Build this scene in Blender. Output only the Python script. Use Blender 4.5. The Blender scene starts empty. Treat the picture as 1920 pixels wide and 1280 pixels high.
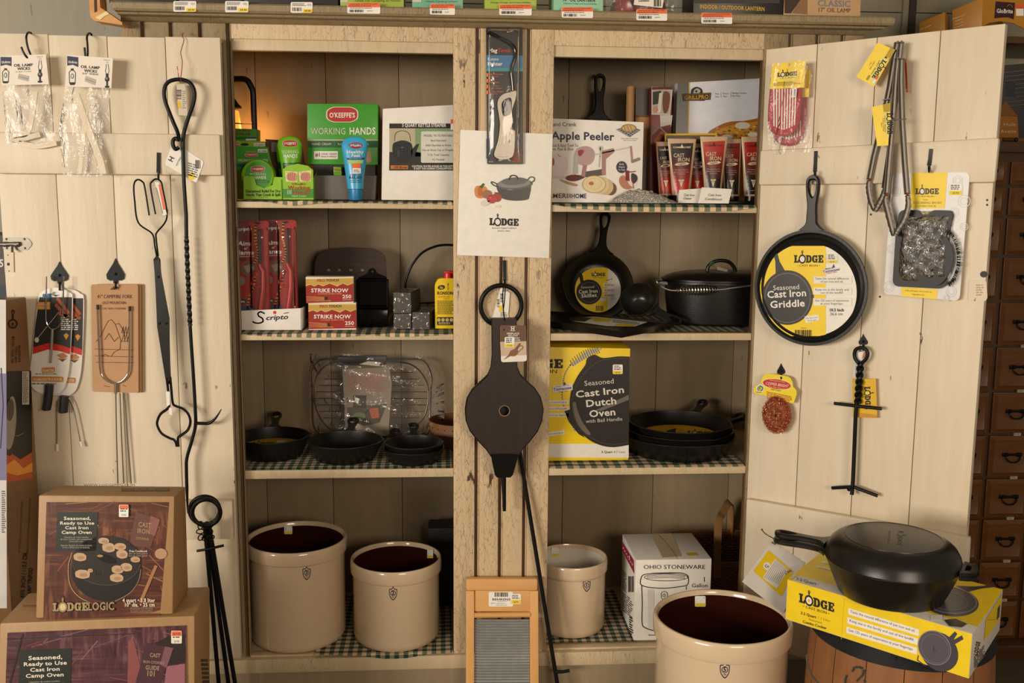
import bpy, bmesh, math, random
from mathutils import Vector as V, Matrix
from mathutils.geometry import tessellate_polygon
random.seed(7)
R_ = math.radians
SC = bpy.context.scene
COL = SC.collection
# ------------------------------------------------------------------ camera
FPX = 1900.0
PIT, YAW, ROL = R_(8.465), R_(4.051), R_(.449)
CAM = V((0, -2.6, 1.4))
FW = V((math.sin(YAW)*math.cos(PIT), math.cos(YAW)*math.cos(PIT), -math.sin(PIT)))
X0 = V((math.cos(YAW), -math.sin(YAW), 0)); U0 = X0.cross(FW)
CX = X0*math.cos(ROL) + U0*math.sin(ROL); CU = -X0*math.sin(ROL) + U0*math.cos(ROL)
cd = bpy.data.cameras.new('camera'); cam = bpy.data.objects.new('camera', cd); COL.objects.link(cam)
cd.sensor_width = 36; cd.lens = FPX/1920*36; cd.clip_start = .05
cam.matrix_world = Matrix(((CX.x, CU.x, -FW.x, CAM.x), (CX.y, CU.y, -FW.y, CAM.y), (CX.z, CU.z, -FW.z, CAM.z), (0, 0, 0, 1)))
SC.camera = cam
def ray(px, py): return FW + CX*((px-960)/FPX) - CU*((py-640)/FPX)
def uy(px, py, Y=0.):                       # photo point on the upright plane y = Y
    d = ray(px, py); return CAM + d*((Y-CAM.y)/d.y)
def uz(px, py, Z):                          # photo point on the level plane z = Z
    d = ray(px, py); return CAM + d*((Z-CAM.z)/d.z)
def proj(p):
    d = V(p)-CAM; z = d.dot(FW); return (960+FPX*d.dot(CX)/z, 640-FPX*d.dot(CU)/z)
class Pl:                                   # a plane in the place; g() puts a photo point on it
    def __init__(s, p, n): s.p = V(p); s.n = V(n).normalized()
    def g(s, px, py, off=0.):
        d = ray(px, py); return CAM + d*((s.p + s.n*off - CAM).dot(s.n)/d.dot(s.n))
    def up(s): return (V((0, 0, 1)) - s.n*s.n.z).normalized()
def YP(Y): return Pl((0, Y, 0), (0, -1, 0))
def VP(p, yaw=0, tilt=0):                   # upright plane through p, turned by yaw, leaning back by tilt
    a, t = R_(yaw), R_(tilt)
    return Pl(p, (math.sin(a)*math.cos(t), -math.cos(a)*math.cos(t), math.sin(t)))
class Cyl:                                  # an upright round surface
    def __init__(s, c, r): s.c = V(c); s.r = r
    def g(s, px, py, off=0.):
        d = ray(px, py); o = CAM - s.c; r = s.r + off
        a = d.x*d.x+d.y*d.y; b = o.x*d.x+o.y*d.y; c = o.x*o.x+o.y*o.y-r*r
        q = max(b*b-a*c, 0); return CAM + d*((-b-math.sqrt(q))/a)
# ------------------------------------------------------------------ materials
def lin(h):
    h = h.lstrip('#'); o = []
    for i in (0, 2, 4):
        c = int(h[i:i+2], 16)/255; o.append(c/12.92 if c <= .04045 else ((c+.055)/1.055)**2.4)
    return (*o, 1)
MATS = {}
def nodes(name):
    m = bpy.data.materials.new(name); m.use_nodes = True; nt = m.node_tree
    return m, nt, nt.nodes['Principled BSDF']
def N(nt, t, **k):
    n = nt.nodes.new(t)
    for a, b in k.items():
        if a in n.inputs: n.inputs[a].default_value = b
        else: setattr(n, a, b)
    return n
def mix(nt, fac, a, b, mode='MIX'):
    n = nt.nodes.new('ShaderNodeMix'); n.data_type = 'RGBA'; n.blend_type = mode
    for s, v in ((0, fac), (6, a), (7, b)):
        if isinstance(v, bpy.types.NodeSocket): nt.links.new(v, n.inputs[s])
        else: n.inputs[s].default_value = v
    return n.outputs[2]
def ramp(nt, src, stops):
    n = nt.nodes.new('ShaderNodeValToRGB'); e = n.color_ramp.elements
    while len(e) < len(stops): e.new(.5)
    for i, (p, c) in enumerate(stops): e[i].position = p; e[i].color = c if len(c) == 4 else (*c, 1)
    nt.links.new(src, n.inputs[0]); return n.outputs[0]
def coord(nt, scale=(1, 1, 1), kind='Object'):
    t = nt.nodes.new('ShaderNodeTexCoord'); m = nt.nodes.new('ShaderNodeMapping'); m.inputs['Scale'].default_value = scale
    nt.links.new(t.outputs[kind], m.inputs[0]); return m.outputs[0]
def noise(nt, vec, scale, detail=3, rough=.55, dist=0):
    n = N(nt, 'ShaderNodeTexNoise', Scale=scale, Detail=detail, Roughness=rough, Distortion=dist); nt.links.new(vec, n.inputs['Vector']); return n.outputs['Fac']
def bump(nt, b, h, strength, dist=.002):
    n = N(nt, 'ShaderNodeBump', Strength=strength, Distance=dist); nt.links.new(h, n.inputs['Height']); nt.links.new(n.outputs[0], b.inputs['Normal'])
def ink(h, rough=.55, metal=0, var=.06, emit=0):      # printed colour, plastic, plain paint
    k = (h, rough, metal, var, emit)
    if k in MATS: return MATS[k]
    m, nt, b = nodes('surface_'+h); c = lin(h)
    f = noise(nt, coord(nt), 45, 2)
    d = tuple(x*(1-var*2) for x in c[:3])+(1,)
    nt.links.new(mix(nt, f, d, tuple(min(1, x*(1+var)) for x in c[:3])+(1,)), b.inputs['Base Color'])
    b.inputs['Roughness'].default_value = rough; b.inputs['Metallic'].default_value = metal
    if emit: b.inputs['Emission Color'].default_value = c; b.inputs['Emission Strength'].default_value = emit
    MATS[k] = m; return m
def m_paint(name, base, dark, chip, chips=.5, crack=.5, grain=.25):    # old brush paint over boards: streaks, cracks, chips
    m, nt, b = nodes(name)
    co = coord(nt, (1, 1, .12)); ob = coord(nt)
    st = noise(nt, co, 55, 4)
    col = mix(nt, st, lin(dark), lin(base))
    if crack:
        w = coord(nt, (1, 1, .22)); wn = N(nt, 'ShaderNodeTexNoise', Scale=40, Detail=3); nt.links.new(w, wn.inputs['Vector'])
        mx = mix(nt, .03, w, wn.outputs['Color'])
        vo = N(nt, 'ShaderNodeTexVoronoi', Scale=125); vo.feature = 'DISTANCE_TO_EDGE'; nt.links.new(mx, vo.inputs['Vector'])
        line = ramp(nt, vo.outputs['Distance'], [(.0, (1, 1, 1)), (.06, (0, 0, 0))])
        msk = ramp(nt, noise(nt, coord(nt, (1, 1, .4)), 5, 3), [(.5-.2*crack, (0, 0, 0)), (.72-.2*crack, (1, 1, 1))])
        mm = N(nt, 'ShaderNodeMath', operation='MULTIPLY'); nt.links.new(line, mm.inputs[0]); nt.links.new(msk, mm.inputs[1])
        m2 = N(nt, 'ShaderNodeMath', operation='MULTIPLY'); nt.links.new(mm.outputs[0], m2.inputs[0]); m2.inputs[1].default_value = .5
        col = mix(nt, m2.outputs[0], col, lin(chip))
    if chips:
        cf = ramp(nt, noise(nt, coord(nt, (1, 1, .3)), 42, 5, .62), [(.70-.07*chips, (0, 0, 0)), (.72-.07*chips, (1, 1, 1))])
        cm = ramp(nt, noise(nt, ob, 6, 2), [(.45, (0, 0, 0)), (.6, (1, 1, 1))])
        mm = N(nt, 'ShaderNodeMath', operation='MULTIPLY'); nt.links.new(cf, mm.inputs[0]); nt.links.new(cm, mm.inputs[1])
        col = mix(nt, mm.outputs[0], col, lin(chip))
    nt.links.new(col, b.inputs['Base Color']); b.inputs['Roughness'].default_value = .5
    bump(nt, b, noise(nt, co, 120, 4), grain, .0015)
    return m
def m_wood(name, a, c, scale=9, stretch=(1, 1, .08), rough=.5, ring=True, g=.2):
    m, nt, b = nodes(name)
    co = coord(nt, stretch)
    f = noise(nt, co, scale*6, 6, .6, .4); f2 = noise(nt, co, scale, 3, .5, 2.)
    col = mix(nt, f2, lin(a), lin(c)); col = mix(nt, ramp(nt, f, [(.35, (0, 0, 0)), (.7, (1, 1, 1))]), mix(nt, .55, col, lin(a)), col)
    nt.links.new(col, b.inputs['Base Color']); b.inputs['Roughness'].default_value = rough
    bump(nt, b, f, g, .001); return m
def m_iron(name, c='#16130f', rough=.45, g=.35, sc=420, spec=.22):
    m, nt, b = nodes(name)
    co = coord(nt); f = noise(nt, co, 9, 4)
    k = lin(c); nt.links.new(mix(nt, f, k, tuple(x*1.7 for x in k[:3])+(1,)), b.inputs['Base Color'])
    b.inputs['Roughness'].default_value = rough; b.inputs['Specular IOR Level'].default_value = spec
    if g: bump(nt, b, noise(nt, co, sc, 2), g, .0006)
    return m
def m_metal(name, c, rough=.25, met=1.):
    m, nt, b = nodes(name)
    f = noise(nt, coord(nt), 60, 3); k = lin(c)
    nt.links.new(mix(nt, f, tuple(x*.75 for x in k[:3])+(1,), k), b.inputs['Base Color'])
    b.inputs['Metallic'].default_value = met; b.inputs['Roughness'].default_value = rough; return m
def m_film(name, tint='#ffffff', haze=.06, wr=.8, sc=60, gl=.35, rough=.08):       # thin clear plastic
    m, nt, b = nodes(name); out = nt.nodes['Material Output']; nt.nodes.remove(b)
    tr = N(nt, 'ShaderNodeBsdfTransparent', Color=lin(tint)); gl_ = N(nt, 'ShaderNodeBsdfGlossy', Roughness=rough)
    df = N(nt, 'ShaderNodeBsdfDiffuse'); df.inputs['Color'].default_value = (.8, .78, .75, 1)
    h = noise(nt, coord(nt, (1, 1, .6)), sc, 3, .5, .6)
    bp = N(nt, 'ShaderNodeBump', Strength=wr, Distance=.01); nt.links.new(h, bp.inputs['Height']); nt.links.new(bp.outputs[0], gl_.inputs['Normal'])
    fr = N(nt, 'ShaderNodeLayerWeight', Blend=gl); nt.links.new(bp.outputs[0], fr.inputs['Normal'])
    a = nt.nodes.new('ShaderNodeMixShader'); a.inputs[0].default_value = haze; nt.links.new(tr.outputs[0], a.inputs[1]); nt.links.new(df.outputs[0], a.inputs[2])
    c = nt.nodes.new('ShaderNodeMixShader'); nt.links.new(fr.outputs['Fresnel'], c.inputs[0]); nt.links.new(a.outputs[0], c.inputs[1]); nt.links.new(gl_.outputs[0], c.inputs[2])
    nt.links.new(c.outputs[0], out.inputs[0]); return m
def m_straw(name, a, b, c, ang=.5, sc=90):        # printed picture of coarse straw
    m, nt, bs = nodes(name); co = coord(nt, (1, 1, .07)); co.node.inputs['Rotation'].default_value = (0, ang, 0)
    co2 = coord(nt, (.07, 1, 1)); co2.node.inputs['Rotation'].default_value = (0, ang*.6, 0)
    f = noise(nt, co, sc, 4, .6, .6); g = noise(nt, co2, sc, 4, .6, .6); sel = noise(nt, coord(nt), 9, 2)
    col = mix(nt, ramp(nt, sel, [(.42, (0, 0, 0)), (.58, (1, 1, 1))]), ramp(nt, f, [(.3, lin(a)), (.52, lin(b)), (.72, lin(c))]), ramp(nt, g, [(.3, lin(a)), (.55, lin(b)), (.75, lin(c))]))
    nt.links.new(col, bs.inputs['Base Color']); bs.inputs['Roughness'].default_value = .32; return m
def m_gingham(name):
    m, nt, b = nodes(name)
    uv = nt.nodes.new('ShaderNodeUVMap'); sp = nt.nodes.new('ShaderNodeSeparateXYZ'); nt.links.new(uv.outputs[0], sp.inputs[0])
    s = []
    for i in (0, 1):
        a = N(nt, 'ShaderNodeMath', operation='FRACT'); nt.links.new(sp.outputs[i], a.inputs[0])
        c = N(nt, 'ShaderNodeMath', operation='GREATER_THAN'); nt.links.new(a.outputs[0], c.inputs[0]); c.inputs[1].default_value = .5; s.append(c.outputs[0])
    ad = N(nt, 'ShaderNodeMath', operation='ADD'); nt.links.new(s[0], ad.inputs[0]); nt.links.new(s[1], ad.inputs[1])
    dv = N(nt, 'ShaderNodeMath', operation='MULTIPLY'); nt.links.new(ad.outputs[0], dv.inputs[0]); dv.inputs[1].default_value = .5
    col = ramp(nt, dv.outputs[0], [(0, lin('#e8c8a4')), (.3, lin('#7d8068')), (.75, lin('#1f3a2c'))]); col.node.color_ramp.interpolation = 'CONSTANT'
    f = noise(nt, coord(nt), 900, 1)
    nt.links.new(mix(nt, .25, col, mix(nt, f, (0, 0, 0, 1), col)), b.inputs['Base Color']); b.inputs['Roughness'].default_value = .9
    bump(nt, b, f, .2, .001); return m
# ------------------------------------------------------------------ glyphs of the built-in font, as flat outlines
GL = {}
def make_glyphs():
    chars = [chr(c) for c in range(33, 127)]+['½', '¼', '•', 'À', 'Ô', 'à', 'é', 'ô', 'ñ', '—', '®', '¾']
    tmp = []
    for wt, off in (('n', 0), ('b', .022)):
        for ch in ['I', 'I I']+chars:
            for s in ((ch,) if ch in ('I', 'I I') and (wt, ch) not in GL else (ch,)):
                c = bpy.data.curves.new('t', 'FONT'); c.body = s; c.offset = off; c.resolution_u = 2
                o = bpy.data.objects.new('t', c); COL.objects.link(o)
                c2 = bpy.data.curves.new('t', 'FONT'); c2.body = s+'I'; c2.resolution_u = 1
                o2 = bpy.data.objects.new('t', c2); COL.objects.link(o2); tmp.append((wt, s, o, o2))
    dg = bpy.context.evaluated_depsgraph_get(); dg.update()
    Iw = None
    for wt, s, o, o2 in tmp:
        me = o.evaluated_get(dg).to_mesh(); vs = [(v.co.x, v.co.y) for v in me.vertices]; fs = [tuple(p.vertices) for p in me.polygons]; o.evaluated_get(dg).to_mesh_clear()
        m2 = o2.evaluated_get(dg).to_mesh(); mx = max([v.co.x for v in m2.vertices] or [0]); o2.evaluated_get(dg).to_mesh_clear()
        if Iw is None: Iw = max(v[0] for v in vs)
        GL[wt, s] = (vs, fs, mx-Iw)
    for w in 'nb': GL[w, ' '] = ([], [], GL[w, 'I I'][2]-2*GL[w, 'I'][2])
    for wt, s, o, o2 in tmp:
        for q in (o, o2):
            d = q.data; bpy.data.objects.remove(q); bpy.data.curves.remove(d)
make_glyphs()
CAPH = max(v[1] for v in GL['n', 'I'][0])
def txt(s, bold=False):
    x = 0; vs = []; fs = []
    for ch in s:
        g = GL.get(('b' if bold else 'n', ch)) or GL['n', 'x']
        b = len(vs); vs += [((v[0]+x)/CAPH, v[1]/CAPH) for v in g[0]]; fs += [tuple(i+b for i in f) for f in g[1]]; x += g[2]*(1.04 if bold else 1)
    return vs, fs, x/CAPH
# ------------------------------------------------------------------ mesh builder (everything authored in place, metres)
class MB:
    def __init__(s): s.v = []; s.f = []; s.mi = []; s.ms = []; s.uv = {}
    def m(s, mat):
        if mat not in s.ms: s.ms.append(mat)
        return s.ms.index(mat)
    def add(s, vs, fs, mat):
        b = len(s.v); s.v += [V(p) for p in vs]; i = s.m(mat)
        for f in fs: s.f.append(tuple(k+b for k in f)); s.mi.append(i)
        return b
    def join(s, bm, mat, M=None):
        bm.verts.index_update(); s.add([(M @ v.co if M else v.co.copy()) for v in bm.verts], [[v.index for v in f.verts] for f in bm.faces], mat); bm.free()
    def box(s, a, b, mat, bev=0, M=None):                         # between two opposite corners
        a, b = V(a), V(b); c = (a+b)/2; d = b-a
        bm = bmesh.new(); bmesh.ops.create_cube(bm, size=1)
        for v in bm.verts: v.co = V((v.co.x*abs(d.x), v.co.y*abs(d.y), v.co.z*abs(d.z)))+c
        if bev: bmesh.ops.bevel(bm, geom=bm.edges[:], offset=bev, segments=2, profile=.6, affect='EDGES')
        s.join(bm, mat, M)
    def hexa(s, q, d, mat, bev=0):                                # quad q (4 points) pushed by vector d (or 4 vectors)
        q = [V(p) for p in q]; dd = [V(d)]*4 if isinstance(d[0], (int, float)) else d
        P = q+[p+e for p, e in zip(q, dd)]
        bm = bmesh.new(); vv = [bm.verts.new(p) for p in P]
        for f in ((0, 1, 2, 3), (7, 6, 5, 4), (0, 4, 5, 1), (1, 5, 6, 2), (2, 6, 7, 3), (3, 7, 4, 0)): bm.faces.new([vv[i] for i in f])
        bmesh.ops.recalc_face_normals(bm, faces=bm.faces[:])
        if bev: bmesh.ops.bevel(bm, geom=bm.edges[:], offset=bev, segments=2, profile=.6, affect='EDGES')
        s.join(bm, mat)
    def sheet(s, pts, mat, holes=()):                             # flat polygon, may be concave, may have holes
        loops = [[V(p) for p in pts]]+[[V(p) for p in h] for h in holes]
        tris = tessellate_polygon(loops); fl = [p for l in loops for p in l]
        s.add(fl, [t for t in tris], mat)
    def prism(s, pts, d, mat, holes=(), mat2=None):               # outline pushed by d
        loops = [[V(p) for p in pts]]+[[V(p) for p in h] for h in holes]; d = V(d)
        tris = tessellate_polygon(loops); fl = [p for l in loops for p in l]
        s.add(fl, tris, mat); s.add([p+d for p in fl], [t[::-1] for t in tris], mat2 or mat)
        for l in loops:
            n = len(l); s.add(l+[p+d for p in l], [(i, (i+1) % n, n+(i+1) % n, n+i) for i in range(n)], mat2 or mat)
    def tube(s, pts, r, mat, n=10, closed=False, twist=None, flat=1., ref=None):
        pts = [V(p) for p in pts]; k = len(pts); rr = r if isinstance(r, (list, tuple)) else [r]*k
        T = []
        for i in range(k):
            a = pts[(i-1) % k] if closed or i else pts[0]; b = pts[(i+1) % k] if closed or i < k-1 else pts[-1]
            t = (b-a); T.append(t.normalized() if t.length > 1e-9 else V((0, 0, 1)))
        u = V(ref) if ref else T[0].orthogonal(); vs = []
        for i in range(k):
            u = (u-T[i]*u.dot(T[i])); u = u.normalized() if u.length > 1e-6 else T[i].orthogonal().normalized()
            w = T[i].cross(u); tw = twist[i] if twist else 0
            for j in range(n):
                a = 2*math.pi*j/n+tw+(math.pi/4 if n == 4 else 0); vs.append(pts[i]+(u*math.cos(a)+w*math.sin(a)*flat)*rr[i]*(1.41 if n == 4 else 1))
        fs = []
        for i in range(k if closed else k-1):
            for j in range(n): fs.append((i*n+j, i*n+(j+1) % n, ((i+1) % k)*n+(j+1) % n, ((i+1) % k)*n+j))
        if not closed: fs += [tuple(range(n))[::-1], tuple((k-1)*n+j for j in range(n))]
        s.add(vs, fs, mat)
    def lathe(s, c, prof, mat, n=56, M=None, sx=1., sy=1., cap=False, arc=None):     # profile (radius, height) about the z axis at c
        c = V(c); vs = []; k = len(prof); M = M or Matrix.Identity(3)
        for r, z in prof:
            for j in range(n):
                a = 2*math.pi*j/n if not arc else arc[0]+(arc[1]-arc[0])*j/(n-1)
                vs.append(c + M @ V((r*math.cos(a)*sx, r*math.sin(a)*sy, z)))
        fs = [(i*n+j, i*n+(j+1) % n, (i+1)*n+(j+1) % n, (i+1)*n+j) for i in range(k-1) for j in range(n if not arc else n-1)]
        if cap: fs += [tuple(range(n))[::-1], tuple((k-1)*n+j for j in range(n))]
        s.add(vs, fs, mat)
    def ball(s, c, r, mat, sc=(1, 1, 1), M=None, seg=16):
        bm = bmesh.new(); bmesh.ops.create_uvsphere(bm, u_segments=seg, v_segments=max(6, seg*2//3), radius=r)
        for v in bm.verts: v.co = V((v.co.x*sc[0], v.co.y*sc[1], v.co.z*sc[2]))
        if M:
            for v in bm.verts: v.co = M @ v.co
        for v in bm.verts: v.co += V(c)
        s.join(bm, mat)
    def grid(s, fn, nu, nv, mat, uvfn=None):
        b = len(s.v); vs = [fn(i/nu, j/nv) for j in range(nv+1) for i in range(nu+1)]
        fs = [(j*(nu+1)+i, j*(nu+1)+i+1, (j+1)*(nu+1)+i+1, (j+1)*(nu+1)+i) for j in range(nv) for i in range(nu)]
        s.add(vs, fs, mat)
        if uvfn:
            for j in range(nv+1):
                for i in range(nu+1): s.uv[b+j*(nu+1)+i] = uvfn(i/nu, j/nv)
def rot(ax, ang): return Matrix.Rotation(ang, 3, ax)
def catmull(P, n=6, closed=False):
    P = [V(p) for p in P]; k = len(P); out = []
    for i in range(k if closed else k-1):
        a = P[(i-1) % k] if closed or i else P[0]; b = P[i]; c = P[(i+1) % k]; d = P[(i+2) % k] if closed or i < k-2 else P[-1]
        for j in range(n):
            t = j/n; out.append(((2*b)+(c-a)*t+(2*a-5*b+4*c-d)*(t*t)+(3*b-a-3*c+d)*(t**3))*.5)
    if not closed: out.append(P[-1])
    return out
def cat2(P, n=6, closed=False): return [(p.x, p.y) for p in catmull([(a, b, 0) for a, b in P], n, closed)]
def bez(a, r, n=5):
    """round the corners of the 2-D outline a by r"""
    out = []; k = len(a); rr = r if isinstance(r, (list, tuple)) else [r]*k
    for i in range(k):
        p, q, w = V(a[i-1]), V(a[i]), V(a[(i+1) % k]); r1 = rr[i]
        if not r1: out.append((q.x, q.y)); continue
        d1 = (p-q); d2 = (w-q); e1 = q+d1.normalized()*min(r1, d1.length/2); e2 = q+d2.normalized()*min(r1, d2.length/2)
        for j in range(n+1):
            t = j/n; z = e1*(1-t)**2+q*2*t*(1-t)+e2*t*t; out.append((z.x, z.y))
    return out
def clip(P, a, b, c):                       # the part of outline P where a*x + b*y <= c
    out = []; n = len(P)
    for i in range(n):
        p, q = P[i], P[(i+1) % n]; dp, dq = a*p[0]+b*p[1]-c, a*q[0]+b*q[1]-c
        if dp <= 0: out.append(p)
        if dp*dq < 0: t = dp/(dp-dq); out.append((p[0]+(q[0]-p[0])*t, p[1]+(q[1]-p[1])*t))
    return out
def ell(cx, cy, rx, ry=None, n=40, a0=0, a1=360, rot_=0):
    ry = rx if ry is None else ry; o = []; full = abs(a1-a0) >= 360
    for j in range(n if full else n+1):
        a = R_(a0+(a1-a0)*j/n); x, y = rx*math.cos(a), ry*math.sin(a); c, s = math.cos(R_(rot_)), math.sin(R_(rot_))
        o.append((cx+x*c-y*s, cy+x*s+y*c))
    return o
from mathutils.bvhtree import BVHTree
class Skin:                                 # the visible skin of a finished shape
    def __init__(s, mb): s.t = BVHTree.FromPolygons([tuple(v) for v in mb.v], mb.f)
    def g(s, px, py, off=0.):
        d = ray(px, py).normalized(); h = s.t.ray_cast(CAM, d)
        if h[0] is None: h = s.t.find_nearest(CAM+d*(s.t.find_nearest(CAM)[0]-CAM).length); return h[0]
        n = h[1] if h[1].dot(d) < 0 else -h[1]
        return h[0]+n*(off*1.6)
# ------------------------------------------------------------------ objects
def _mesh(name, mb, org):
    me = bpy.data.meshes.new(name); org = V(org)
    me.from_pydata([v-org for v in mb.v], [], mb.f)
    for m in mb.ms: me.materials.append(m)
    me.polygons.foreach_set('material_index', mb.mi)
    me.polygons.foreach_set('use_smooth', [True]*len(mb.f))
    if mb.uv:
        l = me.uv_layers.new(name='weave')
        for lp in me.loops: l.data[lp.index].uv = mb.uv.get(lp.vertex_index, (0, 0))
    me.update(); me.set_sharp_from_angle(angle=R_(38)); return me
def thing(name, label, cat, loc, group=None):
    o = bpy.data.objects.new(name, None); o.empty_display_size = .02; COL.objects.link(o); o.location = loc
    o['label'] = label; o['category'] = cat
    if group: o['group'] = group
    return o
def worg(p):
    o = V((0, 0, 0))
    while p is not None: o += V(p.location); p = p.parent
    return o
def part(name, mb, parent, label=None, org=None, kind=None):
    if org is None:
        lo = [min(v[i] for v in mb.v) for i in range(3)]; hi = [max(v[i] for v in mb.v) for i in range(3)]; org = [(a+b)/2 for a, b in zip(lo, hi)]
    o = bpy.data.objects.new(name, _mesh(name, mb, org)); COL.objects.link(o); o.parent = parent; o.location = V(org)-worg(parent)
    if label: o['label'] = label
    if kind: o['kind'] = kind
    return o
def solo(name, label, cat, mb, group=None):
    lo = [min(v[i] for v in mb.v) for i in range(3)]; hi = [max(v[i] for v in mb.v) for i in range(3)]
    org = ((lo[0]+hi[0])/2, (lo[1]+hi[1])/2, lo[2])
    o = bpy.data.objects.new(name, _mesh(name, mb, org)); COL.objects.link(o); o.location = org
    o['label'] = label; o['category'] = cat
    if group: o['group'] = group
    return o
def struct(name, mb):
    o = bpy.data.objects.new(name, _mesh(name, mb, (0, 0, 0))); COL.objects.link(o); o['kind'] = 'structure'; return o
# ------------------------------------------------------------------ print: flat inks lying on a surface, given in photo points of a crop
EPS = .00035
LG = {'L': ([(0, 0), (.78, 0), (.78, .4), (.62, .4), (.58, .2), (.4, .2), (.4, .82), (.5, .82), (.5, 1), (0, 1), (0, .82), (.1, .82), (.1, .18), (0, .18)], [], .84),
      'D': ([(0, 0), (.5, 0), (.75, .08), (.88, .3), (.88, .7), (.75, .92), (.5, 1), (0, 1), (0, .82), (.1, .82), (.1, .18), (0, .18)], [[(.38, .2), (.38, .8), (.5, .8), (.58, .65), (.58, .35), (.5, .2)]], .94),
      'G': ([(.45, 0), (.6, .05), (.66, .1), (.7, 0), (.84, 0), (.84, .4), (.9, .4), (.9, .55), (.5, .55), (.5, .4), (.56, .4), (.56, .26), (.45, .18), (.36, .25), (.32, .5), (.36, .75), (.47, .82), (.58, .7), (.6, .64), (.84, .64), (.84, 1), (.7, 1), (.66, .92), (.6, .97), (.45, 1), (.2, .94), (.05, .75), (0, .5), (.05, .25), (.2, .06)], [], .97),
      'E': ([(0, 0), (.8, 0), (.8, .36), (.66, .36), (.6, .18), (.4, .18), (.4, .42), (.48, .42), (.5, .32), (.62, .32), (.62, .68), (.5, .68), (.48, .58), (.4, .58), (.4, .82), (.6, .82), (.66, .64), (.8, .64), (.8, 1), (0, 1), (0, .82), (.1, .82), (.1, .18), (0, .18)], [], .86)}
class Art:
    def __init__(s, mb, surf, crop=(0, 0, 1)): s.mb = mb; s.sf = surf; s.c = crop
    def g(s, x, y, l): return s.sf.g(s.c[0]+x/s.c[2], s.c[1]+y/s.c[2], l*EPS)
    def poly(s, pts, mat, l=1, holes=()): s.mb.sheet([s.g(x, y, l) for x, y in pts], mat, [[s.g(x, y, l) for x, y in h] for h in holes]); return s
    def rect(s, x0, y0, x1, y1, mat, l=1, r=0):
        p = [(x0, y0), (x1, y0), (x1, y1), (x0, y1)]; return s.poly(bez(p, r) if r else p, mat, l)
    def ell(s, cx, cy, rx, ry, mat, l=1, **k): return s.poly(ell(cx, cy, rx, ry, **k), mat, l)
    def ring(s, cx, cy, rx, ry, w, mat, l=1, **k): return s.poly(ell(cx, cy, rx, ry, **k), mat, l, [ell(cx, cy, rx-w, ry-w, **k)])
    def line(s, pts, w, mat, l=2, closed=False):
        n = len(pts); k = n if closed else n-1
        for i in range(k):
            a, b = V(pts[i]), V(pts[(i+1) % n]); d = b-a
            if d.length < 1e-6: continue
            d.normalize(); p = V((-d.y, d.x))*w/2; e = d*w*.3; a, b = a-e, b+e
            s.mb.add([s.g(*q, l) for q in (a-p, b-p, b+p, a+p)], [(0, 1, 2, 3)], mat)
        return s
    def T(s, t, x, y, h, mat, w=None, al='c', bold=False, rot_=0, l=2, slant=0, skew=0):   # baseline (x, y), cap height h, fitted to width w
        vs, fs, W = txt(t, bold); k = (w/W if w else h); ky = min(max(h, k*.7), k*1.3); x0 = {'c': -.5, 'l': 0, 'r': -1}[al]*W*k
        c, sn = math.cos(R_(rot_)), math.sin(R_(rot_)); o = []
        for a, b in vs:
            u, v = a*k+x0+b*ky*slant, -b*ky+(a*k+x0)*skew; o.append(s.g(x+u*c-v*sn, y+u*sn+v*c, l))
        if fs: s.mb.add(o, fs, mat)
        return s
    def patch(s, q, mat, l=1, nu=8, nv=8):            # a filled four-cornered patch that follows a curved surface
        def f(u, v): return (q[0][0]*(1-u)*(1-v)+q[1][0]*u*(1-v)+q[2][0]*u*v+q[3][0]*(1-u)*v, q[0][1]*(1-u)*(1-v)+q[1][1]*u*(1-v)+q[2][1]*u*v+q[3][1]*(1-u)*v)
        s.mb.grid(lambda u, v: s.g(*f(u, v), l), nu, nv, mat); return s
    def bars(s, x0, y0, x1, y1, mat, n=22, l=2, seed=1, vert=False):                      # barcode
        rn = random.Random(seed); x = 0; tot = []
        while len(tot) < n*2: tot.append(rn.choice((1, 1, 2, 3)))
        S = sum(tot); p = 0
        for i, t in enumerate(tot):
            if i % 2 == 0:
                if vert: a, b = y0+(y1-y0)*p/S, y0+(y1-y0)*(p+t)/S; s.rect(x0, a, x1, b, mat, l)
                else: a, b = x0+(x1-x0)*p/S, x0+(x1-x0)*(p+t)/S; s.rect(a, y0, b, y1, mat, l)
            p += t
        return s
    def greek(s, x0, y0, x1, y1, rows, mat, l=2, seed=3, al='l', fill=.55, skew=0):        # print too small to read: rows of short dashes
        rn = random.Random(seed); rh = (y1-y0)/rows
        for r in range(rows):
            W = (x1-x0)*rn.uniform(.75, 1); x = x0 if al == 'l' else (x0+x1-W)/2; end = x+W; y = y0+rh*r
            while x < end-rh*.4:
                w = min(rn.uniform(.8, 2.6)*rh, end-x); sk = lambda q: (q-x0)*skew
                s.poly([(x, y+sk(x)), (x+w, y+sk(x+w)), (x+w, y+rh*fill+sk(x+w)), (x, y+rh*fill+sk(x))], mat, l); x += w+rh*.35
        return s
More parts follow.
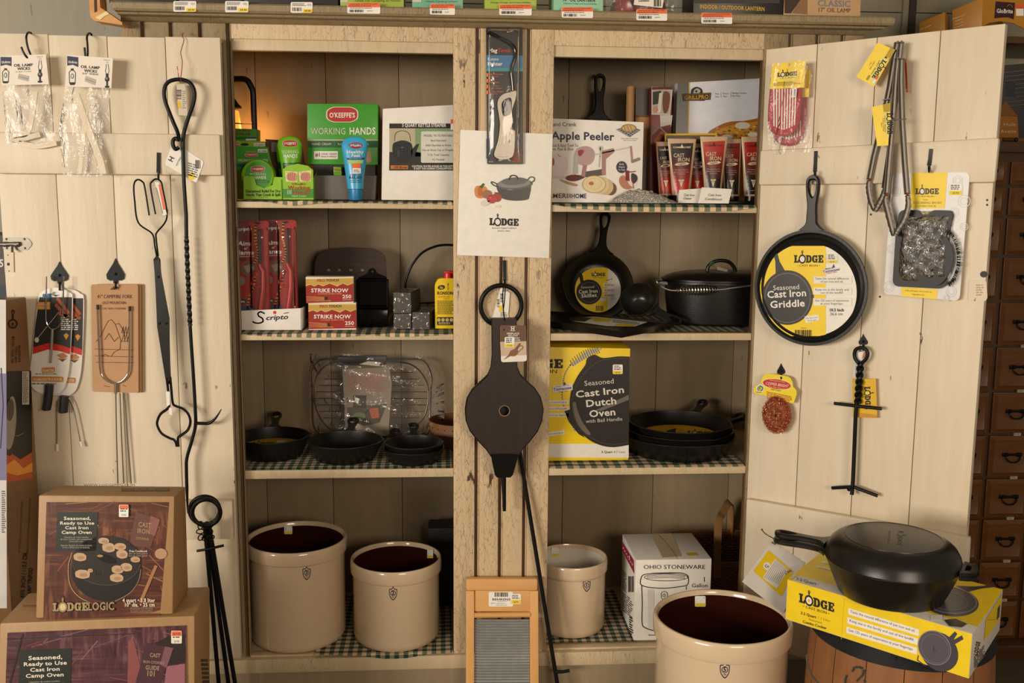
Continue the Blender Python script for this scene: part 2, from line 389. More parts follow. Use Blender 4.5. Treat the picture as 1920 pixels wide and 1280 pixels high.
    def logo(s, x, y, w, h, mat, fill, sub=None, l=2, rot_=0, skew=0, egg=None):             # skillet lettering; x, y left of the baseline
        tot = .84+1.0+.94+.97+.82; k = w/tot; c, sn = math.cos(R_(rot_)), math.sin(R_(rot_))
        def q(a, b): u, v = a*k, -b*h+a*k*skew; return (x+u*c-v*sn, y+u*sn+v*c)
        cx = 0
        for ch in 'LODGE':
            if ch == 'O':
                r = .5; asp = k/h; C_ = (cx+.45, .48)
                P = lambda rad, n=28: [q(C_[0]+rad*math.cos(6.2832*j/n)*1.02, C_[1]+rad*math.sin(6.2832*j/n)*1.1) for j in range(n)]
                s.poly(P(.55), mat, l, [P(.36)]); s.poly(P(.36), fill, l)
                if egg: s.poly([q(C_[0]+.17*math.cos(6.28*j/14), C_[1]+.17*math.sin(6.28*j/14)) for j in range(14)], egg, l+1)
                hp = [(-.07, .95), (.07, .95), (.06, 1.15), (.15, 1.45), (.08, 1.62), (-.08, 1.62), (-.15, 1.45), (-.06, 1.15)]
                s.poly([q(C_[0]+a, b) for a, b in hp], mat, l, [[q(C_[0]+a, b) for a, b in [(-.05, 1.4), (.05, 1.4), (.04, 1.52), (-.04, 1.52)]]]); cx += 1.0
            else:
                p, hs, ad = LG[ch]; s.poly([q(cx+a, b) for a, b in p], mat, l, [[q(cx+a, b) for a, b in h_] for h_ in hs]); cx += ad
        if sub:
            m = q(tot/2, -.55); s.T(sub, m[0], m[1], h*.3, mat, w=w*.78, rot_=rot_+math.degrees(math.atan(skew)), l=l)
        return s
    def tag(s, x0, y0, x1, y1, top='#f2efe6', low='#f2d21a', frac=.32, l=3, seed=1, rot_=0):  # price sticker
        s.rect(x0, y0, x1, y1, ink(top), l, r=(x1-x0)*.12); h = y1-y0; w = x1-x0
        s.rect(x0+w*.04, y1-h*frac, x1-w*.04, y1-h*.03, ink(low), l+1)
        s.greek(x0+w*.14, y0+h*.12, x1-w*.1, y1-h*(frac+.05), 3, ink('#55504a'), l+1, seed=seed)
        s.T('%d.%d' % (seed % 60+14, 95), (x0+x1)/2, y1-h*frac*.28, h*frac*.45, ink('#3a3530'), l=l+2, w=w*.5); return s
def sticker(mb, surf, x0, y0, x1, y1, crop=(0, 0, 1), seed=1, **k):
    Art(mb, surf, crop).tag(x0, y0, x1, y1, seed=seed, **k)
# ------------------------------------------------------------------ shared surfaces
DOOR = m_paint('cream_door_paint', '#e4d6bf', '#d4c3a4', '#5d4630', .25, 0, .35)
FRAME = m_paint('crackled_tan_paint', '#dcc4a0', '#c6aa82', '#4a3422', 1.0, .9, .5)
FRAME2 = m_paint('crackled_khaki_paint', '#a08c6a', '#857250', '#43331f', .5, .8, .45)
SHELFP = m_paint('cream_shelf_paint', '#d6c3a0', '#c0aa84', '#5d4630', .5, .2, .3)
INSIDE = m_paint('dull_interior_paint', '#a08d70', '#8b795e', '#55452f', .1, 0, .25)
WORN = m_wood('worn_edge_wood', '#4a3220', '#8e6a45', 12)
RAWWOOD = m_wood('raw_broken_pine', '#c07a36', '#e8b872', 10, (.12, 1, 1))
WALLP = m_paint('grey_green_wall_paint', '#a29a84', '#938b74', '#4a4436', .1, 0, .2)
IRON = m_iron('black_iron', '#0d0c0b', .36, .12, 300)
CAST = m_iron('seasoned_cast_iron', '#110f0d', .32, .45, 520, .4)
CASTS = m_iron('smooth_cast_iron', '#15110e', .29, .25, 600, .45)
STEEL = m_metal('bright_steel', '#cfcac0', .22)
STEELD = m_metal('dull_steel', '#8b8479', .45, .85)
CHROME = m_metal('chrome', '#e6e2da', .1)
COPPER = m_metal('copper', '#c8643a', .3)
KRAFT = m_paint('brown_cardboard', '#b08a5c', '#9c764a', '#7a5430', .0, 0, .2)
KRAFTD = m_paint('dark_brown_cardboard', '#8f6a44', '#7d5a38', '#5a3e26', .0, 0, .2)
CARD = ink('#bf946c', .8)
WHITEC = ink('#efe9df', .6); PAPER = ink('#f4efe4', .75)
YEL = ink('#f6d313', .45); YELD = ink('#e3b50c', .5)
BLK = ink('#171412', .5); INKB = ink('#1c1a1a', .6); GRY = ink('#77716a', .6); NAVY = ink('#1b2148', .55)
GIN = m_gingham('green_gingham_cloth')
FILM = m_film('clear_film', haze=.05, wr=.7, sc=45)
FILM2 = m_film('wrinkled_bag_film', haze=.08, wr=.7, sc=40, gl=.22, rough=.16)
BLIS = m_film('clear_blister', haze=.03, wr=.25, sc=25, gl=.3)
CROCK = None
def m_glaze(name, h, rough=.18, speck=True):
    m, nt, b = nodes(name); c = lin(h); co = coord(nt)
    col = mix(nt, noise(nt, co, 7, 3), tuple(x*.93 for x in c[:3])+(1,), c)
    if speck: col = mix(nt, ramp(nt, noise(nt, co, 260, 1), [(.74, (0, 0, 0)), (.78, (1, 1, 1))]), col, tuple(x*.7 for x in c[:3])+(1,))
    nt.links.new(col, b.inputs['Base Color']); b.inputs['Roughness'].default_value = rough
    b.inputs['Coat Weight'].default_value = .4; b.inputs['Coat Roughness'].default_value = .05; return m
GLAZE = m_glaze('cream_stoneware_glaze', '#dfc6a4'); GLAZEB = m_glaze('dark_brown_glaze', '#34150b', .12, False); GLAZEW = m_glaze('white_stoneware_glaze', '#e9e0d0', .15)
# ------------------------------------------------------------------ the room
HINGE_R = V((.823, -.004, 0)); TH = R_(41); WR = .557
DU = V((math.cos(TH), -math.sin(TH), 0)); DN = V((-math.sin(TH), -math.cos(TH), 0))      # along the opened door, and out of its face
DR = Pl(HINGE_R, DN); DL = YP(-.04); FACE = YP(0)
Z1L, Z1R, Z2, Z3L, Z3R, Z4 = 1.369, 1.366, 1.033, .674, .671, .164
XL0, XL1, XR0, XR1 = -.512, .032, .284, .820; ZTOP = 1.737; YB = .43; WALLY = .70

b = MB(); m_fl = m_wood('floor_boards', '#4f4130', '#6e5d47', 4, (.1, 1, 1), .6)
for i in range(18): b.box((-2.6, -2.2+i*.165, -.02), (2.8, -2.2+i*.165+.163, 0), m_fl)
struct('floor', b)
b = MB()
zz = 0
for i in range(13):
    b.box((-2.6, WALLY, zz), (1.93, WALLY+.03, zz+.177), WALLP); zz += .18
a = uy(0, 37, WALLY).z
struct('wall_back', b)
b = MB(); x = uy(1710, 20, WALLY-.01).x
b.box((x-.012, WALLY-.02, 0), (x+.01, WALLY-.001, 2.4), ink('#3a3024')); b.box((x-.03, WALLY-.012, 0), (x-.012, WALLY-.001, 2.4), WALLP)
struct('trim_1', b)
b = MB(); b.box((1.93, WALLY-.0, 0), (2.8, WALLY+.03, 2.4), m_wood('dark_room_paneling', '#1c100a', '#2c1a10', 6)); struct('wall_right', b)

# ------------------------------------------------------------------ the cupboard
cup = thing('cupboard', 'cream painted wooden cupboard with two open plank doors and crackled face', 'cupboard', (.15, .2, 0))
def boards(x0, x1, z0, z1, cuts, y0, y1, mat, gap=.012, back=True, grove=WORN):
    m = MB(); xs = [x0]+list(cuts)+[x1]
    if back: m.box((x0, y0+.012, z0), (x1, y1, z1), grove)
    for i in range(len(xs)-1):
        m.box((xs[i]+(gap/2 if i else 0), y0, z0), (xs[i+1]-(gap/2 if i < len(xs)-2 else 0), y0+.0125, z1), mat, .0022)
        if i: m.box((xs[i]+gap*.2, y0+.005, z0), (xs[i]+gap*.45, y0+.0125, z1), mat, .001)
    return m
ZF = 1.808
part('stile', boards(-.772, XL0, 0, ZF, [uy(p, 60).x for p in (268, 321, 376, 428)], 0, .03, FRAME2), cup, 'wide left stile of khaki beaded boards')
part('stile', boards(XL1, XR0, 0, ZF, [uy(p, 520).x for p in (895, 941, 988)], 0, .03, FRAME), cup, 'centre stile of heavily crackled beaded boards')
part('stile', boards(XR1, 1.075, 0, ZF, [uy(p, 70).x for p in (1483, 1534, 1581)], 0, .03, FRAME2), cup, 'right stile of beaded boards behind the open door')
for xa, xb, zt in ((XL0, XL1, 1.736), (XR0, XR1, 1.733)):
    m = MB(); m.box((xa, .001, zt+.026), (xb, .03, ZF), FRAME, .002); m.box((xa, .007, zt), (xb, .03, zt+.027), SHELFP, .0015); part('top_rail', m, cup)
m = MB()
m.box((-.772, -.004, 0), (1.075, .028, .118), INSIDE, .002); m.box((-.772, -.012, .118), (1.075, .03, .158), SHELFP, .006); part('base_rail', m, cup)
# side walls, partition, back, roof
m = MB(); m.box((-.772, .03, 0), (-.75, .6, ZF), FRAME2); part('side_panel', m, cup)
m = MB(); m.box((1.053, .03, 0), (1.075, .6, ZF), FRAME2); part('side_panel', m, cup)
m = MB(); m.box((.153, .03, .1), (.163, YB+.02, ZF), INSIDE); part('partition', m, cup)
m = MB()
xs = [-.75, -.53, -.33, -.12, .153]
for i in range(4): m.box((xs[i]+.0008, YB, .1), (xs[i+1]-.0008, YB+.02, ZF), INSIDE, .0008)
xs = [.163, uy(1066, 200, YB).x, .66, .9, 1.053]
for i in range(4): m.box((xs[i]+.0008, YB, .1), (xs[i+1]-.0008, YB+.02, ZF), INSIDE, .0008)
part('back_panel', m, cup)
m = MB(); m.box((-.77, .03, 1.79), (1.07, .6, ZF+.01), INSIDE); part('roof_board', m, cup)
for xa, xb, zt, th in ((XL0, XL1, Z1L, .017), (XR0, XR1, Z1R, .019), (XL0, XL1, Z2, .017), (XR0, XR1, Z2, .02), (XL0, XL1, Z3L, .024), (XR0, XR1, Z3R, .021), (XL0, XL1, Z4, .03), (XR0, XR1, Z4, .03)):
    m = MB(); m.box((xa+.0005, .004, zt-th), (xb-.0005, .034, zt-.001), SHELFP, .002); m.box((-.749 if xa < 0 else .164, .0312, zt-th), (.152 if xa < 0 else 1.052, YB, zt-.001), SHELFP)
    part('shelf', m, cup)
# cornice: a moulding run along the top, its left end broken away
zt = uy(640, 11, -.055).z; z2 = uy(640, 29, -.055).z; z3 = uy(640, 43, -.03).z
prof = [(.03, z3-.002), (-.002, z3-.002), (-.012, z3), (-.026, z3+.012), (-.034, z2-.006), (-.042, z2-.004), (-.044, z2), (-.058, z2+.001), (-.062, z2+.006), (-.062, zt-.004), (-.058, zt), (.03, zt)]
m = MB(); XA, XB = uy(206, 10, -.06).x, 1.128
vs = []; ends = []
for sx in (0, 1):
    for (y, z) in prof: vs.append((XA+(.012*((zt-z)/.03)) if sx == 0 else XB-max(0, (y+.062))*.9, y, z))
n = len(prof); m.add(vs, [(i, (i+1) % n, n+(i+1) % n, n+i) for i in range(n)]+[tuple(range(n)), tuple(range(n, 2*n))[::-1]], FRAME2)
m.box((-.772, -.0, zt-.02), (1.1, .6, zt), FRAME2); CT = zt
cor = part('cornice', m, cup)
m = MB(); P_ = YP(-.055)
m.prism([P_.g(*p) for p in ((166, -12), (186, -12), (188, 14), (200, 22), (229, 42), (229, 47), (178, 39), (170, 33), (168, 20))], (0, .05, 0), RAWWOOD)
m.prism([YP(-.057).g(*p) for p in ((178, 33), (199, 21), (205, 26), (196, 30), (188, 37))], (0, .01, 0), ink('#f1dca6', .7))
m.prism([YP(-.057).g(*p) for p in ((176, -12), (180, -12), (181, 21), (177, 23))], (0, .01, 0), ink('#4b2a14', .7))
part('broken_end', m, cor, 'raw orange wood where the cornice end broke off')

def leaf_hook(mb, pl, x, y, w, h, drop, off=.001):            # spade shaped back plate with a nail and a curled hook
    o = [(0, 0), (.12, .22), (.34, .5), (.5, .72), (.46, .92), (.28, 1.0), (.12, .97), (.1, 1.12), (-.1, 1.12), (-.12, .97), (-.28, 1.0), (-.46, .92), (-.5, .72), (-.34, .5), (-.12, .22)]
    P = [pl.g(x+a*w, y+b_*h, off) for a, b_ in o]; mb.prism(P, pl.n*.003, IRON)
    c = pl.g(x, y+.7*h, off+.003); mb.ball(c, .0035, IRON, seg=8)
    mb.tube(catmull([pl.g(x, y+1.05*h, off+.002), pl.g(x, y+1.05*h+drop*.55, off+.006), pl.g(x, y+1.05*h+drop, off+.014), pl.g(x, y+1.05*h+drop*.9, off+.024), pl.g(x, y+1.05*h+drop*.45, off+.026)], 5), .0026, IRON, 6)
def strip_hook(mb, pl, x0, y0, x1, y1, off=.001, r=.0028):
    mb.tube([pl.g(x0, y0, off+.001), pl.g((x0+x1)/2, (y0+y1)/2, off+.001), pl.g(x1, y1-8, off+.003)], r*1.5, IRON, 4, flat=.4, ref=pl.n.cross(V((0, 0, 1))))
    mb.tube(catmull([pl.g(x1, y1-9, off+.003), pl.g(x1, y1, off+.006), pl.g(x1, y1+4, off+.016), pl.g(x1, y1-2, off+.028), pl.g(x1, y1-10, off+.03)], 5), r, IRON, 6)
# left door, folded right back against the face
xl, xr = -1.066, -.5275
m = MB(); cuts = [[xl, xl], [uy(90, 67, -.04).x, uy(137, 905, -.04).x], [uy(200, 67, -.04).x, uy(216, 477, -.04).x], [uy(309, 67, -.04).x, uy(341, 905, -.04).x], [xr, xr]]
for i in range(4):
    a, c = cuts[i], cuts[i+1]; g = .0009
    t = 1.757+(.002, 0, -.001, .001)[i]; q = [(a[0]+g, -.04, t), (c[0]-g, -.04, t), (c[1]-g, -.04, .176), (a[1]+g, -.04, .176)]
    m.hexa(q, (0, .026, 0), DOOR, .0012)
ld = part('door', m, cup, 'left cream plank door folded back flat')
m = MB(); m.box((xl, -.018, .18), (xr, -.014, 1.75), ink('#3a2a1c')); part('backing', m, ld)
for ya, yb in ((252, 329), (938, 1011)):
    za, zb = uy(418, ya, -.06).z, uy(418, yb, -.06).z
    m = MB(); m.box((xl+.002, -.062, zb), (xr-.004, -.0402, za), DOOR, .006); part('batten', m, ld)
m = MB(); P_ = DL
m.prism([P_.g(x, y, .0002) for x, y in bez([(6, 445), (52, 445), (62, 457), (52, 469), (6, 469)], 6)], P_.n*.002, STEELD)
m.tube([P_.g(-6, 458, .007), P_.g(36, 457, .007)], .0052, STEELD, 12); m.tube([P_.g(23, 460, .009), P_.g(23, 472, .018)], .003, STEELD, 8)
for x in (10, 30): m.tube([P_.g(x-3, 458, .006), P_.g(x+3, 458, .006)], .0066, STEELD, 12)
for x, y in ((12, 448), (46, 448), (13, 465), (47, 465)): m.ball(P_.g(x, y, .002), .0028, STEELD, seg=8)
part('slide_bolt', m, ld)
m = MB(); m.prism([P_.g(x, y, .0002) for x, y in ((8, 472), (26, 472), (27, 510), (10, 510))], P_.n*.003, DOOR); m.ball(P_.g(16, 495, .002), .005, BLK, (1, .4, 1), seg=10)
for x, y in ((15, 478), (17, 508)): m.ball(P_.g(x, y, .003), .0016, ink('#5b4630'), seg=6)
part('keeper_plate', m, ld)
m = MB(); leaf_hook(m, DL, 112, 490, 33, 37, 14); part('hook', m, ld)
m = MB(); leaf_hook(m, DL, 217, 484, 34, 42, 12); part('hook', m, ld)
m = MB(); strip_hook(m, YP(-.062), 297.5, 286, 297, 332); part('hook', m, ld)
# right door, standing half open
def dr(u, z, off=0): return HINGE_R+DU*u+V((0, 0, z))+DN*off
def ruz(px, py, off=0):
    p = DR.g(px, py, off); return ((p-HINGE_R).dot(DU), p.z)
m = MB(); T_ = [(0, 1.757), (.133, 1.763), (.262, 1.768), (.400, 1.770), (.557, 1.776)]
pt_ = [ruz(1533, 78)[0], ruz(1645, 67)[0], ruz(1764, 58)[0]]; pb_ = [ruz(1493, 930)[0], ruz(1596, 960)[0], ruz(1705, 960)[0]]
ct = [[0, 0]]+[[a, c] for a, c in zip(pt_, pb_)]+[[WR, WR]]
ztl, ztr = ruz(1436, 93)[1], ruz(1889, 44)[1]
for i in range(4):
    a, c = ct[i], ct[i+1]; g = .0009; za = ztl+(ztr-ztl)*a[0]/WR; zc = ztl+(ztr-ztl)*c[0]/WR
    m.hexa([dr(a[0]+g, za), dr(c[0]-g, zc), dr(c[1]-g, .178), dr(a[1]+g, .178)], -DN*.024, DOOR, .0012)
rd = part('door', m, cup, 'right cream plank door standing half open')
m = MB(); m.hexa([dr(.004, ztl-.008, -.0225), dr(WR-.004, ztr-.008, -.0225), dr(WR-.004, .185, -.0225), dr(.004, .185, -.0225)], -DN*.003, ink('#3a2a1c')); part('backing', m, rd)
for q in (((1425, 282), (1873, 258), (1865, 342), (1422, 347)), ((1399, 935), (1818, 1008), (1815, 1060), (1397, 996))):
    m = MB(); m.hexa([DR.g(*p, .02) for p in q], -DN*.0198, DOOR, .006); part('batten', m, rd)
m = MB(); strip_hook(m, DR, 1530, 283, 1528, 330, .02); part('hook', m, rd)
m = MB(); strip_hook(m, DR, 1746, 279, 1742, 318, .02); part('hook', m, rd)
m = MB(); leaf_hook(m, DR, 1619, 626, 17, 20, 9); part('hook', m, rd)
m = MB(); leaf_hook(m, DR, 1465, 681, 15, 20, 9); part('hook', m, rd)
m = MB(); m.prism([DR.g(x, y, .0002) for x, y in bez([(1818, 525), (1850, 525), (1852, 560), (1846, 565), (1816, 563)], 5)], DN*.003, DOOR); Art(m, DR).greek(1830, 533, 1846, 556, 5, ink('#b9a27c'), 10)
m.prism([DR.g(x, y, .0002) for x, y in ell(1845, 514, 7, 6)], DN*.0012, ink('#2b1c12')); part('keeper_plate', m, rd)
for x, y in ((1851, 375), (1851, 384), (1633, 402), (1650, 556)):
    m = MB(); m.prism([DR.g(a, c, .0001) for a, c in ell(x, y, 2.2, 2.2, n=10)], DN*.0006, ink('#3b2a1a')); part('nail_hole', m, rd)
# ------------------------------------------------------------------ gingham shelf cloths
def cloth(xa, xb, z, ya, yb, drops, label, chk=.0125, seed=1):
    rn = random.Random(seed); m = MB(); L = yb-ya; ph = [rn.uniform(0, 6) for _ in range(4)]
    D = lambda u: max(.0, sum(drops[i]*max(0, 1-abs(u*(len(drops)-1)-i)) for i in range(len(drops))))
    def fn(u, v):
        x = xa+(xb-xa)*u; d = D(u); tot = L+d; s_ = v*tot
        w = .0012*math.sin(x*37+ph[0])+.0008*math.sin(x*83+ph[1])
        if s_ <= L: return V((x, yb-s_, z+.0016+max(0, w)*.6))
        k = s_-L; return V((x, ya-.0035-max(0, w), z+.0012-k))
    def uv(u, v): return ((xb-xa)*u/chk/2, v*(L+D(u))/chk/2)
    m.grid(fn, 60, 40, GIN, uv); return solo('shelf_cloth', label, 'cloth', m, 'gingham shelf cloths')
cloth(XL0+.004, XL1-.004, Z1L, .0, .40, [0, .002, .012, .006, .004, .004, .006, .004, .008], 'gingham cloth under the green hand cream cartons')
cloth(XR0+.004, XR1-.004, Z1R, .0, .40, [.002, .012, .015, .018, .018, .016, .017, .015, .006], 'gingham cloth hanging low under the apple peeler carton', .0145)
cloth(XL0+.006, XL1-.004, Z2, .0, .40, [.002, .006, .009, .010, .010, .009, .003, .009, .009, .006, .002], 'gingham cloth under the match cartons')
cloth(XR0+.004, XR1-.004, Z2, .02, .40, [0]*3, 'gingham cloth under the flat griddle and the lidded roaster', .011)
cloth(XL0+.006, XL1-.004, Z3L, .012, .40, [.002]*6, 'gingham cloth under the row of small skillets', .0115)
cloth(XR0+.004, XR1-.004, Z3R, .006, .40, [.003]*6, 'gingham cloth under the yellow dutch oven carton', .016)
cloth(-.34, XL1-.004, Z4, -.0105, .40, [.0, .0, .002, .012, .012, .002, 0], 'gingham cloth under the two brown-lined crocks', .0125)
cloth(XR0+.004, .54, Z4, .03, .40, [0]*3, 'gingham cloth under the small white-lined crock', .0125)
# ================================================================== things hung on the folded-back door
def curve(pl, pts, off, ox=0, oy=0, k=1., n=6, sm=True):
    o = off if isinstance(off, (list, tuple)) else [off]*len(pts)
    P = [pl.g(ox+x/k, oy+y/k, q) for (x, y), q in zip(pts, o)]
    return catmull(P, n) if sm else P
K1 = 3.764
def wick_packet(hdr, bag, wick, hook, label, hl, order, seed, off):
    P = Pl(DL.p, DL.n); g = lambda x, y, o=0: P.g(x, y, off+o)
    c = g(sum(p[0] for p in bag)/len(bag), max(p[1] for p in bag))
    t = thing('wick_packet', label, 'packet', c, 'lamp wick packets')
    m = MB(); m.prism([g(*p, .007) for p in hdr], P.n*.001, ink('#f1e6d6', .6))
    A = Art(m, Pl(P.p+P.n*(off+.0082), P.n)); (x0, y0), (x1, y1) = hdr[0], hdr[1]; sk = (y1-y0)/(x1-x0); W = x1-x0; H = hdr[3][1]-y0
    q = lambda a, b: (x0+a*W, y0+a*W*sk+b*H)
    A.poly([q(-.0, .03), q(.24, .05), q(.24, .36), (q(.12, .3)), q(.0, .34)], NAVY); A.T('GloBrite', *q(.12, .25), 4, WHITEC, w=W*.2, bold=True, skew=sk)
    A.T('OIL LAMP', *q(.5, .38), 5, BLK, w=W*.42, bold=True, skew=sk); A.T('WICKS', *q(.51, .50), 5, BLK, w=W*.28, bold=True, skew=sk)
    A.T(order, *q(.5, .58), 2, BLK, w=W*.36, skew=sk); A.T('Order #', *q(.86, .09), 2, BLK, w=W*.13, skew=sk); A.T('L-52', *q(.87, .16), 2, BLK, w=W*.06, skew=sk)
    A.poly([q(.40, .62), q(.63, .72), q(.61, .9), q(.38, .8)], ink('#b5b0a2')); A.line([q(.40, .72), q(.62, .82)], .7, ink('#6f6a60'))
    for cx, kx in ((.11, 1), (.87, .8)):          # the two lamps drawn on the header
        if kx == 1:
            A.line([q(cx-.06, .9), q(cx-.07, .55), q(cx-.03, .48), q(cx+.03, .48), q(cx+.07, .55), q(cx+.06, .9)], 1, INKB, closed=True); A.ell(*q(cx, .66), 3, 5, ink('#6d6a66'))
            A.rect(*q(cx-.05, .86), *q(cx+.05, .94), INKB); A.rect(*q(cx-.03, .42), *q(cx+.03, .48), INKB); A.ell(*q(cx, .66), 1.4, 3.2, WHITEC, 2)
        else:
            A.line([q(cx-.02, .2), q(cx-.025, .32), q(cx-.04, .42), q(cx-.02, .52)], .8, INKB); A.line([q(cx+.02, .2), q(cx+.03, .32), q(cx+.04, .42), q(cx+.02, .52)], .8, INKB)
            A.ell(*q(cx, .68), 4.4, 5, INKB); A.ell(*q(cx-.01, .66), 2, 2.4, ink('#8d8983'), 2); A.rect(*q(cx-.02, .76), *q(cx+.02, .88), INKB); A.ell(*q(cx, .92), 4.5, 2.2, INKB); A.rect(*q(cx-.03, .5), *q(cx+.03, .6), INKB)
    part('header_card', m, t, 'white printed header card')
    rn = random.Random(seed); m = MB()
    bl = [p for p in bag]
    def fn(u, v):                                      # bag front: ruled between its two side outlines, puckered
        L = bl[:len(bl)//2]; Rr = bl[len(bl)//2:][::-1]
        def at(pl_, v): i = min(int(v*(len(pl_)-1)), len(pl_)-2); f = v*(len(pl_)-1)-i; return (pl_[i][0]*(1-f)+pl_[i+1][0]*f, pl_[i][1]*(1-f)+pl_[i+1][1]*f)
        a, b = at(L, v), at(Rr, v); x = a[0]+(b[0]-a[0])*u; y = a[1]+(b[1]-a[1])*u
        e = math.sin(math.pi*u)**.5*math.sin(math.pi*min(1, v*1.02+.02))**.4
        w = .0035*math.sin(u*9+seed+v*3)+.003*math.sin(u*17-v*7+seed*2)
        return g(x, y, .005+e*(.009+w))
    m.grid(fn, 26, 26, FILM2); m.grid(lambda u, v: fn(u, v)-P.n*.0095*math.sin(math.pi*u)**.5*math.sin(math.pi*min(1, v+.02))**.4-P.n*.001, 10, 10, FILM2)
    part('clear_bag', m, t, 'crinkled clear plastic bag')
    m = MB()
    for wk in wick:
        pp, w = wk; C_ = curve(P, pp, off+.0065, n=5)
        m.tube(C_, w, ink('#efe0c6', .9), 4, flat=.3, ref=(1, 0, .3))
    part('wick', m, t, 'folded woven cotton wick')
    m = MB(); m.tube(catmull([uy(x, y, yy) for x, y, yy in hook], 5), .0024, IRON, 8)
    solo('wire_hook', hl, 'hook', m, 'bent wire hooks over the door')
wick_packet([(1, 105), (86, 102), (92, 158), (3, 160)], [(4, 160), (9, 215), (10, 268), (62, 280), (107, 272), (98, 215), (92, 158)][:3]+[(60, 276), (107, 272), (99, 215), (92, 158)],
            [([(66, 172), (62, 205), (52, 248), (30, 254), (32, 262), (75, 252)], .006), ([(36, 268), (70, 274), (106, 268)], .006)],
            [(62, 70, -.016), (58, 62, -.014), (53, 61, -.042), (49.5, 68, -.068), (50, 79, -.071), (53, 92, -.071), (57, 102, -.069), (55, 109, -.070), (50, 107, -.074), (44, 98, -.076), (40, 88, -.076)],
            'clear packet of short folded lamp wicks under a square-hung white header card', 'black wire hook holding the packet of short folded wicks', '1/2" WIDE x 7 1/2" FLAT', 2, .026)
wick_packet([(126, 103), (212, 109), (209, 165), (122, 162)], [(122, 162), (111, 242), (118, 330), (198, 330), (206, 245), (209, 165)],
            [([(143, 176), (156, 215), (172, 258), (188, 300), (194, 326)], .0075), ([(160, 210), (156, 262), (150, 322)], .005)],
            [(174, 70, -.016), (170, 63, -.014), (166, 63, -.042), (163, 70, -.068), (164, 84, -.071), (164.5, 100, -.071), (163, 112, -.070), (160.5, 110, -.074), (159.5, 100, -.076), (158.5, 89, -.076)],
            'clear packet with one long flat wick under a tilted white header card', 'black wire hook holding the packet with the long flat wick', '3/4" WIDE', 5, .034)
# --- long poker hanging from a twist of copper wire
OFF = .030
t = thing('fire_poker', 'long black iron fire poker with teardrop loop handle and twisted shaft', 'poker', DL.g(352, 960, OFF))
m = MB()
loop = [(1262, 1040), (1240, 1052), (1222, 1025), (1222, 992), (1240, 976), (1262, 985), (1252, 930), (1222, 860), (1190, 780), (1165, 710), (1158, 650), (1170, 600), (1205, 570), (1270, 560), (1330, 577), (1362, 615), (1374, 670), (1362, 740), (1330, 830), (1302, 920), (1292, 980)]
up = curve(DL, loop, [OFF+.010]*6+[OFF+.003]+[OFF]*14, 0, 0, K1)
sh = curve(DL, [(1292, 980), (1293, 1100), (1298, 1280)], OFF, 0, 0, K1)+curve(DL, [(349, 404), (349.5, 444)], OFF)
m.tube(up, .0047, IRON, 10); m.tube(sh, .0045, IRON, 10)
tw = curve(DL, [(349.5, 444), (351.5, 500), (354, 555), (356.5, 610)], OFF, n=16); m.tube(tw, .0043, IRON, 4, twist=[i*.42 for i in range(len(tw))])
lo = curve(DL, [(356.5, 610), (359, 650), (363, 710), (366, 765), (366.5, 797), (360, 825), (350.5, 858), (349.5, 880), (350.5, 920), (352, 962)], OFF, n=8); m.tube(lo, [.0042]*(len(lo)-10)+[.0042-.0003*i for i in range(10)], IRON, 10)
part('shaft', m, t)
m = MB(); tp = curve(DL, [(366, 793), (380, 793.5), (392, 793), (402, 786), (409, 777), (415, 767)], [OFF, OFF, OFF, OFF+.002, OFF+.004, OFF+.006]); m.tube(tp, [.0042*(1-.75*max(0, i/(len(tp)-1)-.45)/.55) for i in range(len(tp))], IRON, 10); part('spur', m, t, 'upturned pointed spur')
m = MB(); P_ = Pl(DL.p+DL.n*(OFF-.007), DL.n); m.prism([P_.g(*p) for p in bez([(322, 272), (343, 277), (383, 303), (368, 343), (309, 308)], [3, 0, 6, 4, 4])], P_.n*.0006, PAPER)
A = Art(m, Pl(P_.p+P_.n*.0007, P_.n)); A.T('H', 325, 300, 9, BLK, rot_=-62, bold=True); A.T('HISTORIC', 336, 303, 3, INKB, rot_=-62); A.greek(352, 304, 372, 330, 6, GRY, 1, skew=.3); A.poly([(352, 328), (361, 322), (366, 334), (357, 339)], YEL); A.bars(366, 300, 376, 316, INKB, 12)
part('paper_tag', m, t, 'white paper tag')
m = MB(); P_ = Pl(DL.p+DL.n*(OFF-.008), DL.n); m.prism([P_.g(*p) for p in bez([(331, 158), (346, 157), (352, 217), (335, 216)], 2)], P_.n*.0006, ink('#d9ccb4', .7))
A = Art(m, Pl(P_.p+P_.n*.0007, P_.n)); A.bars(331, 168, 340, 187, INKB, 10, vert=True); A.poly([(332, 190), (338, 190), (340, 203), (334, 203)], YELD); A.greek(342, 170, 349, 205, 9, ink('#9a907e'), 1)
part('barcode_tag', m, t, 'buff barcode tag')
m = MB(); m.tube(catmull([uy(345, 62, -.016), uy(342, 64, -.040), uy(343, 70, -.046)]+[DL.g(x, y, o) for x, y, o in ((345, 76, .008), (341, 90, .012), (339, 100, .015), (342, 115, .02), (341, 130, .026), (339, 146, .034), (338.5, 154, .034), (336, 150, .026), (334, 136, .03), (332, 124, .03))], 5), .0009, COPPER, 6)
solo('copper_wire', 'thin copper wire looped over the door to hang the long poker', 'wire', m)
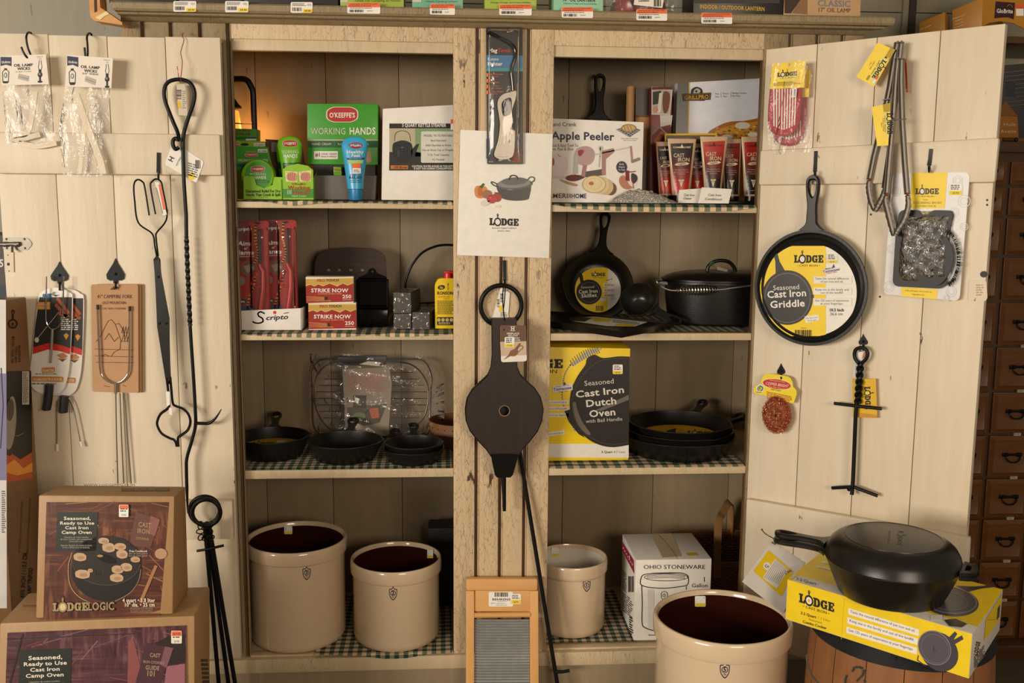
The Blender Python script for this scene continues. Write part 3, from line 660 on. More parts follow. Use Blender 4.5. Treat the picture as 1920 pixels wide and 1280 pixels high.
# --- log tongs with wire fork grips
OFF = .042; C2 = (0, 320, 3.556)
t = thing('log_tongs', 'black iron log tongs with wire fork grips and ring jaws', 'tongs', DL.g(322, 836, OFF))
m = MB()
for pts in ([(995, 298), (965, 110), (948, 72), (915, 60), (893, 95), (898, 200), (922, 345), (1015, 420), (1032, 500), (1045, 570)], [(1037, 290), (1004, 110), (1014, 72), (1042, 55), (1072, 72), (1085, 120), (1113, 310), (1048, 408), (1040, 440), (1055, 570)]):
    m.tube(curve(DL, pts, OFF, *C2), .0021, IRON, 8)
part('wire_grip', m, t)
m = MB()
m.prism([DL.g(x/3.556, 320+y/3.556, OFF-.003) for x, y in ((1025, 590), (1048, 560), (1070, 590), (1076, 700), (1128, 990), (1136, 1280), (1142, 1420), (1110, 1420), (1050, 1040), (1038, 740))], DL.n*.003, IRON); part('arm', m, t)
m = MB()
m.prism([DL.g(*p, OFF) for p in ((289, 490), (299, 484), (303, 515), (318, 596), (319, 690), (321, 712), (312, 716), (304, 660), (295, 610), (292, 540))], DL.n*.0025, CASTS)
for x, y in ((297, 519), (299, 606), (312, 606)): m.ball(DL.g(x, y, OFF+.003), .003, IRON, (1, .6, 1), seg=10)
part('arm', m, t)
for pts in ([(313, 708), (315, 730), (317.5, 757), (314, 766), (302, 775), (296, 786), (295, 797), (303, 812), (318, 821), (326, 824), (330, 830), (331.5, 837)], [(319, 706), (321, 727), (324, 755), (330, 761), (343, 766), (353, 776), (357, 791), (352, 806), (341, 815), (334, 821), (334.5, 837)]):
    m = MB(); m.tube(curve(DL, pts, OFF), .0026, IRON, 8, flat=1.6); part('jaw', m, t)
m = MB(); P_ = Pl(DL.p+DL.n*(OFF+.004), DL.n); m.prism([P_.g(*p) for p in ((290, 340), (298, 342), (313, 402), (305, 404))], P_.n*.0006, PAPER); A = Art(m, Pl(P_.p+P_.n*.0008, P_.n)); A.poly([(297, 346), (301, 345), (311, 393), (306, 393)], ink('#e8703a')); A.line([(293, 352), (305, 400)], 1, GRY); part('price_tag', m, t, 'orange and white price tag')
m = MB(); m.prism([P_.g(*p) for p in bez([(311, 733), (318, 734), (319, 758), (313, 762)], 1.5)], P_.n*.0006, PAPER); m.prism([P_.g(*p) for p in ((317, 764), (322, 765), (323, 778), (317, 776))], P_.n*.0006, PAPER); part('paper_sleeve', m, t, 'white paper sleeve')
# --- two telescoping roasting forks on die-cut cards
FC = [(72, 557), (78, 547), (90, 541), (104, 539), (118, 541), (130, 548), (137, 560), (134, 640), (130, 690), (124, 718), (117, 732), (104, 740), (84, 739), (64, 730), (55, 708), (60, 668), (66, 610)]
def fork_card(dx, off, label, up):
    t = thing('roasting_fork', label, 'roasting fork', DL.g(90+dx, 768, off), 'carded telescoping roasting forks')
    P = Pl(DL.p+DL.n*off, DL.n); m = MB(); q = lambda x, y: (x+dx+(y-560)*.012*(dx > 0), y+(2 if dx else 0))
    hole = [q(*p) for p in ((96, 552), (100, 547), (110, 547), (114, 552), (105, 556))]
    m.prism([P.g(*q(*p)) for p in cat2(FC, 3, True)], P.n*.0012, ink('#f2ece2', .5), [[P.g(*p) for p in hole]])
    A = Art(m, Pl(P.p+P.n*.0014, P.n)); f = lambda L: [q(*p) for p in L]
    A.poly(f([(74, 557), (135, 557), (134, 600), (132, 653), (112, 646), (90, 643), (62, 651), (66, 610)]), ink('#2b2723'), holes=[])
    A.poly(f([(62, 651), (90, 643), (112, 646), (132, 653), (131, 664), (112, 658), (90, 655), (61, 664)]), ink('#d8301e'))
    A.rect(*q(70, 566), *q(94, 580), ink('#e39a2e'), 2); A.T('EXTENDABLE', *q(82, 572), 3, WHITEC, w=20, l=3); A.T('RALLONGE', *q(82, 578), 3, WHITEC, w=19, l=3)
    A.poly(f([(80, 551), (96, 550), (96, 558), (80, 559)]), ink('#2f6f9e'), 3)
    for a, b_ in (((108, 560), (128, 586)), ((105, 572), (124, 592)), ((112, 588), (128, 594))): A.line([q(*a), q(*b_)], 6, ink('#b4542c'), 2)
    A.line([q(68, 637), q(110, 585)], 1.2, ink('#b8aea0'), 2); A.ell(*q(69, 637), 4, 5, ink('#e9d5bb'), 3)
    A.greek(q(114, 0)[0], 594, q(133, 0)[0], 620, 7, WHITEC, 2, seed=4); A.poly(f([(119, 628), (124, 624), (129, 628), (124, 637)]), ink('#e39a2e'), 2)
    A.poly(f([(106, 665), (119, 661), (127, 668), (116, 674)]), ink('#c98a52'), 2); A.poly(f([(106, 670), (116, 674), (126, 671), (117, 678)]), ink('#6b3f23'), 2)
    A.poly(bez(f([(78, 689), (103, 688), (103, 698), (78, 699)]), 3), ink('#d98b35'), 2); A.T('ROASTER', *q(90.5, 696.5), 5, WHITEC, w=22, bold=True, l=3)
    A.poly(bez(f([(60, 705), (119, 706), (119, 716), (60, 715)]), 3), ink('#d98b35'), 2); A.T('FOURCHETTE À RÔTIR', *q(89.5, 713.5), 5, WHITEC, w=54, bold=True, l=3)
    A.greek(q(66, 0)[0], 700, q(116, 0)[0], 703, 1, GRY, 2); A.greek(q(60, 0)[0], 718, q(116, 0)[0], 722, 1, GRY, 2)
    part('backing_card', m, t, 'printed white card with red wave')
    m = MB(); g = lambda pts, o, n=6: [V(p) for p in curve(P, pts, o, n=n)]
    if up:
        m.tube(g([(87.5, 518), (87, 545), (86, 585), (87, 603), (92, 613), (98, 617), (106, 615), (113, 607), (117, 595), (118.5, 560), (119.5, 518)], .012), .0017, CHROME, 8); part('tines', m, t)
        m = MB(); m.tube(g([(98.5, 616), (97, 650), (95, 680)], .012), .0032, CHROME, 12); m.tube(g([(98.3, 620), (97, 650)], .012), .0040, STEEL, 12); part('shaft', m, t)
        m = MB(); H = g([(92.5, 721), (91.5, 735), (89, 755), (87, 766), (86.7, 769)], .012); m.tube(H, [.0105]*(len(H)-4)+[.010, .009, .007, .004], ink('#26262a', .5), 14); part('handle', m, t, 'black rubber grip')
    else:
        m.tube(g([(107+0, 838), (107, 800), (107, 765), (109, 752), (119, 745), (130, 748), (138, 765), (146, 800), (152, 832)], .006), .0017, CHROME, 8); part('tines', m, t)
        m = MB()
        for a, b_ in (((107, 832), (107.5, 845)), ((151, 827), (154, 837))): m = MB(); m.tube([P.g(*a, .006), P.g(*b_, .006)], .0035, WHITEC, 8); part('tine_guard', m, t, 'white plastic tine tip')
        m = MB(); H = g([(121, 742), (120, 756), (119, 770), (119, 774)], .008); m.tube(H, [.0105]*(len(H)-4)+[.010, .009, .007, .004], ink('#26262a', .5), 14); part('handle', m, t, 'black rubber grip')
fork_card(0, .014, 'front roasting fork on white and black card, tines pointing up', True)
fork_card(21, .006, 'roasting fork card tucked behind another, its tines hanging down', False)
# --- kraft-carded campfire forks, three deep
def camp_fork(dx, dy, off, label, rod, full):
    t = thing('campfire_fork', label, 'campfire fork', DL.g(rod[-1][0], rod[-1][1], off), 'kraft-carded campfire forks')
    P = Pl(DL.p+DL.n*off, DL.n); m = MB(); q = lambda x, y: (x+dx, y+dy)
    m.prism([P.g(*q(*p)) for p in bez([(171, 533), (259, 533), (260, 736), (174, 734)], 4)], P.n*.0012, CARD, [[P.g(*q(*p)) for p in ((206, 543), (213, 537), (220, 537), (226, 543))]])
    A = Art(m, Pl(P.p+P.n*.0014, P.n))
    if full:
        k = ink('#4a3322', .8)
        A.T('41" CAMPFIRE FORK', 215, 559, 7, k, w=66); A.T('OLD MOUNTAIN', 214, 570, 6, k, w=45); A.T('CAST IRON COOKWARE', 214, 580, 4, k, w=44)
        A.line([(180, 640), (190, 628), (197, 612), (203, 601), (209, 599), (216, 608), (222, 625), (227, 640)], .9, k); A.line([(196, 637), (204, 625), (208, 630), (214, 640), (222, 632)], .9, k)
        A.line([(216, 608), (223, 606), (230, 618), (234, 630)], .9, k)
        for x in (231, 236, 241): A.line([(x, 612), (x-3, 624), (x+2, 624), (x-3, 640), (x+3, 640), (x, 612)], .8, k)
        A.line([(178, 654), (250, 656)], .9, k); A.line([(178, 667), (250, 669)], .9, k); A.line([(180, 679), (250, 680)], .9, k); A.line([(226, 640), (225, 654), (214, 660), (208, 668)], .9, k); A.line([(192, 667), (197, 664), (205, 668)], .8, k)
        A.line([(194, 723), (206, 725)], .8, k); A.line([(230, 722), (236, 724)], .8, k)
    part('backing_card', m, t, 'brown kraft card')
    m = MB()
    if full:
        m.tube(curve(P, [(183, 571), (184.5, 610), (186.5, 660), (188, 692), (193, 706), (204, 715), (216, 718), (228, 714), (238, 704), (242, 690), (243, 650), (243, 610), (243, 574)], .008), .0024, CHROME, 10); part('tines', m, t); m = MB()
        for x, y in ((183, 572), (243, 575)): m = MB(); m.tube([P.g(x, y-1, .008), P.g(x+.3, y+8, .008)], .0031, BLK, 10); part('tine_guard', m, t, 'black tine tip')
        m = MB(); m.tube([P.g(217, 717, .008), P.g(217, 738, .008)], .0034, STEEL, 10)
    m.tube([P.g(*p, .006) for p in rod], .0017, STEELD, 8); part('rod', m, t)
camp_fork(0, 0, .016, 'chrome campfire fork on front kraft card with mountain drawing', [(217, 736), (218.5, 820), (221, 906)], True)
camp_fork(5, 0, .010, 'second kraft fork card, just behind the one with the mountain drawing', [(225, 737), (228, 820), (232, 906)], False)
camp_fork(10, -1, .004, 'rearmost kraft fork card, edge showing beside the mountain drawing', [(233, 737), (239, 820), (246, 906)], False)
# ================================================================== cartons standing in front of that door
def carton(name, label, cat, quad, surf, depth, mat, group=None, bev=.0015, zfloor=None, artfn=None, side=None, build=None):
    """front face given by photo points on a plane; depth is a vector away from the camera"""
    P = [surf.g(*p) for p in quad]
    if zfloor is not None:
        P[2].z = zfloor; P[3].z = zfloor
    m = MB(); m.hexa(P, depth, mat, bev)
    if artfn: artfn(Art(m, Pl(surf.p+surf.n*(.0004), surf.n)))
    if side: side(m, P, depth)
    if build: build(m)
    return solo(name, label, cat, m, group)
def face_art(P, a=0, b=1, c=2, out=.0004):                 # plane through three corners, facing the camera
    n = (P[b]-P[a]).cross(P[c]-P[a]).normalized()
    if n.dot(CAM-P[a]) < 0: n = -n
    return Pl(P[a]+n*out, n)
# low platform the big cartons stand on
def oven_art(A, T, small):
    brn = ink('#5a2f22', .35); red = ink('#7c4028', .4); gold = ink('#a5763a', .4)
    tl, tr, br, bl = T
    q = lambda a, b: (tl[0]*(1-a)*(1-b)+tr[0]*a*(1-b)+br[0]*a*b+bl[0]*(1-a)*b, tl[1]*(1-a)*(1-b)+tr[1]*a*(1-b)+br[1]*a*b+bl[1]*(1-a)*b)
    W = tr[0]-tl[0]; sk = (tr[1]-tl[1])/W
    A.poly([q(0, 0), q(1, 0), q(1, 1), q(0, 1)], m_straw('straw_print_brown' if small else 'straw_print_plum', *(('#341913', '#5e3122', '#94603a') if small else ('#32191c', '#59333a', '#8a6462'))), 1)
    rn = random.Random(5 if small else 9)
    for i in range(40):                                # straw strokes of the picture's ground
        a, b = rn.random(), rn.random()**1.3*.75; ln = rn.uniform(.05, .22); an = rn.uniform(-1.1, -.2) if a < .5 else rn.uniform(.1, .7)
        p, r = (a, b), (min(1, max(0, a+ln*math.cos(an))), min(1, max(0, b+ln*math.sin(an))))
        A.line([q(*p), q(*r)], rn.uniform(.8, 2.2), rn.choice([red, gold, ink('#8a4a30', .4), ink('#6a3524', .4), ink('#9c6a44', .4)] if small else [ink('#7d4a4a', .4), ink('#8d6a68', .4), red, ink('#5c3038', .4)]), 2)
    return q, W, sk
def text_block(A, q, W, sk, x0, y0, x1, y1, k=1.):
    A.poly([q(x0, y0), q(x1, y0), q(x1, y1), q(x0, y1)], ink('#1d2219', .4), 4); c = (x0+x1)/2; h = (y1-y0)
    for i, s_ in enumerate(('Seasoned,', 'Ready to Use', 'Cast Iron', 'Camp Oven')):
        A.T(s_, *q(c, y0+h*(.20+.118*i*k)), 5.6, ink('#e8ddc8'), w=W*(x1-x0)*(.66, .84, .58, .74)[i], bold=True, l=5, skew=sk)
    for i, s_ in enumerate(('Utensilios de cocina curados,', 'de hierro fundido, para campamento.', 'Listos para usar.', '', 'Apprêté. Batterie de cuisine en fonte', 'prête à utiliser pour le camping.')):
        if s_ and k <= 1: A.T(s_, *q(c, y0+h*(.66+.052*i)), 3, ink('#b9ad98'), w=W*(x1-x0)*(.6, .78, .36, 0, .76, .66)[i], l=5, skew=sk)
SL = VP((-.8, -.56, .51), 1.5, 8)
ZB1 = SL.g(190, 1161).z+.003
SU = VP((-.8, -.550, ZB1), 1.5, 8); DEP = [V((.018, .085, -.004)), V((.002, .085, -.004)), V((.002, .127, 0)), V((.018, .127, 0))]
def up_art(A):
    q, W, sk = oven_art(A, [(87, 941), (317, 941), (300, 1156), (81, 1162)], True)
    iron, lid = ink('#1c1512', .35), ink('#2a211b', .35)
    C_ = lambda x, y: (x/3.2, 880+y/3.2)               # points measured in the enlarged crop
    e = lambda cx, cy, rx, ry, m, l, **k: A.poly([C_(*p) for p in ell(cx, cy, rx, ry, **k)], m, l)
    e(640, 600, 212, 190, iron, 3); e(640, 545, 205, 148, lid, 4); A.line([C_(*p) for p in ell(640, 545, 205, 148, a0=10, a1=170)], 1.2, ink('#57483a', .4), 5)
    A.line([C_(*p) for p in cat2([(432, 500), (410, 580), (420, 690), (470, 760), (545, 800)], 5)], 1.6, ink('#b59a6a', .3), 5); A.line([C_(*p) for p in cat2([(845, 600), (830, 670), (780, 740), (690, 790)], 5)], 1.3, ink('#a08a62', .3), 5)
    e(640, 535, 62, 24, ink('#120e0c', .3), 5, rot_=18); e(600, 518, 18, 8, ink('#a98252', .4), 6)
    A.T('10', *C_(583, 640), 9, ink('#0f0c0a'), l=6, rot_=10)
    for x, y, a, b_, r_ in ((622, 428, 34, 20, 0), (652, 468, 40, 30, 10), (722, 462, 36, 22, 5), (732, 508, 35, 28, -5), (480, 525, 40, 26, 0), (495, 628, 46, 28, 8), (542, 606, 16, 12, 20), (812, 540, 30, 18, 0), (705, 600, 36, 26, 0), (758, 586, 36, 26, -20), (700, 650, 42, 26, -4)):
        A.poly([C_(*p) for p in bez([(x-a, y-b_*.5), (x-a*.4, y-b_), (x+a*.5, y-b_*.9), (x+a, y-b_*.3), (x+a*.9, y+b_*.7), (x, y+b_), (x-a*.9, y+b_*.6)], 10)], ink('#c3a07c', .5), 7); e(x+a*.1, y+b_*.15, a*.5, b_*.4, ink('#ab8560', .5), 8)
    A.poly([C_(*p) for p in ((815, 250), (960, 300), (905, 465), (775, 460))], ink('#6a4038', .35), 4); A.poly([C_(*p) for p in ((905, 275), (960, 300), (930, 400), (885, 380))], ink('#8a5650', .4), 5)
    for i, s_ in enumerate(('CAST', 'IRON', 'COOKING')): A.T(s_, *C_(868-i*7, 345+i*38), 10, ink('#a58a5c'), w=24, bold=True, l=6, rot_=6)
    A.T('Free Cookbook', *C_(830, 495), 4, ink('#d9cbb4'), w=34, bold=True, l=6); A.T('Libro de cocina gratuito', *C_(830, 508), 3, ink('#b9ad98'), w=36, l=6); A.T('Livre de cuisine gratuit', *C_(828, 521), 3, ink('#b9ad98'), w=36, l=6)
    A.line([C_(935, 580), C_(845, 790)], 6, ink('#a5744a', .4), 6); e(965, 505, 36, 32, ink('#b98e6c', .4), 6)
    text_block(A, q, W, sk, .09, .085, .425, .42)
    tn = ink('#a58c62', .5); dk = ink('#17110d', .5)
    A.logo(*C_(312, 856), 68.5, 18.5, dk, ink('#d8c58a'), l=9, skew=-.02); A.logo(*C_(316, 850), 66.5, 15.5, tn, ink('#d8c58a'), l=11, skew=-.02); A.T('LOGIC', *C_(610, 847), 15, dk, w=52, bold=True, l=9, skew=-.02); A.T('LOGIC', *C_(607, 842), 14, tn, w=50, l=11, bold=True, skew=-.02)
    A.T('4 quart • 3.8 liter', *C_(833, 795), 7, ink('#e0d4be'), w=61, bold=True, l=9); A.T('10" dia. • 25 cm', *C_(837, 822), 7, ink('#e0d4be'), w=58, bold=True, l=9)
    for i in range(3): A.T(('Accessories sold separately', 'Los accesorios se venden por separado', 'Accessoires vendus séparément')[i].replace('é', 'e'), *C_(850, 834+i*11), 3, ink('#a5957c'), w=42, l=9)
def up_side(m, P, d):
    s_ = face_art([P[0], P[1], P[1]+d[1]]); A = Art(m, s_)
    A.T('WWW.LODGEMFG.COM', 205, 911, 3, ink('#4e3620'), w=96, l=1); A.rect(228, 915, 318, 920, ink('#6b4a2c'), 1); A.T('CAST IRON CAMP OVEN', 273, 919.4, 3, ink('#c19a68'), w=82, l=2)
def up_more(m):
    Art(m, Pl(SU.p+SU.n*.0005, SU.n)).tag(223, 946, 241, 969, low='#f2efe6', top='#f2efe6', l=14, seed=5); Art(m, Pl(SU.p+SU.n*.0005, SU.n)).rect(224, 947, 240, 953, ink('#ee6a35'), 16)
carton('camp_oven_carton', 'brown carton with camp oven picture, stacked on a larger carton', 'carton', [(72, 928), (327, 930), (324, 1156), (67, 1163)], SU, DEP, KRAFT, 'camp oven cartons', .004, ZB1, up_art, up_side, up_more)
def low_art(A):
    q, W, sk = oven_art(A, [(14, 1186), (350, 1172), (345, 1420), (5, 1430)], False)
    C_ = lambda x, y: (x/3.2, 880+y/3.2)
    A.poly([C_(*p) for p in ((770, 1025), (800, 1015), (870, 1290), (760, 1500))], ink('#8a4a48', .4), 3); A.poly([C_(*p) for p in ((1000, 1180), (1110, 1165), (1105, 1500), (960, 1500))], ink('#9a5f6a', .4), 3); A.poly([C_(*p) for p in ell(1075, 1090, 140, 90)][:1] and [C_(930, 1040), C_(1010, 1000), C_(1112, 985), C_(1110, 1160), C_(1000, 1178)], ink('#2a1a1a', .4), 3)
    A.poly([C_(*p) for p in ((880, 1040), (1040, 1070), (960, 1290), (810, 1290))], ink('#4c2c34', .35), 4)
    A.poly([C_(*p) for p in ((990, 1060), (1040, 1070), (1000, 1190), (960, 1170))], ink('#7d5058', .4), 5)
    for i, s_ in enumerate(('CAST', 'IRON COOKING', 'GUIDE', '101')): A.T(s_, *C_(930-i*8, 1125+i*38), 10, ink('#a58a6c'), w=(20, 40, 26, 18)[i], bold=True, l=6, rot_=4)
    A.line([C_(135, 990), C_(60, 1280)], 3, ink('#241512', .4), 4)
    for i in range(3): A.line([C_(40+i*4, 1015+i*3), C_(800, 985)], .8, ink('#2b1712'), 4)
    text_block(A, q, W, sk, .072, .14, .362, .52, 1.0)
def low_more(m):
    A = Art(m, Pl(SL.p+SL.n*.0005, SL.n)); A.tag(321, 1182, 341, 1206, top='#efe8da', low='#e9dfcb', l=8, seed=9); A.rect(322, 1183, 340, 1192, ink('#ee6a35'), 10, 1.5); A.T('$214.95', 331, 1190, 4, ink('#5a2a18'), w=14, l=11)
def low_side(m, P, d):
    s_ = face_art([P[1], P[2], P[2]+d], 0, 1, 2); A = Art(m, s_)
    for i in range(9): A.rect(377+i*.6, 1235+i*8, 390+i*.6, 1240+i*8, ink('#4a3320'), 1)
    s2 = face_art([P[0], P[1], P[1]+d], 0, 1, 2); Art(m, s2).T('DUTCH OVEN', 56, 1137, 6, ink('#5a3d22'), w=26, l=1)
ZB0 = ZB1-.33
carton('camp_oven_carton', 'larger brown camp oven carton underneath, standing lowest in the stack', 'carton', [(-1, 1168), (365, 1154), (361, 1500), (-16, 1520)], SL, V((-.004, .16, 0)), KRAFT, 'camp oven cartons', .005, 0.0, low_art, low_side, low_more)
# tall tripod carton seen edge on at the frame side
fx, bx_ = uy(12, 1000, -.21), uy(77, 1000, -.078); ang = math.degrees(math.atan2(bx_.y-fx.y, bx_.x-fx.x))
nn = V((bx_.y-fx.y, -(bx_.x-fx.x), 0)).normalized(); nn = nn if nn.x > 0 else -nn
ST = Pl(fx, nn); ztop = ST.g(40, 558).z
m = MB(); a = V((fx.x, fx.y, 0)); e = V((bx_.x, bx_.y, 0)); wv = V((-.13, -.03, 0))
m.hexa([a+V((0, 0, .0)), e+V((0, 0, .0)), e+V((0, 0, ztop)), a+V((0, 0, ztop))], wv, KRAFTD, .003)
A = Art(m, Pl(ST.p+ST.n*.0006, ST.n)); C_ = (0, 440, 1.829); A.c = C_; dk = ink('#2a1c12', .7)
A.ring(44, 305, 17, 17, 6, dk); A.ell(44, 306, 4, 6, dk); A.poly([(41, 290), (47, 290), (48, 272), (52, 262), (44, 255), (38, 262), (41, 272)], dk, holes=[[(42, 270), (46, 270), (46, 262), (42, 262)]])
A.T('43½ INCH / 110.5 CM', 47, 440, 9, dk, w=92, rot_=-88, al='l', bold=True); A.T('CAMP TRIPOD', 58, 440, 6, dk, w=58, rot_=-88, al='l', bold=True); A.greek(63, 380, 72, 438, 10, dk, 1)
A.poly([(12, 468), (107, 466), (112, 835), (14, 850)], ink('#191310', .4)); A.poly([(13, 760), (40, 750), (70, 770), (110, 745), (112, 835), (14, 850)], ink('#c4561a', .4), 2); A.poly([(20, 790), (50, 770), (80, 800), (111, 780), (112, 812), (60, 825), (20, 815)], ink('#ef9a2a', .4), 3)
A.poly(ell(40, 650, 23, 108, rot_=4), ink('#060505', .3), 2); A.poly(ell(36, 645, 19, 92, rot_=4), ink('#a09684', .4), 3); A.poly(ell(35, 600, 13, 38, rot_=4), ink('#54483a', .4), 4); A.line([(14, 684), (60, 690), (80, 680)], 2, ink('#8f8478', .3), 5)
A.rect(76, 468, 100, 582, ink('#cfc5b4'), 4); A.greek(79, 472, 97, 578, 24, ink('#6a6055'), 5)
A.T('43½ INCH / 110.5 CM', 84, 1245, 15, dk, w=155, rot_=-86, al='l', bold=True); A.T('CAMP TRIPOD', 106, 1245, 13, dk, w=104, rot_=-86, al='l', bold=True)
A.T('24 inch chain adjusts food to desired heights', 70, 1090, 6, dk, w=180, rot_=-87, al='l'); A.T('Black coated construction with leg locking chain ring', 97, 1090, 6, dk, w=185, rot_=-87, al='l')
# its narrow front carries a pale picture
sf = face_art([a, a+V((0, 0, 1)), a+wv], 0, 1, 2)
A = Art(m, sf); A.poly([(-40, 560), (11, 562), (13, 1140), (-40, 1140)], ink('#e6e2dc', .5)); A.poly([(-40, 700), (12, 700), (12.5, 900), (-40, 900)], ink('#8a86a8', .5), 2); A.line([(2, 690), (6, 760), (1, 840)], 2, ink('#4a4258'), 3); A.greek(3, 920, 11, 1000, 20, GRY, 2)
solo('tripod_carton', 'tall narrow brown carton printed with a black skillet outline', 'carton', m)
m = MB(); P_ = YP(-.02); m.hexa([P_.g(-30, 470), P_.g(9, 470), P_.g(30, 1000), P_.g(-30, 1000)], (0, .02, 0), KRAFTD); 
for p in m.v: pass
m = MB(); x9 = uy(10, 520, .1).x; m.box((x9-.2, .02, 0), (x9+.06, .2, 1.28), ink('#3a2418', .5)); Art(m, Pl((0, .0196, 0), (0, -1, 0))).T('5', 3, 500, 14, WHITEC, w=8, bold=True, l=1); Art(m, Pl((0, .0196, 0), (0, -1, 0))).rect(-20, 535, 14, 556, ink('#22303f'), 1)
solo('dark_crate', 'dark brown crate just showing past the folded door edge', 'crate', m)
# --- folded iron camp tripod leaning on the door
t = thing('camp_tripod', 'folded black iron camp tripod with rings, leaning by the cartons', 'tripod', uy(428, 1275, -.16))
TP = VP((-.55, -.112, .75), 0, -4)
g = lambda x, y, o=0: TP.g(x/3.2, 880+y/3.2, o)
for r_, cx, cy, o in ((90, 1228, 245, .0), (84, 1238, 258, .016)):
    m = MB(); m.tube(catmull([g(cx+r_*math.cos(a_), cy+r_*.93*math.sin(a_), o) for a_ in [i*math.pi/10 for i in range(20)]], 2, True), .0052, IRON, 10, closed=True); part('ring', m, t)
for x0, x1, o in ((1228, 1312, .008), (1240, 1370, -.004), (1252, 1410, .004)):
    m = MB(); p0, p1 = g(x0, 320, o), g(x1, 1280, o); m.tube([p0, p0+(p1-p0)*((.004-p0.z)/(p1.z-p0.z))], .0055, IRON, 10); part('leg', m, t)
m = MB(); m.tube([g(1182, 488, .012), g(1245, 478, .014), g(1342, 455, .012)], .0035, IRON, 8); part('cross_bar', m, t)
m = MB()
rn = random.Random(3)
for i in range(9):
    cx, cy = 1205+(i % 3)*30+rn.uniform(-5, 5), 335+(i//3)*36; a_ = rn.uniform(0, 3); R3 = rot('Y', a_) @ rot('Z', rn.uniform(-.8, .8)) @ rot('X', 1.57)
    cc = g(cx, cy, .016+.003*(i % 2)); m.tube([cc+R3 @ V((.010*math.cos(q), .006*math.sin(q), 0)) for q in [k*math.pi/6 for k in range(12)]], .0016, IRON, 6, closed=True)
part('chain', m, t, 'short bunched iron chain')
# ================================================================== makers
def M4(loc, R): return Matrix.Translation(V(loc)) @ R.to_4x4()
def pan(mb, M, r, h, th=.004, mat=CAST, base=.82, lips=(), lipk=.05, n=72, foot=True):
    """cast pan, opening along local +z, rim at z = h; lips: angles (deg) of pour spouts"""
    prof = [(0, 0), (base*r*.97, 0), (base*r, .003), (base*r+(r-base*r)*.5, h*.5), (r*.985, h*.93), (r, h-.002), (r-.001, h), (r-th, h), (r-th-.001, h-.003), (base*r+(r-base*r)*.45-th, h*.45), (base*r-th-.002, .010), (base*r-th-.010, .0055), (0, .005)]
    vs = []
    for q, z in prof:
        for j in range(n):
            a = 2*math.pi*j/n; k = 1
            if z > h*.8:
                for L in lips:
                    d = abs((math.degrees(a)-L+180) % 360-180)
                    if d < 12: k = 1+lipk*(1-d/12)**1.2
            vs.append(M @ V((q*k*math.cos(a), q*k*math.sin(a), z)))
    mb.add(vs, [(i*n+j, i*n+(j+1) % n, (i+1)*n+(j+1) % n, (i+1)*n+j) for i in range(len(prof)-1) for j in range(n)], mat)
def grip(mb, M, x0, L, z, mat=CAST, w0=.034, w1=.0105, w2=.0165, th=.010, drop=0., hole=True):
    """skillet handle leaving the wall at local x0 along +x"""
    S = [(0, w0), (.05, w0*.72), (.13, w0*.45), (.25, w1*1.08), (.45, w1), (.65, w1*1.25), (.8, w2), (.9, w2*.96), (.97, w2*.62), (1, w2*.15)]
    top = cat2([(x0+a*L, b) for a, b in S], 4); out = top+[(x, -y) for x, y in top[::-1]]
    hl = [(x0+L*.60, 0), (x0+L*.68, w2*.36), (x0+L*.80, w2*.5), (x0+L*.885, w2*.42), (x0+L*.905, 0), (x0+L*.885, -w2*.42), (x0+L*.80, -w2*.5), (x0+L*.68, -w2*.36)]
    hl = cat2(hl, 3, True) if hole else None
    loops = [out]+([hl] if hole else [])
    def lay(k, ins):
        res = []
        for li, lp in enumerate(loops):
            nn = len(lp); q = []
            for i in range(nn):
                a, b, c = V(lp[i-1]), V(lp[i]), V(lp[(i+1) % nn]); t = (c-a); t = t.normalized() if t.length > 1e-9 else V((1, 0)); p = b+V((-t.y, t.x))*(-ins if li == 0 else ins)*(-1 if li else 1)
                if li == 0: p = b-V((0, 1))*ins*(1 if b.y > 0 else -1) if abs(b.y) > ins else V((b.x-ins*.5, b.y))
                else: cxy = V((x0+L*.78, 0)); p = b+(b-cxy).normalized()*ins
                q.append(M @ V((p.x, p.y, z+k+drop*(p.x-x0)/L)))
            res.append(q)
        return res
    Ls = [lay(th/2, th*.28), lay(th*.22, 0), lay(-th*.22, 0), lay(-th/2, th*.28)]
    for li in range(len(loops)):
        nn = len(loops[li]); vs = [p for L_ in Ls for p in L_[li]]
        mb.add(vs, [(k*nn+i, k*nn+(i+1) % nn, (k+1)*nn+(i+1) % nn, (k+1)*nn+i) for k in range(3) for i in range(nn)], mat)
    for L_ in (Ls[0], Ls[-1]): mb.sheet(L_[0], mat, L_[1:])
def helper(mb, M, r, z, mat=CAST, ang=180, w=.05, L=.03, th=.008):          # small loop handle opposite the grip
    c, s_ = math.cos(R_(ang)), math.sin(R_(ang)); f = lambda x, y: (r*.985+x, y)
    o = [(0, -w), (L*.6, -w*.8), (L, -w*.45), (L, w*.45), (L*.6, w*.8), (0, w)]; hl = [(L*.25, -w*.5), (L*.6, -w*.35), (L*.6, w*.35), (L*.25, w*.5)]
    T = lambda p: M @ V(((r*.985+p[0])*c-p[1]*s_, (r*.985+p[0])*s_+p[1]*c, z-th/2))
    d = (M.to_3x3() @ V((0, 0, 1)))*th; mb.prism([T(p) for p in bez(o, .006)], d, mat, [[T(p) for p in bez(hl, .004)]])
def skillet_label(A, cx, cy, rx, ry, word, k=1.):                            # round paper label: yellow, pan drawing, lettering
    A.ell(cx, cy, rx, ry, PAPER, 1)
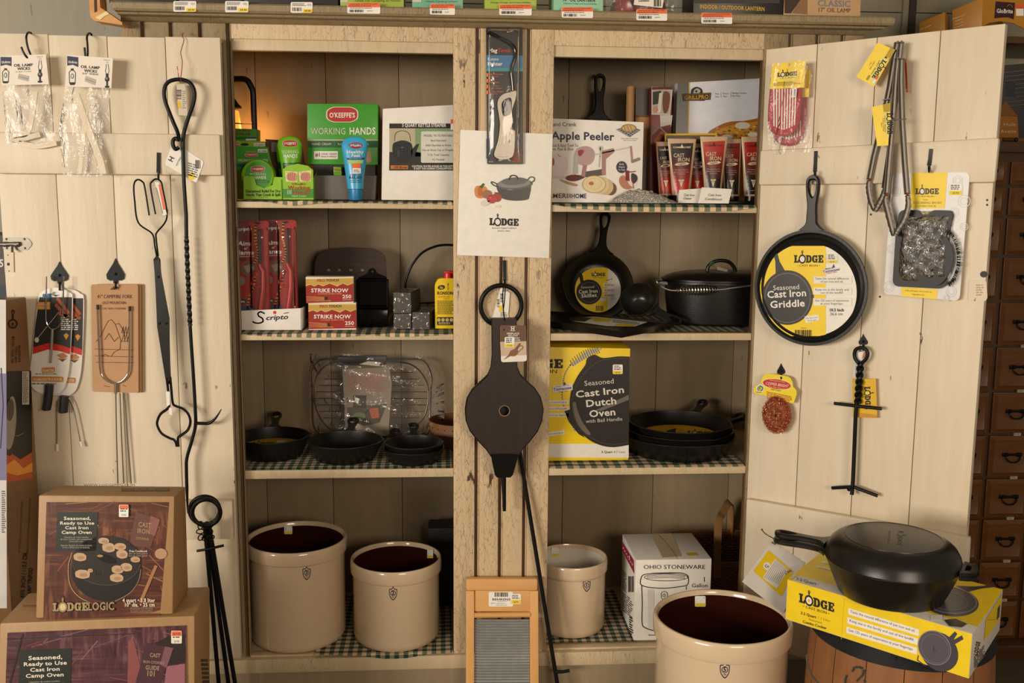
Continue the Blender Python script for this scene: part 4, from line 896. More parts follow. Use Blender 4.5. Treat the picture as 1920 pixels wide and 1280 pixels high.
def loft(mb, rows, mat, n=28, cap=True):                                     # rows: (centre, half width x, half depth y)
    vs = []
    for c, a, b in rows:
        for j in range(n): t = 2*math.pi*j/n; vs.append(V(c)+V((a*math.cos(t), b*math.sin(t), 0)))
    fs = [(i*n+j, i*n+(j+1) % n, (i+1)*n+(j+1) % n, (i+1)*n+j) for i in range(len(rows)-1) for j in range(n)]
    if cap: fs += [tuple(range(n))[::-1], tuple((len(rows)-1)*n+j for j in range(n))]
    mb.add(vs, fs, mat)
def crock(label, l, r, lip, bot, z, glaze_in, num, mark, tagpx, Y=None, sticker_rot=0, bottomless=False, band=.040, seed=1):
    mid = (l+r)/2; B = uz(mid, bot, z) if Y is None else V((0, Y, z)); yc = B.y
    for _ in range(6):
        a, b = uy(l, lip, yc), uy(r, lip, yc); R = (b.x-a.x)/2; yc = (B.y+R*.94) if Y is None else Y
    cx = (a.x+b.x)/2; top = uy(mid, lip, yc-R*.9).z; H = top-z
    t = thing('crock', label, 'crock', (cx, yc, z), 'stoneware crocks')
    m = MB(); rb = R*.945
    pr = [(0, .001), (rb*.93, .001), (rb*.97, .006), (rb, .018), (rb, H-band-.004), (rb*1.005, H-band), (R*.99, H-band+.004), (R, H-band+.010), (R, H-.010), (R*.992, H-.003), (R*.975, H), (R*.95, H), (R*.935, H-.004), (R*.925, H-.012)]
    m.lathe((cx, yc, z), pr, GLAZE, 80); part('body', m, t)
    m = MB(); m.lathe((cx, yc, z), [(R*.925, H-.012), (R*.91, H-.03), (R*.90, H*.5), (R*.88, .03), (R*.7, .02), (0, .018)], glaze_in, 80); part('glazed_lining', m, t, 'dark brown lining' if glaze_in is GLAZEB else 'white lining')
    m = MB(); A = Art(m, Cyl((cx, yc, z), rb+.0002)); x, y, s = mark; k = ink('#1d2548', .4)
    sh = lambda q: cat2([(x-s*.62*q, y-s*.72*q), (x-s*.25*q, y-s*.78*q), (x, y-s*1.12*q), (x+s*.25*q, y-s*.78*q), (x+s*.62*q, y-s*.72*q), (x+s*.60*q, y+s*.1*q), (x+s*.4*q, y+s*.62*q), (x, y+s*1.0*q), (x-s*.4*q, y+s*.62*q), (x-s*.60*q, y+s*.1*q)], 4, True)
    A.poly(sh(1), k, 1, [sh(.84)]); A.ring(x, y-s*.12, s*.42, s*.44, s*.09, k); A.T(num, x, y+s*.13, s*.56, ink('#14193a', .4), bold=True, l=2); A.T('USA', x, y+s*.58, s*.16, k, w=s*.42, bold=True, l=1)
    part('shield_stamp', m, t, 'blue stamped shield with number')
    m = MB(); x0, y0, x1, y1 = tagpx; far = Cyl((cx, yc, z), R*.905)
    class In:
        def g(s_, px, py, off=0.):
            d = ray(px, py); o = CAM-far.c; rr = far.r-off; aa = d.x*d.x+d.y*d.y; bb = o.x*d.x+o.y*d.y; cc = o.x*o.x+o.y*o.y-rr*rr; return CAM+d*((-bb+math.sqrt(max(0, bb*bb-aa*cc)))/aa)
    Art(m, In()).tag(x0, y0, x1, y1, seed=seed); part('price_sticker', m, t, 'white and yellow price sticker inside the rim')
    return cx, yc, R, top
crock('large cream crock with brown lining and number 3 shield, beside a smaller one', 461, 651, 1035, 1227, Z4+.002, GLAZEB, '3', (575, 1075, 12), (533, 986, 548, 1001), seed=4)
crock('middle cream crock with brown lining and number 2 shield', 657, 828, 1071, 1225, Z4+.004, GLAZEB, '2', (737, 1113, 12), (801, 1030, 812, 1046), seed=8)
crock('small cream crock with white lining and number 1 shield', 1004, 1138, 1064, 1199, Z4+.004, GLAZEW, '1', (1100, 1098, 11), (1034, 1026, 1047, 1043), seed=14)
crock('biggest cream crock with number 5 shield, standing on the floor', 1226, 1478, 1205, 1500, 0.0, GLAZEB, '5', (1359, 1257, 14.5), (1303, 1117, 1323, 1137), Y=-.30, seed=22, band=.05)
# ================================================================== top shelf, hand creams
CR = (420, 90, 4.1295)
def oval(A, x, y, w, h, l=3, t="O'KEEFFE'S"):
    o = lambda k: bez([(x-w/2*k, y-h*.28*k), (x-w*.3*k, y-h*.5*k), (x+w*.3*k, y-h*.5*k), (x+w/2*k, y-h*.28*k), (x+w/2*k, y+h*.28*k), (x+w*.3*k, y+h*.5*k), (x-w*.3*k, y+h*.5*k), (x-w/2*k, y+h*.28*k)], h*.2)
    A.poly(o(1.07), ink('#eadfc6'), l); A.poly(o(1), ink('#b3231c'), l+1); A.T(t, x, y+h*.2, h*.42, ink('#f0e6d4'), w=w*.86, bold=True, l=l+2)
GRN = ink('#3a9a22', .4); GRND = ink('#1d5b2d', .4); LIME = ink('#8dc21f', .4)
# lantern at the back corner, alight
LY = .33; t = thing('lantern', 'lit lantern with black square frame and glowing orange shade', 'lantern', uy(440, 368, LY))
m = MB(); P_ = YP(LY); g = lambda x, y, o=0: P_.g(420+x/4.1295, 90+y/4.1295, o)
m.tube([g(a, b) for a, b in bez([(-110, 1140), (-60, 240), (180, 240), (225, 330), (235, 620), (262, 1140)], [0, 30, 40, 30, 10, 0])], .0085, IRON, 8); part('frame', m, t)
m = MB(); c = g(55, 445); m.lathe((c.x, c.y, c.z), [(.002, .02), (.012, .018), (.020, .006), (.030, -.004), (.029, -.007), (.004, 0)], IRON, 28); part('cap', m, t)
m = MB(); c = g(62, 640); m.lathe((c.x, c.y, c.z), [(.022, -.01), (.026, 0), (.0245, .02), (.020, .052), (.018, .055)], ink('#f39a3a', .4, emit=1.1), 28); part('glowing_shade', m, t, 'glowing orange glass')
m = MB(); c = g(62, 585); m.tube([c+V((.028*math.cos(i*.4), .028*math.sin(i*.4), 0)) for i in range(16)], .0012, IRON, 6, closed=True); m.tube([g(20, 540, .03), g(8, 580, .03), g(235, 592, .03)], .0012, IRON, 6); part('wire_guard', m, t)
l = bpy.data.lights.new('lantern_glow', 'POINT'); l.energy = .7; l.color = (1, .45, .12); l.shadow_soft_size = .03; o = bpy.data.objects.new('lantern_glow', l); COL.objects.link(o); c = g(62, 620); o.location = (c.x+.05, c.y+.02, c.z)
def bx(name, label, cat, quad, Y, d, mat, art=None, z=None, yaw=0, crop=CR, bev=.001, tilt=0, group=None, build=None, grp=None):
    q = [(crop[0]+x/crop[2], crop[1]+y/crop[2]) for x, y in quad]; s = VP(uy(*q[3], Y), yaw, tilt)
    def f(A): A.c = crop; art(A)
    dd = (-s.n*d); dd.z = 0
    return carton(name, label, cat, q, s, dd, mat, grp, bev, z, f if art else None, None, build)
ZC = Z1L+.004
def back1(A):
    A.greek(60, 632, 235, 652, 1, ink('#7a3a1e'), 1); A.greek(60, 658, 235, 685, 1, ink('#7a3a1e'), 1); A.rect(50, 690, 250, 705, GRND, 1); A.rect(168, 702, 250, 716, PAPER, 2)
bx('cream_carton', 'rearmost green hand cream carton, against the lantern', 'carton', [(20, 620), (252, 628), (255, 1160), (20, 1160)], .24, .06, GRN, back1, ZC)
def back2(A):
    oval(A, 90, 745, 60, 26, 2); A.ell(160, 746, 32, 11, ink('#1c2b16'), 2); A.rect(230, 735, 318, 760, PAPER, 2); A.T('LOOSENING', 274, 755, 12, INKB, w=70, l=3)
bx('cream_carton', 'green hand cream carton with red oval and white tab, between two others', 'carton', [(20, 716), (318, 724), (322, 1160), (20, 1160)], .165, .05, LIME, back2, ZC)
def jarback(A):
    A.poly([(62, 760), (342, 768), (365, 898), (62, 892)], GRN); A.poly([(62, 892), (365, 898), (372, 925), (62, 920)], GRND); A.T('FOR EXTREMELY', 205, 805, 12, ink('#c8b25a'), w=84, l=2, slant=.2); A.rect(262, 782, 336, 808, PAPER, 2); A.T('#1 CREAM', 299, 803, 14, INKB, w=60, bold=True, l=3)
    oval(A, 212, 827, 92, 30); A.T('WORKING', 170, 880, 20, ink('#e6dcc6'), w=125, l=2); A.T('HANDS', 292, 880, 20, ink('#f0e8d6'), w=98, bold=True, l=2)
t = thing('cream_display', 'lime counter display box holding round jars of hand cream', 'display box', uy(490, 371, .06))
m = MB(); S_ = YP(.115); m.hexa([S_.g(420+x/4.13, 90+y/4.13) for x, y in ((60, 758), (342, 766), (375, 1000), (60, 1000))], (0, .002, 0), GRN); jarback(Art(m, YP(.1146), CR)); part('header_panel', m, t, 'green printed header')
m = MB(); S_ = YP(.055); P = [S_.g(420+x/4.13, 90+y/4.13) for x, y in ((150, 992), (452, 1000), (450, 1160), (152, 1162))]; P[2].z = P[3].z = ZC; nf = S_.n
m.prism([P[0], S_.g(420+232/4.13, 90+994/4.13), S_.g(420+250/4.13, 90+1060/4.13), S_.g(420+310/4.13, 90+1085/4.13), S_.g(420+375/4.13, 90+1060/4.13), S_.g(420+388/4.13, 90+998/4.13), P[1], P[2], P[3]], (0, .002, 0), LIME)
back = [V((p.x-(.025 if i in (0, 3) else .012), .115, p.z)) for i, p in enumerate(P)]
back[0] = S_.g(420+62/4.13, 90+920/4.13); back[0].y = .115; back[1] = V((P[1].x-.005, .115, P[1].z+.03))
m.hexa([P[0], back[0], back[3], P[3]], (.001, 0, 0), LIME); m.hexa([P[1], back[1], back[2], P[2]], (.001, 0, 0), LIME)
A = Art(m, YP(.0546), CR); A.T('Guaranteed Relief For Dry', 301, 1117, 20, INKB, w=272, bold=True); A.T('Hands That Crack & Split', 304, 1145, 20, INKB, w=268, bold=True); A.T('100% guaranteed', 300, 1158, 6, ink('#6b3a1a'), w=70)
part('tray', m, t, 'lime tray with black lettering')
m = MB(); c = YP(.072).g(420+265/4.13, 90+990/4.13); R3 = rot('X', R_(90))
m.lathe(c, [(0, .012), (.036, .012), (.0405, .009), (.042, 0), (.042, -.02), (.036, -.024), (0, -.024)], LIME, 40, R3)
A = Art(m, YP(c.y-.0122), CR); A.ell(265, 985, 105, 108, GRN, 1, n=48); oval(A, 262, 937, 105, 42); A.T('WORKING', 262, 985, 20, ink('#e6dcc6'), w=128); A.T('HANDS', 276, 1012, 20, ink('#f0e8d6'), w=100, bold=True); A.rect(228, 1026, 350, 1042, GRND, 2); A.T('GUARANTEED RELIEF', 289, 1038, 7, ink('#c9d2b0'), w=90, l=3)
solo('cream_jar', 'round green hand cream jar propped facing out in the display tray', 'jar', m)
# tube display with two tubes
t = thing('tube_display', 'small display box with arched lime front showing two photos of hands', 'display box', uy(558, 371, .05))
m = MB(); S_ = YP(.05); o = [(455, 940), (490, 912), (570, 896), (650, 912), (690, 945), (693, 1162), (456, 1162)]
P = [S_.g(420+x/4.13, 90+y/4.13) for x, y in o]; P[-1].z = P[-2].z = ZC; m.prism(P, (0, .002, 0), LIME)
A = Art(m, YP(.0496), CR); A.poly([(456, 1090), (692, 1090), (693, 1160), (457, 1160)], ink('#3f8f2a', .4))
for x0, r_ in ((472, 3), (578, -3)):
    A.poly([(x0, 955-r_), (x0+98, 952+r_*2), (x0+96, 1035+r_), (x0+8, 1034)], ink('#e8dc9c'), 2); A.poly(cat2([(x0+20, 1020), (x0+14, 985), (x0+36, 962), (x0+66, 962), (x0+90, 975), (x0+88, 1026), (x0+50, 1030)], 4, True), ink('#c98a72'), 3)
    for k in range(4): A.line([(x0+28+k*14, 970), (x0+22+k*16, 1020)], 2.5, ink('#a5624e'), 4)
    A.T('before' if r_ > 0 else 'after', x0+18, 966, 6, INKB, w=20, l=4)
A.T("O'Keeffe's", 578, 1060, 16, ink('#a5361c'), w=110, bold=True); A.T('Working', 580, 1096, 30, ink('#b3231c'), w=170, bold=True); A.T('Hands', 596, 1132, 30, ink('#b3231c'), w=132, bold=True); A.T('Hand Cream', 580, 1152, 14, ink('#e8e4c0'), w=110)
for i in range(3):
    for j in range(3): A.ell(494+j*12, 1104+i*11, 3.5, 3.5, WHITEC, 3)
part('front_panel', m, t)
m = MB(); S2 = YP(.172); q = [S2.g(420+x/4.13, 90+y/4.13) for x, y in ((318, 706), (600, 720), (634, 930), (634, 1160), (440, 1160))]; q[3].z = q[4].z = ZC; m.prism(q, (0, .002, 0), ink('#6e4a30', .7)); Art(m, YP(.1716), CR).rect(367, 730, 410, 805, ink('#b9b2a8'), 1, 6)
fl = [S_.g(420+456/4.13, 90), S_.g(420+693/4.13, 90)]
for x in (P[-1].x-.004, P[-2].x-.001): m.hexa([V((x, .052, ZC)), V((x, .14, ZC)), V((x, .14, ZC+.075)), V((x, .052, ZC+.05))], (.0008, 0, 0), LIME)
part('back_panel', m, t, 'brown cardboard backing')
def cream_tube(label, px, Y, outline, body, cap, artf, capz, z, zg=None, group=None, flat=.45):
    """tube standing on its cap; outline = list of (y, xl, xr) photo rows in the crop from top to cap"""
    t = None; rows = []; cy = Y+.022; t = thing('cream_tube', label, 'tube', V((uy(px, 300, cy).x, cy, z)), group)
    for y, a, b in outline:
        A_, B_ = uy(CR[0]+a/CR[2], CR[1]+y/CR[2], cy), uy(CR[0]+b/CR[2], CR[1]+y/CR[2], cy); rows.append(((A_+B_)/2, (B_-A_).x/2))
    zt, zb = rows[0][0].z, rows[-1][0].z; m = MB(); L = []
    for c, w in rows:
        f = (c.z-zb)/(zt-zb); L.append((c, w, max(.0015, w*(1-f)**.8+.003*f)))
    L[0] = (L[0][0], L[0][1], .0015); loft(m, L, body, 30)
    artf(Art(m, Skin(m), CR)); part('body', m, t)
    m = MB(); c, w = rows[-1]; b = w*.86; m.lathe((c.x, c.y, z), [(0, 0), (b*.96, 0), (b, .002), (b, c.z-z-.001), (b*.9, c.z-z)], cap, 32); part('cap', m, t)
def art_wh(A):
    oval(A, 512, 740, 108, 46, 2); A.T('WORKING', 512, 815, 30, ink('#dfe6c4'), w=132); A.T('HANDS', 516, 850, 30, ink('#eef0dc'), w=106, bold=True); A.patch([(440, 890), (590, 885), (588, 930), (444, 936)], GRND, 1); A.T('HAND CREAM', 498, 908, 10, ink('#b9ccb0'), w=60, l=3)
cream_tube('green hand cream tube standing upright in the arched display box', 544, .07, [(684, 488, 528), (692, 455, 560), (705, 432, 582), (725, 416, 598), (750, 412, 606), (800, 420, 604), (860, 432, 598), (920, 442, 588), (1000, 452, 580)], ink('#6cb51e', .3), ink('#2b7a2b', .4), art_wh, 0, ZC+.001, flat=.4, group='hand cream tubes')
def art_none(A): A.patch([(408, 880), (440, 880), (445, 930), (416, 935)], GRND, 1, 3, 3)
cream_tube('second green tube mostly hidden behind the upright one in its display', 533, .112, [(712, 438, 470), (735, 416, 500), (760, 402, 520), (830, 408, 520), (920, 420, 516), (1000, 430, 510)], ink('#5fa81c', .3), ink('#2b7a2b', .4), art_none, 0, ZC+.001, group='hand cream tubes')
# big dispenser
def disp(A):
    oval(A, 915, 515, 232, 112, 1); A.T('WORKING', 808, 668, 58, ink('#d5ceb8'), w=272); A.T('HANDS', 1072, 668, 58, ink('#e4dfce'), w=205, bold=True)
    A.rect(650, 706, 1192, 718, ink('#a9b48c'), 1); A.rect(650, 718, 1192, 770, GRND, 1); A.T('HAND CREAM', 756, 752, 18, ink('#d5ceb8'), w=152); A.line([(853, 724), (853, 760)], 2, ink('#8aa57c'), 2); A.T('for extremely dry hands', 880, 750, 16, ink('#c6cdb2'), w=240, al='l')
    A.rect(697, 798, 882, 860, ink('#e9e2d4'), 2); A.T('#1', 728, 840, 28, ink('#7a241c'), w=42, bold=True, l=3); A.T('HAND CREAM', 812, 827, 13, INKB, w=120, l=3); A.T('BRAND IN AMERICA*', 812, 846, 11, INKB, w=120, l=3)
    A.poly(cat2([(1095, 860), (1115, 800), (1138, 815), (1140, 870), (1120, 890)], 4, True), ink('#b98a72'), 2)
t = thing('cream_dispenser', 'tall green hand cream dispenser carton with grey tray', 'dispenser box', uy(643, 371, .13))
m = MB(); S_ = YP(.13); q = [S_.g(420+x/4.13, 90+y/4.13) for x, y in ((645, 430), (1192, 432), (1192, 905), (645, 900))]; m.hexa(q, (0, .11, 0), GRN, .0015); disp(Art(m, YP(.1296), CR)); 
for i in range(30): Art(m, YP(.1296), CR).rect(1080+(i % 2), 440+i*8.5, 1190, 441+i*8.5, ink('#378f24', .4), 1)
part('box', m, t, 'green printed box')
m = MB(); q = [S_.g(420+x/4.13, 90+y/4.13) for x, y in ((694, 902), (1172, 904), (1172, 1166), (694, 1166))]; q[2].z = q[3].z = ZC; m.hexa(q, (0, .10, 0), ink('#241d18'), .001); part('back_box', m, t, 'dark box interior')
m = MB(); q = [YP(.09).g(420+x/4.13, 90+y/4.13) for x, y in ((690, 985), (1180, 985), (1170, 1168), (692, 1168))]; q[2].z = q[3].z = ZC; m.hexa(q, (0, .04, 0), ink('#6a625c', .6), .003); part('tray', m, t, 'grey plastic tray')
m = MB(); c = uy(420+880/4.13, 90+985/4.13, .112); w_ = .0105
m.hexa([c+V((-w_, 0, -.001)), c+V((w_, 0, -.001)), c+V((w_*.95, 0, .0215)), c+V((-w_, 0, .0225))], (0, .012, 0), ink('#6cb51e', .3), .002); A = Art(m, YP(.1116), CR); A.poly([(850, 935), (905, 940), (903, 950), (851, 945)], ink('#c03a22')); A.rect(845, 962, 915, 968, GRN); solo('cream_tube', 'small green tube lying in the grey dispenser tray', 'tube', m, 'hand cream tubes')
BLUE = ink('#3fa9d6', .3)
def art_hf(A):
    A.patch([(962, 760), (1068, 755), (1068, 738), (962, 742)], ink('#2c84b8'), 1, 4, 3); A.poly(ell(1020, 755, 48, 24), ink('#b3261c'), 2); A.T("O'Keeffe's", 1020, 762, 14, WHITEC, w=84, bold=True, l=3); A.T('Healthy', 1016, 815, 22, WHITEC, w=128, bold=True); A.T('Feet', 1020, 843, 22, WHITEC, w=66, bold=True); A.T('Foot Cream', 1014, 862, 9, ink('#0f2a4a'), w=60)
    A.patch([(950, 850), (1086, 848), (1085, 864), (952, 866)], ink('#16406e'), 1, 6, 2); A.T('FOR EXTREMELY DRY', 1018, 861, 8, ink('#b9d9ea'), w=92, l=3); A.patch([(960, 870), (1078, 868), (1074, 892), (964, 894)], ink('#9ed06a'), 1, 6, 2)
    A.patch([(994, 893), (1055, 893), (1056, 928), (995, 928)], ink('#ee6a2e'), 3, 4, 4); A.patch([(996, 930), (1058, 930), (1058, 970), (997, 972)], PAPER, 3, 4, 4); A.greek(1004, 940, 1050, 966, 3, GRY, 4)
    A.T('GUARANTEED', 1018, 988, 12, ink('#123a5e'), w=92); A.T('RELIEF', 1018, 1012, 20, ink('#0f2440'), w=98, bold=True); A.T('FOR EXTREMELY', 1018, 1030, 10, ink('#123a5e'), w=84); A.T('CRACKED FEET', 1018, 1044, 10, ink('#123a5e'), w=84)
cream_tube('light blue foot cream tube standing on its cap', 664, .035, [(686, 990, 1035), (692, 960, 1064), (705, 936, 1092), (725, 918, 1108), (750, 908, 1112), (800, 916, 1108), (900, 930, 1098), (1000, 944, 1086), (1090, 958, 1080)], BLUE, ink('#1f7fb8', .35), art_hf, 0, ZC, group='hand cream tubes')
# kettle carton
def kettle(A):
    A.rect(1280, 584, 1900, 622, ink('#1b1714'), 1); A.T('3 QUART KETTLE STEAMER', 1549, 610, 24, WHITEC, w=342, bold=True); A.rect(1280, 622, 1900, 948, ink('#b9b090'), 1); A.rect(1480, 622, 1900, 840, ink('#7f9a6a'), 2); A.poly([(1280, 805), (1470, 800), (1900, 880), (1900, 948), (1278, 948)], ink('#26221e'), 2)
    A.line(cat2([(1320, 720), (1330, 660), (1380, 640), (1430, 660), (1445, 720)], 5), 4, ink('#3a352e'), 3); A.poly(cat2([(1310, 740), (1345, 722), (1380, 715), (1420, 722), (1452, 745), (1460, 800), (1440, 860), (1400, 888), (1350, 880), (1315, 840), (1304, 790)], 4, True), ink('#17171a'), 4); A.poly([(1450, 790), (1490, 745), (1512, 742), (1470, 845), (1450, 850)], ink('#17171a'), 4); A.ell(1380, 770, 12, 5, ink('#5b5b60'), 5); A.ell(1350, 815, 10, 26, ink('#34343a'), 5)
    A.rect(1525, 645, 1850, 888, ink('#d8d6c8'), 4, 14)
    for i, s_ in enumerate(('MODEL: TK-TO FEATURES', 'Black Matte finish', 'Adds Humidity to Room', 'Use on Stove Top or Fireplace', '3 Qt Total Capacity', '9.2 Pounds')): A.T(s_, 1660, 686+i*37, 16, INKB, w=(226, 120, 200, 255, 165, 96)[i], l=5)
    A.poly([(1290, 908), (1425, 908), (1425, 936), (1290, 936)], ink('#c8701e'), 3); A.T('US Stove', 1365, 931, 18, INKB, w=100, bold=True, l=4, slant=.2); A.T('CAUTION: WATER BOILED IN THIS KETTLE', 1455, 922, 14, WHITEC, w=340, bold=True, al='l', l=3); A.T('IS NOT FOR HUMAN CONSUMPTION', 1470, 940, 14, WHITEC, w=300, bold=True, al='l', l=3)
    A.rect(1755, 552, 1900, 586, ink('#ee6a35'), 5); A.rect(1755, 586, 1900, 632, PAPER, 5)
bx('kettle_carton', 'white kettle steamer carton with picture of a black kettle', 'carton', [(1228, 468), (1960, 428), (1960, 1172), (1218, 1172)], .09, .17, WHITEC, kettle, ZC, 0, CR, .003)
# ================================================================== second shelf
C2_ = (420, 380, 4.3636); ZD = Z2+.004
g2 = lambda x, y: (420+x/4.3636, 380+y/4.3636)
t0 = thing('lighter_tray', 'white cardboard tray with black script lettering holding long lighters', 'display tray', uy(504, 617, .06))
S_ = VP(uy(504, 617, .045), 0); m = MB(); q = [S_.g(*g2(*p)) for p in ((112, 884), (632, 862), (634, 1022), (126, 1048))]; q[2].z = q[3].z = ZD; m.hexa(q, (0, .002, 0), WHITEC, .0006)
kk = ink('#17131f', .5); A = Art(m, Pl(S_.p+S_.n*.0004, S_.n), C2_)
A.line(cat2([(330, 905), (300, 892), (278, 905), (285, 928), (312, 945), (318, 970), (290, 984), (255, 982), (236, 972)], 6), 11, kk); A.T('cripto', 432, 955, 38, kk, w=185, bold=True, slant=.25, skew=-.05); A.ell(414, 897, 13, 14, ink('#d8361e'), 2); A.line([(490, 905), (528, 898)], 6, kk)
part('front_panel', m, t0)
m = MB(); m.hexa([q[3]+V((0, .003, 0)), q[2]+V((0, .003, 0)), q[2]+V((0, .003, .003)), q[3]+V((0, .003, .003))], (0, .075, 0), WHITEC); m.hexa([q[1], q[2], q[2]+V((0, .078, 0)), q[1]+V((0, .078, -.004))], (-.0015, 0, 0), WHITEC); m.hexa([q[0], q[3], q[3]+V((0, .078, 0)), q[0]+V((0, .078, -.004))], (.0015, 0, 0), WHITEC); part('tray_body', m, t0)
def lighter(label, ox, Y, dy):
    f = lambda x, y: g2(x+ox, y+dy); s = YP(Y); t = thing('lighter_pack', label, 'lighter pack', V((s.g(*f(230, 870)).x, Y, ZD+.005)), 'long lighters in blister packs')
    m = MB(); o = bez([(80, 150), (365, 148), (382, 1000), (92, 1000)], 26); P = [s.g(*f(*p)) for p in o]
    for p in P:
        p.z = max(p.z, ZD+.0052)
    m.prism(P, (0, .001, 0), ink('#a5231c', .35))
    A = Art(m, YP(Y-.0004)); 
    for i, w in enumerate(((95, 155, 200, 480), (200, 160, 262, 480))): A.poly([f(*p) for p in ((w[0], w[1]), (w[2], w[1]), (w[2]-20, w[3]), (w[0]+8, w[3]))], ink('#6f2a2e', .35) if i == 0 else ink('#a8401e', .35))
    A.line([f(*p) for p in cat2([(260, 170), (255, 300), (280, 420), (240, 520), (250, 650), (200, 800), (190, 900)], 5)], 4, ink('#e0892c', .4), 2)
    A.T('Scripto', *f(160, 228), 6, WHITEC, w=30, bold=True, slant=.25, skew=-.05, l=3); A.T('Aim', *f(162, 350), 8, WHITEC, w=22, bold=True, slant=.15, l=3); A.T("n'", *f(180, 384), 5, WHITEC, w=7, bold=True, l=3); A.T('Flame', *f(168, 424), 8, WHITEC, w=36, bold=True, l=3); A.T('multi-purpose lighter', *f(170, 444), 3, WHITEC, w=36, l=3)
    A.ell(*f(196, 535), 14, 14, ink('#7d5a4a', .35), 3); A.ell(*f(134, 640), 9, 9, ink('#8a7a72', .35), 3); A.poly([f(*p) for p in ((158, 520), (220, 500), (250, 540), (190, 575))], ink('#a58a7a', .35), 4)
    A.ell(*f(145, 808), 11, 5, ink('#4a2a30', .4), 3); A.T('Aim', *f(145, 816), 4, WHITEC, w=12, bold=True, l=4); A.rect(*f(96, 840), *f(250, 1000), ink('#3a3a68', .4), 2)
    A.poly([f(*p) for p in ((245, 168), (262, 160), (290, 160), (303, 168), (280, 178), (265, 178))], ink('#1a0f0c'), 3)
    part('card', m, t, 'red printed card')
    m = MB(); T_ = lambda x, y, o=.009: s.g(*f(x, y), o)
    m.tube([T_(291, 215), T_(297, 500)], .0034, BLK, 10); m.tube([T_(290, 500), T_(300, 530), T_(318, 560), T_(320, 700), T_(300, 860), T_(298, 980)], [.004, .005, .0055, .006, .0065, .0065], ink('#b5281e', .3), 12); m.tube(catmull([T_(255, 560), T_(235, 620), T_(225, 665), T_(260, 690), T_(310, 680)], 4), .0028, ink('#b5281e', .3), 8)
    part('lighter', m, t, 'red gas lighter with black stem')
    m = MB(); m.grid(lambda u, v: s.g(*f(205+150*u+(10*v), 165+800*v), .001+.017*(math.sin(math.pi*min(max(u, 0), 1))**.35)*min(1, v*9)), 14, 24, BLIS)
    m.grid(lambda u, v: s.g(*f(78+130*u+4*v, 160+740*v), .003+.002*math.sin(u*6+v*5)), 8, 14, BLIS); part('blister', m, t, 'clear plastic blister'); 
    for p in m.v: p.z = max(p.z, ZD+.0054)
lighter('red long-lighter blister pack, the front one in the white tray', 0, .075, 0)
lighter('red long-lighter blister pack standing behind another in the white tray', 226, .105, -8)
# match cartons
def matches(label, quad, Y, z, zt, crop=C2_):
    x0, y0 = quad[0]; x1, y1 = quad[1]; xb, yb = quad[3]; W = x1-x0; H = yb-y0
    q = lambda a, b: (quad[0][0]*(1-a)*(1-b)+quad[1][0]*a*(1-b)+quad[2][0]*a*b+quad[3][0]*(1-a)*b, quad[0][1]*(1-a)*(1-b)+quad[1][1]*a*(1-b)+quad[2][1]*a*b+quad[3][1]*(1-a)*b)
    def art(A):
        A.poly([q(0, .03), q(1, .03), q(1, .36), q(0, .36)], ink('#c9a24a', .35)); A.poly([q(0, .0), q(1, .0), q(1, .06), q(0, .06)], ink('#e8d9b0'), 2)
        A.poly([q(0, .34), q(.1, .28), q(.18, .36), q(.26, .28), q(.36, .36), q(.5, .26), q(.66, .38), q(.78, .27), q(.88, .36), q(1, .27), q(1, 1), q(0, 1)], ink('#a02a20', .35), 2)
        A.line([q(0, .31), q(.1, .25), q(.18, .33), q(.26, .25), q(.36, .33), q(.5, .23), q(.66, .35), q(.78, .24), q(.88, .33), q(1, .24)], 4, ink('#e0c27a'), 2)
        A.T('PRO', *q(.32, .17), 20, ink('#b3303a'), w=W*.17, bold=True, l=3); A.T('TOUCH', *q(.56, .17), 20, ink('#2a2420'), w=W*.27, bold=True, l=3)
        A.T('STRIKE NOW', *q(.5, .60), 30, WHITEC, w=W*.78, bold=True, l=3); A.T('LONGER BURN TIME', *q(.5, .685), 11, ink('#d8b06a'), w=W*.50, l=3); A.T('250', *q(.86, .86), 28, WHITEC, w=W*.19, bold=True, l=3); A.line([q(.77, .92), q(.95, .92)], 2, WHITEC, 3)
        for i in range(4): A.line([q(.01, .74+i*.06), q(.4, .80+i*.03)], 3.5, ink('#c99a5c'), 3); A.ell(*q(.42, .80+i*.03), 14, 6, ink('#3a1f18'), 3)
        A.T('STRIKE ANYWHERE', *q(.35, .955), 10, ink('#e6b43c'), w=W*.34, l=4)
    q_ = [(crop[0]+x/crop[2], crop[1]+y/crop[2]) for x, y in quad]; s = VP(uy(*q_[3], Y), 1)
    P = [s.g(*p) for p in q_]; P[2].z = P[3].z = z; P[0].z = P[1].z = zt; m = MB(); m.hexa(P, (-.002, .045, 0), WHITEC, .0012)
    a = Art(m, Pl(s.p+s.n*.0004, s.n), crop); art(a); return solo('match_carton', label, 'match box', m, 'kitchen match cartons')
zm = YP(.05).g(*g2(880, 822)).z; zt_ = YP(.05).g(*g2(860, 606)).z
matches('red match carton, lower of the pair on the gingham cloth', [(690, 822), (1080, 818), (1082, 1026), (692, 1034)], .045, ZD, zm)
matches('red match carton stacked on top of another', [(668, 614), (1058, 604), (1060, 808), (672, 820)], .045, zm+.0008, zt_)
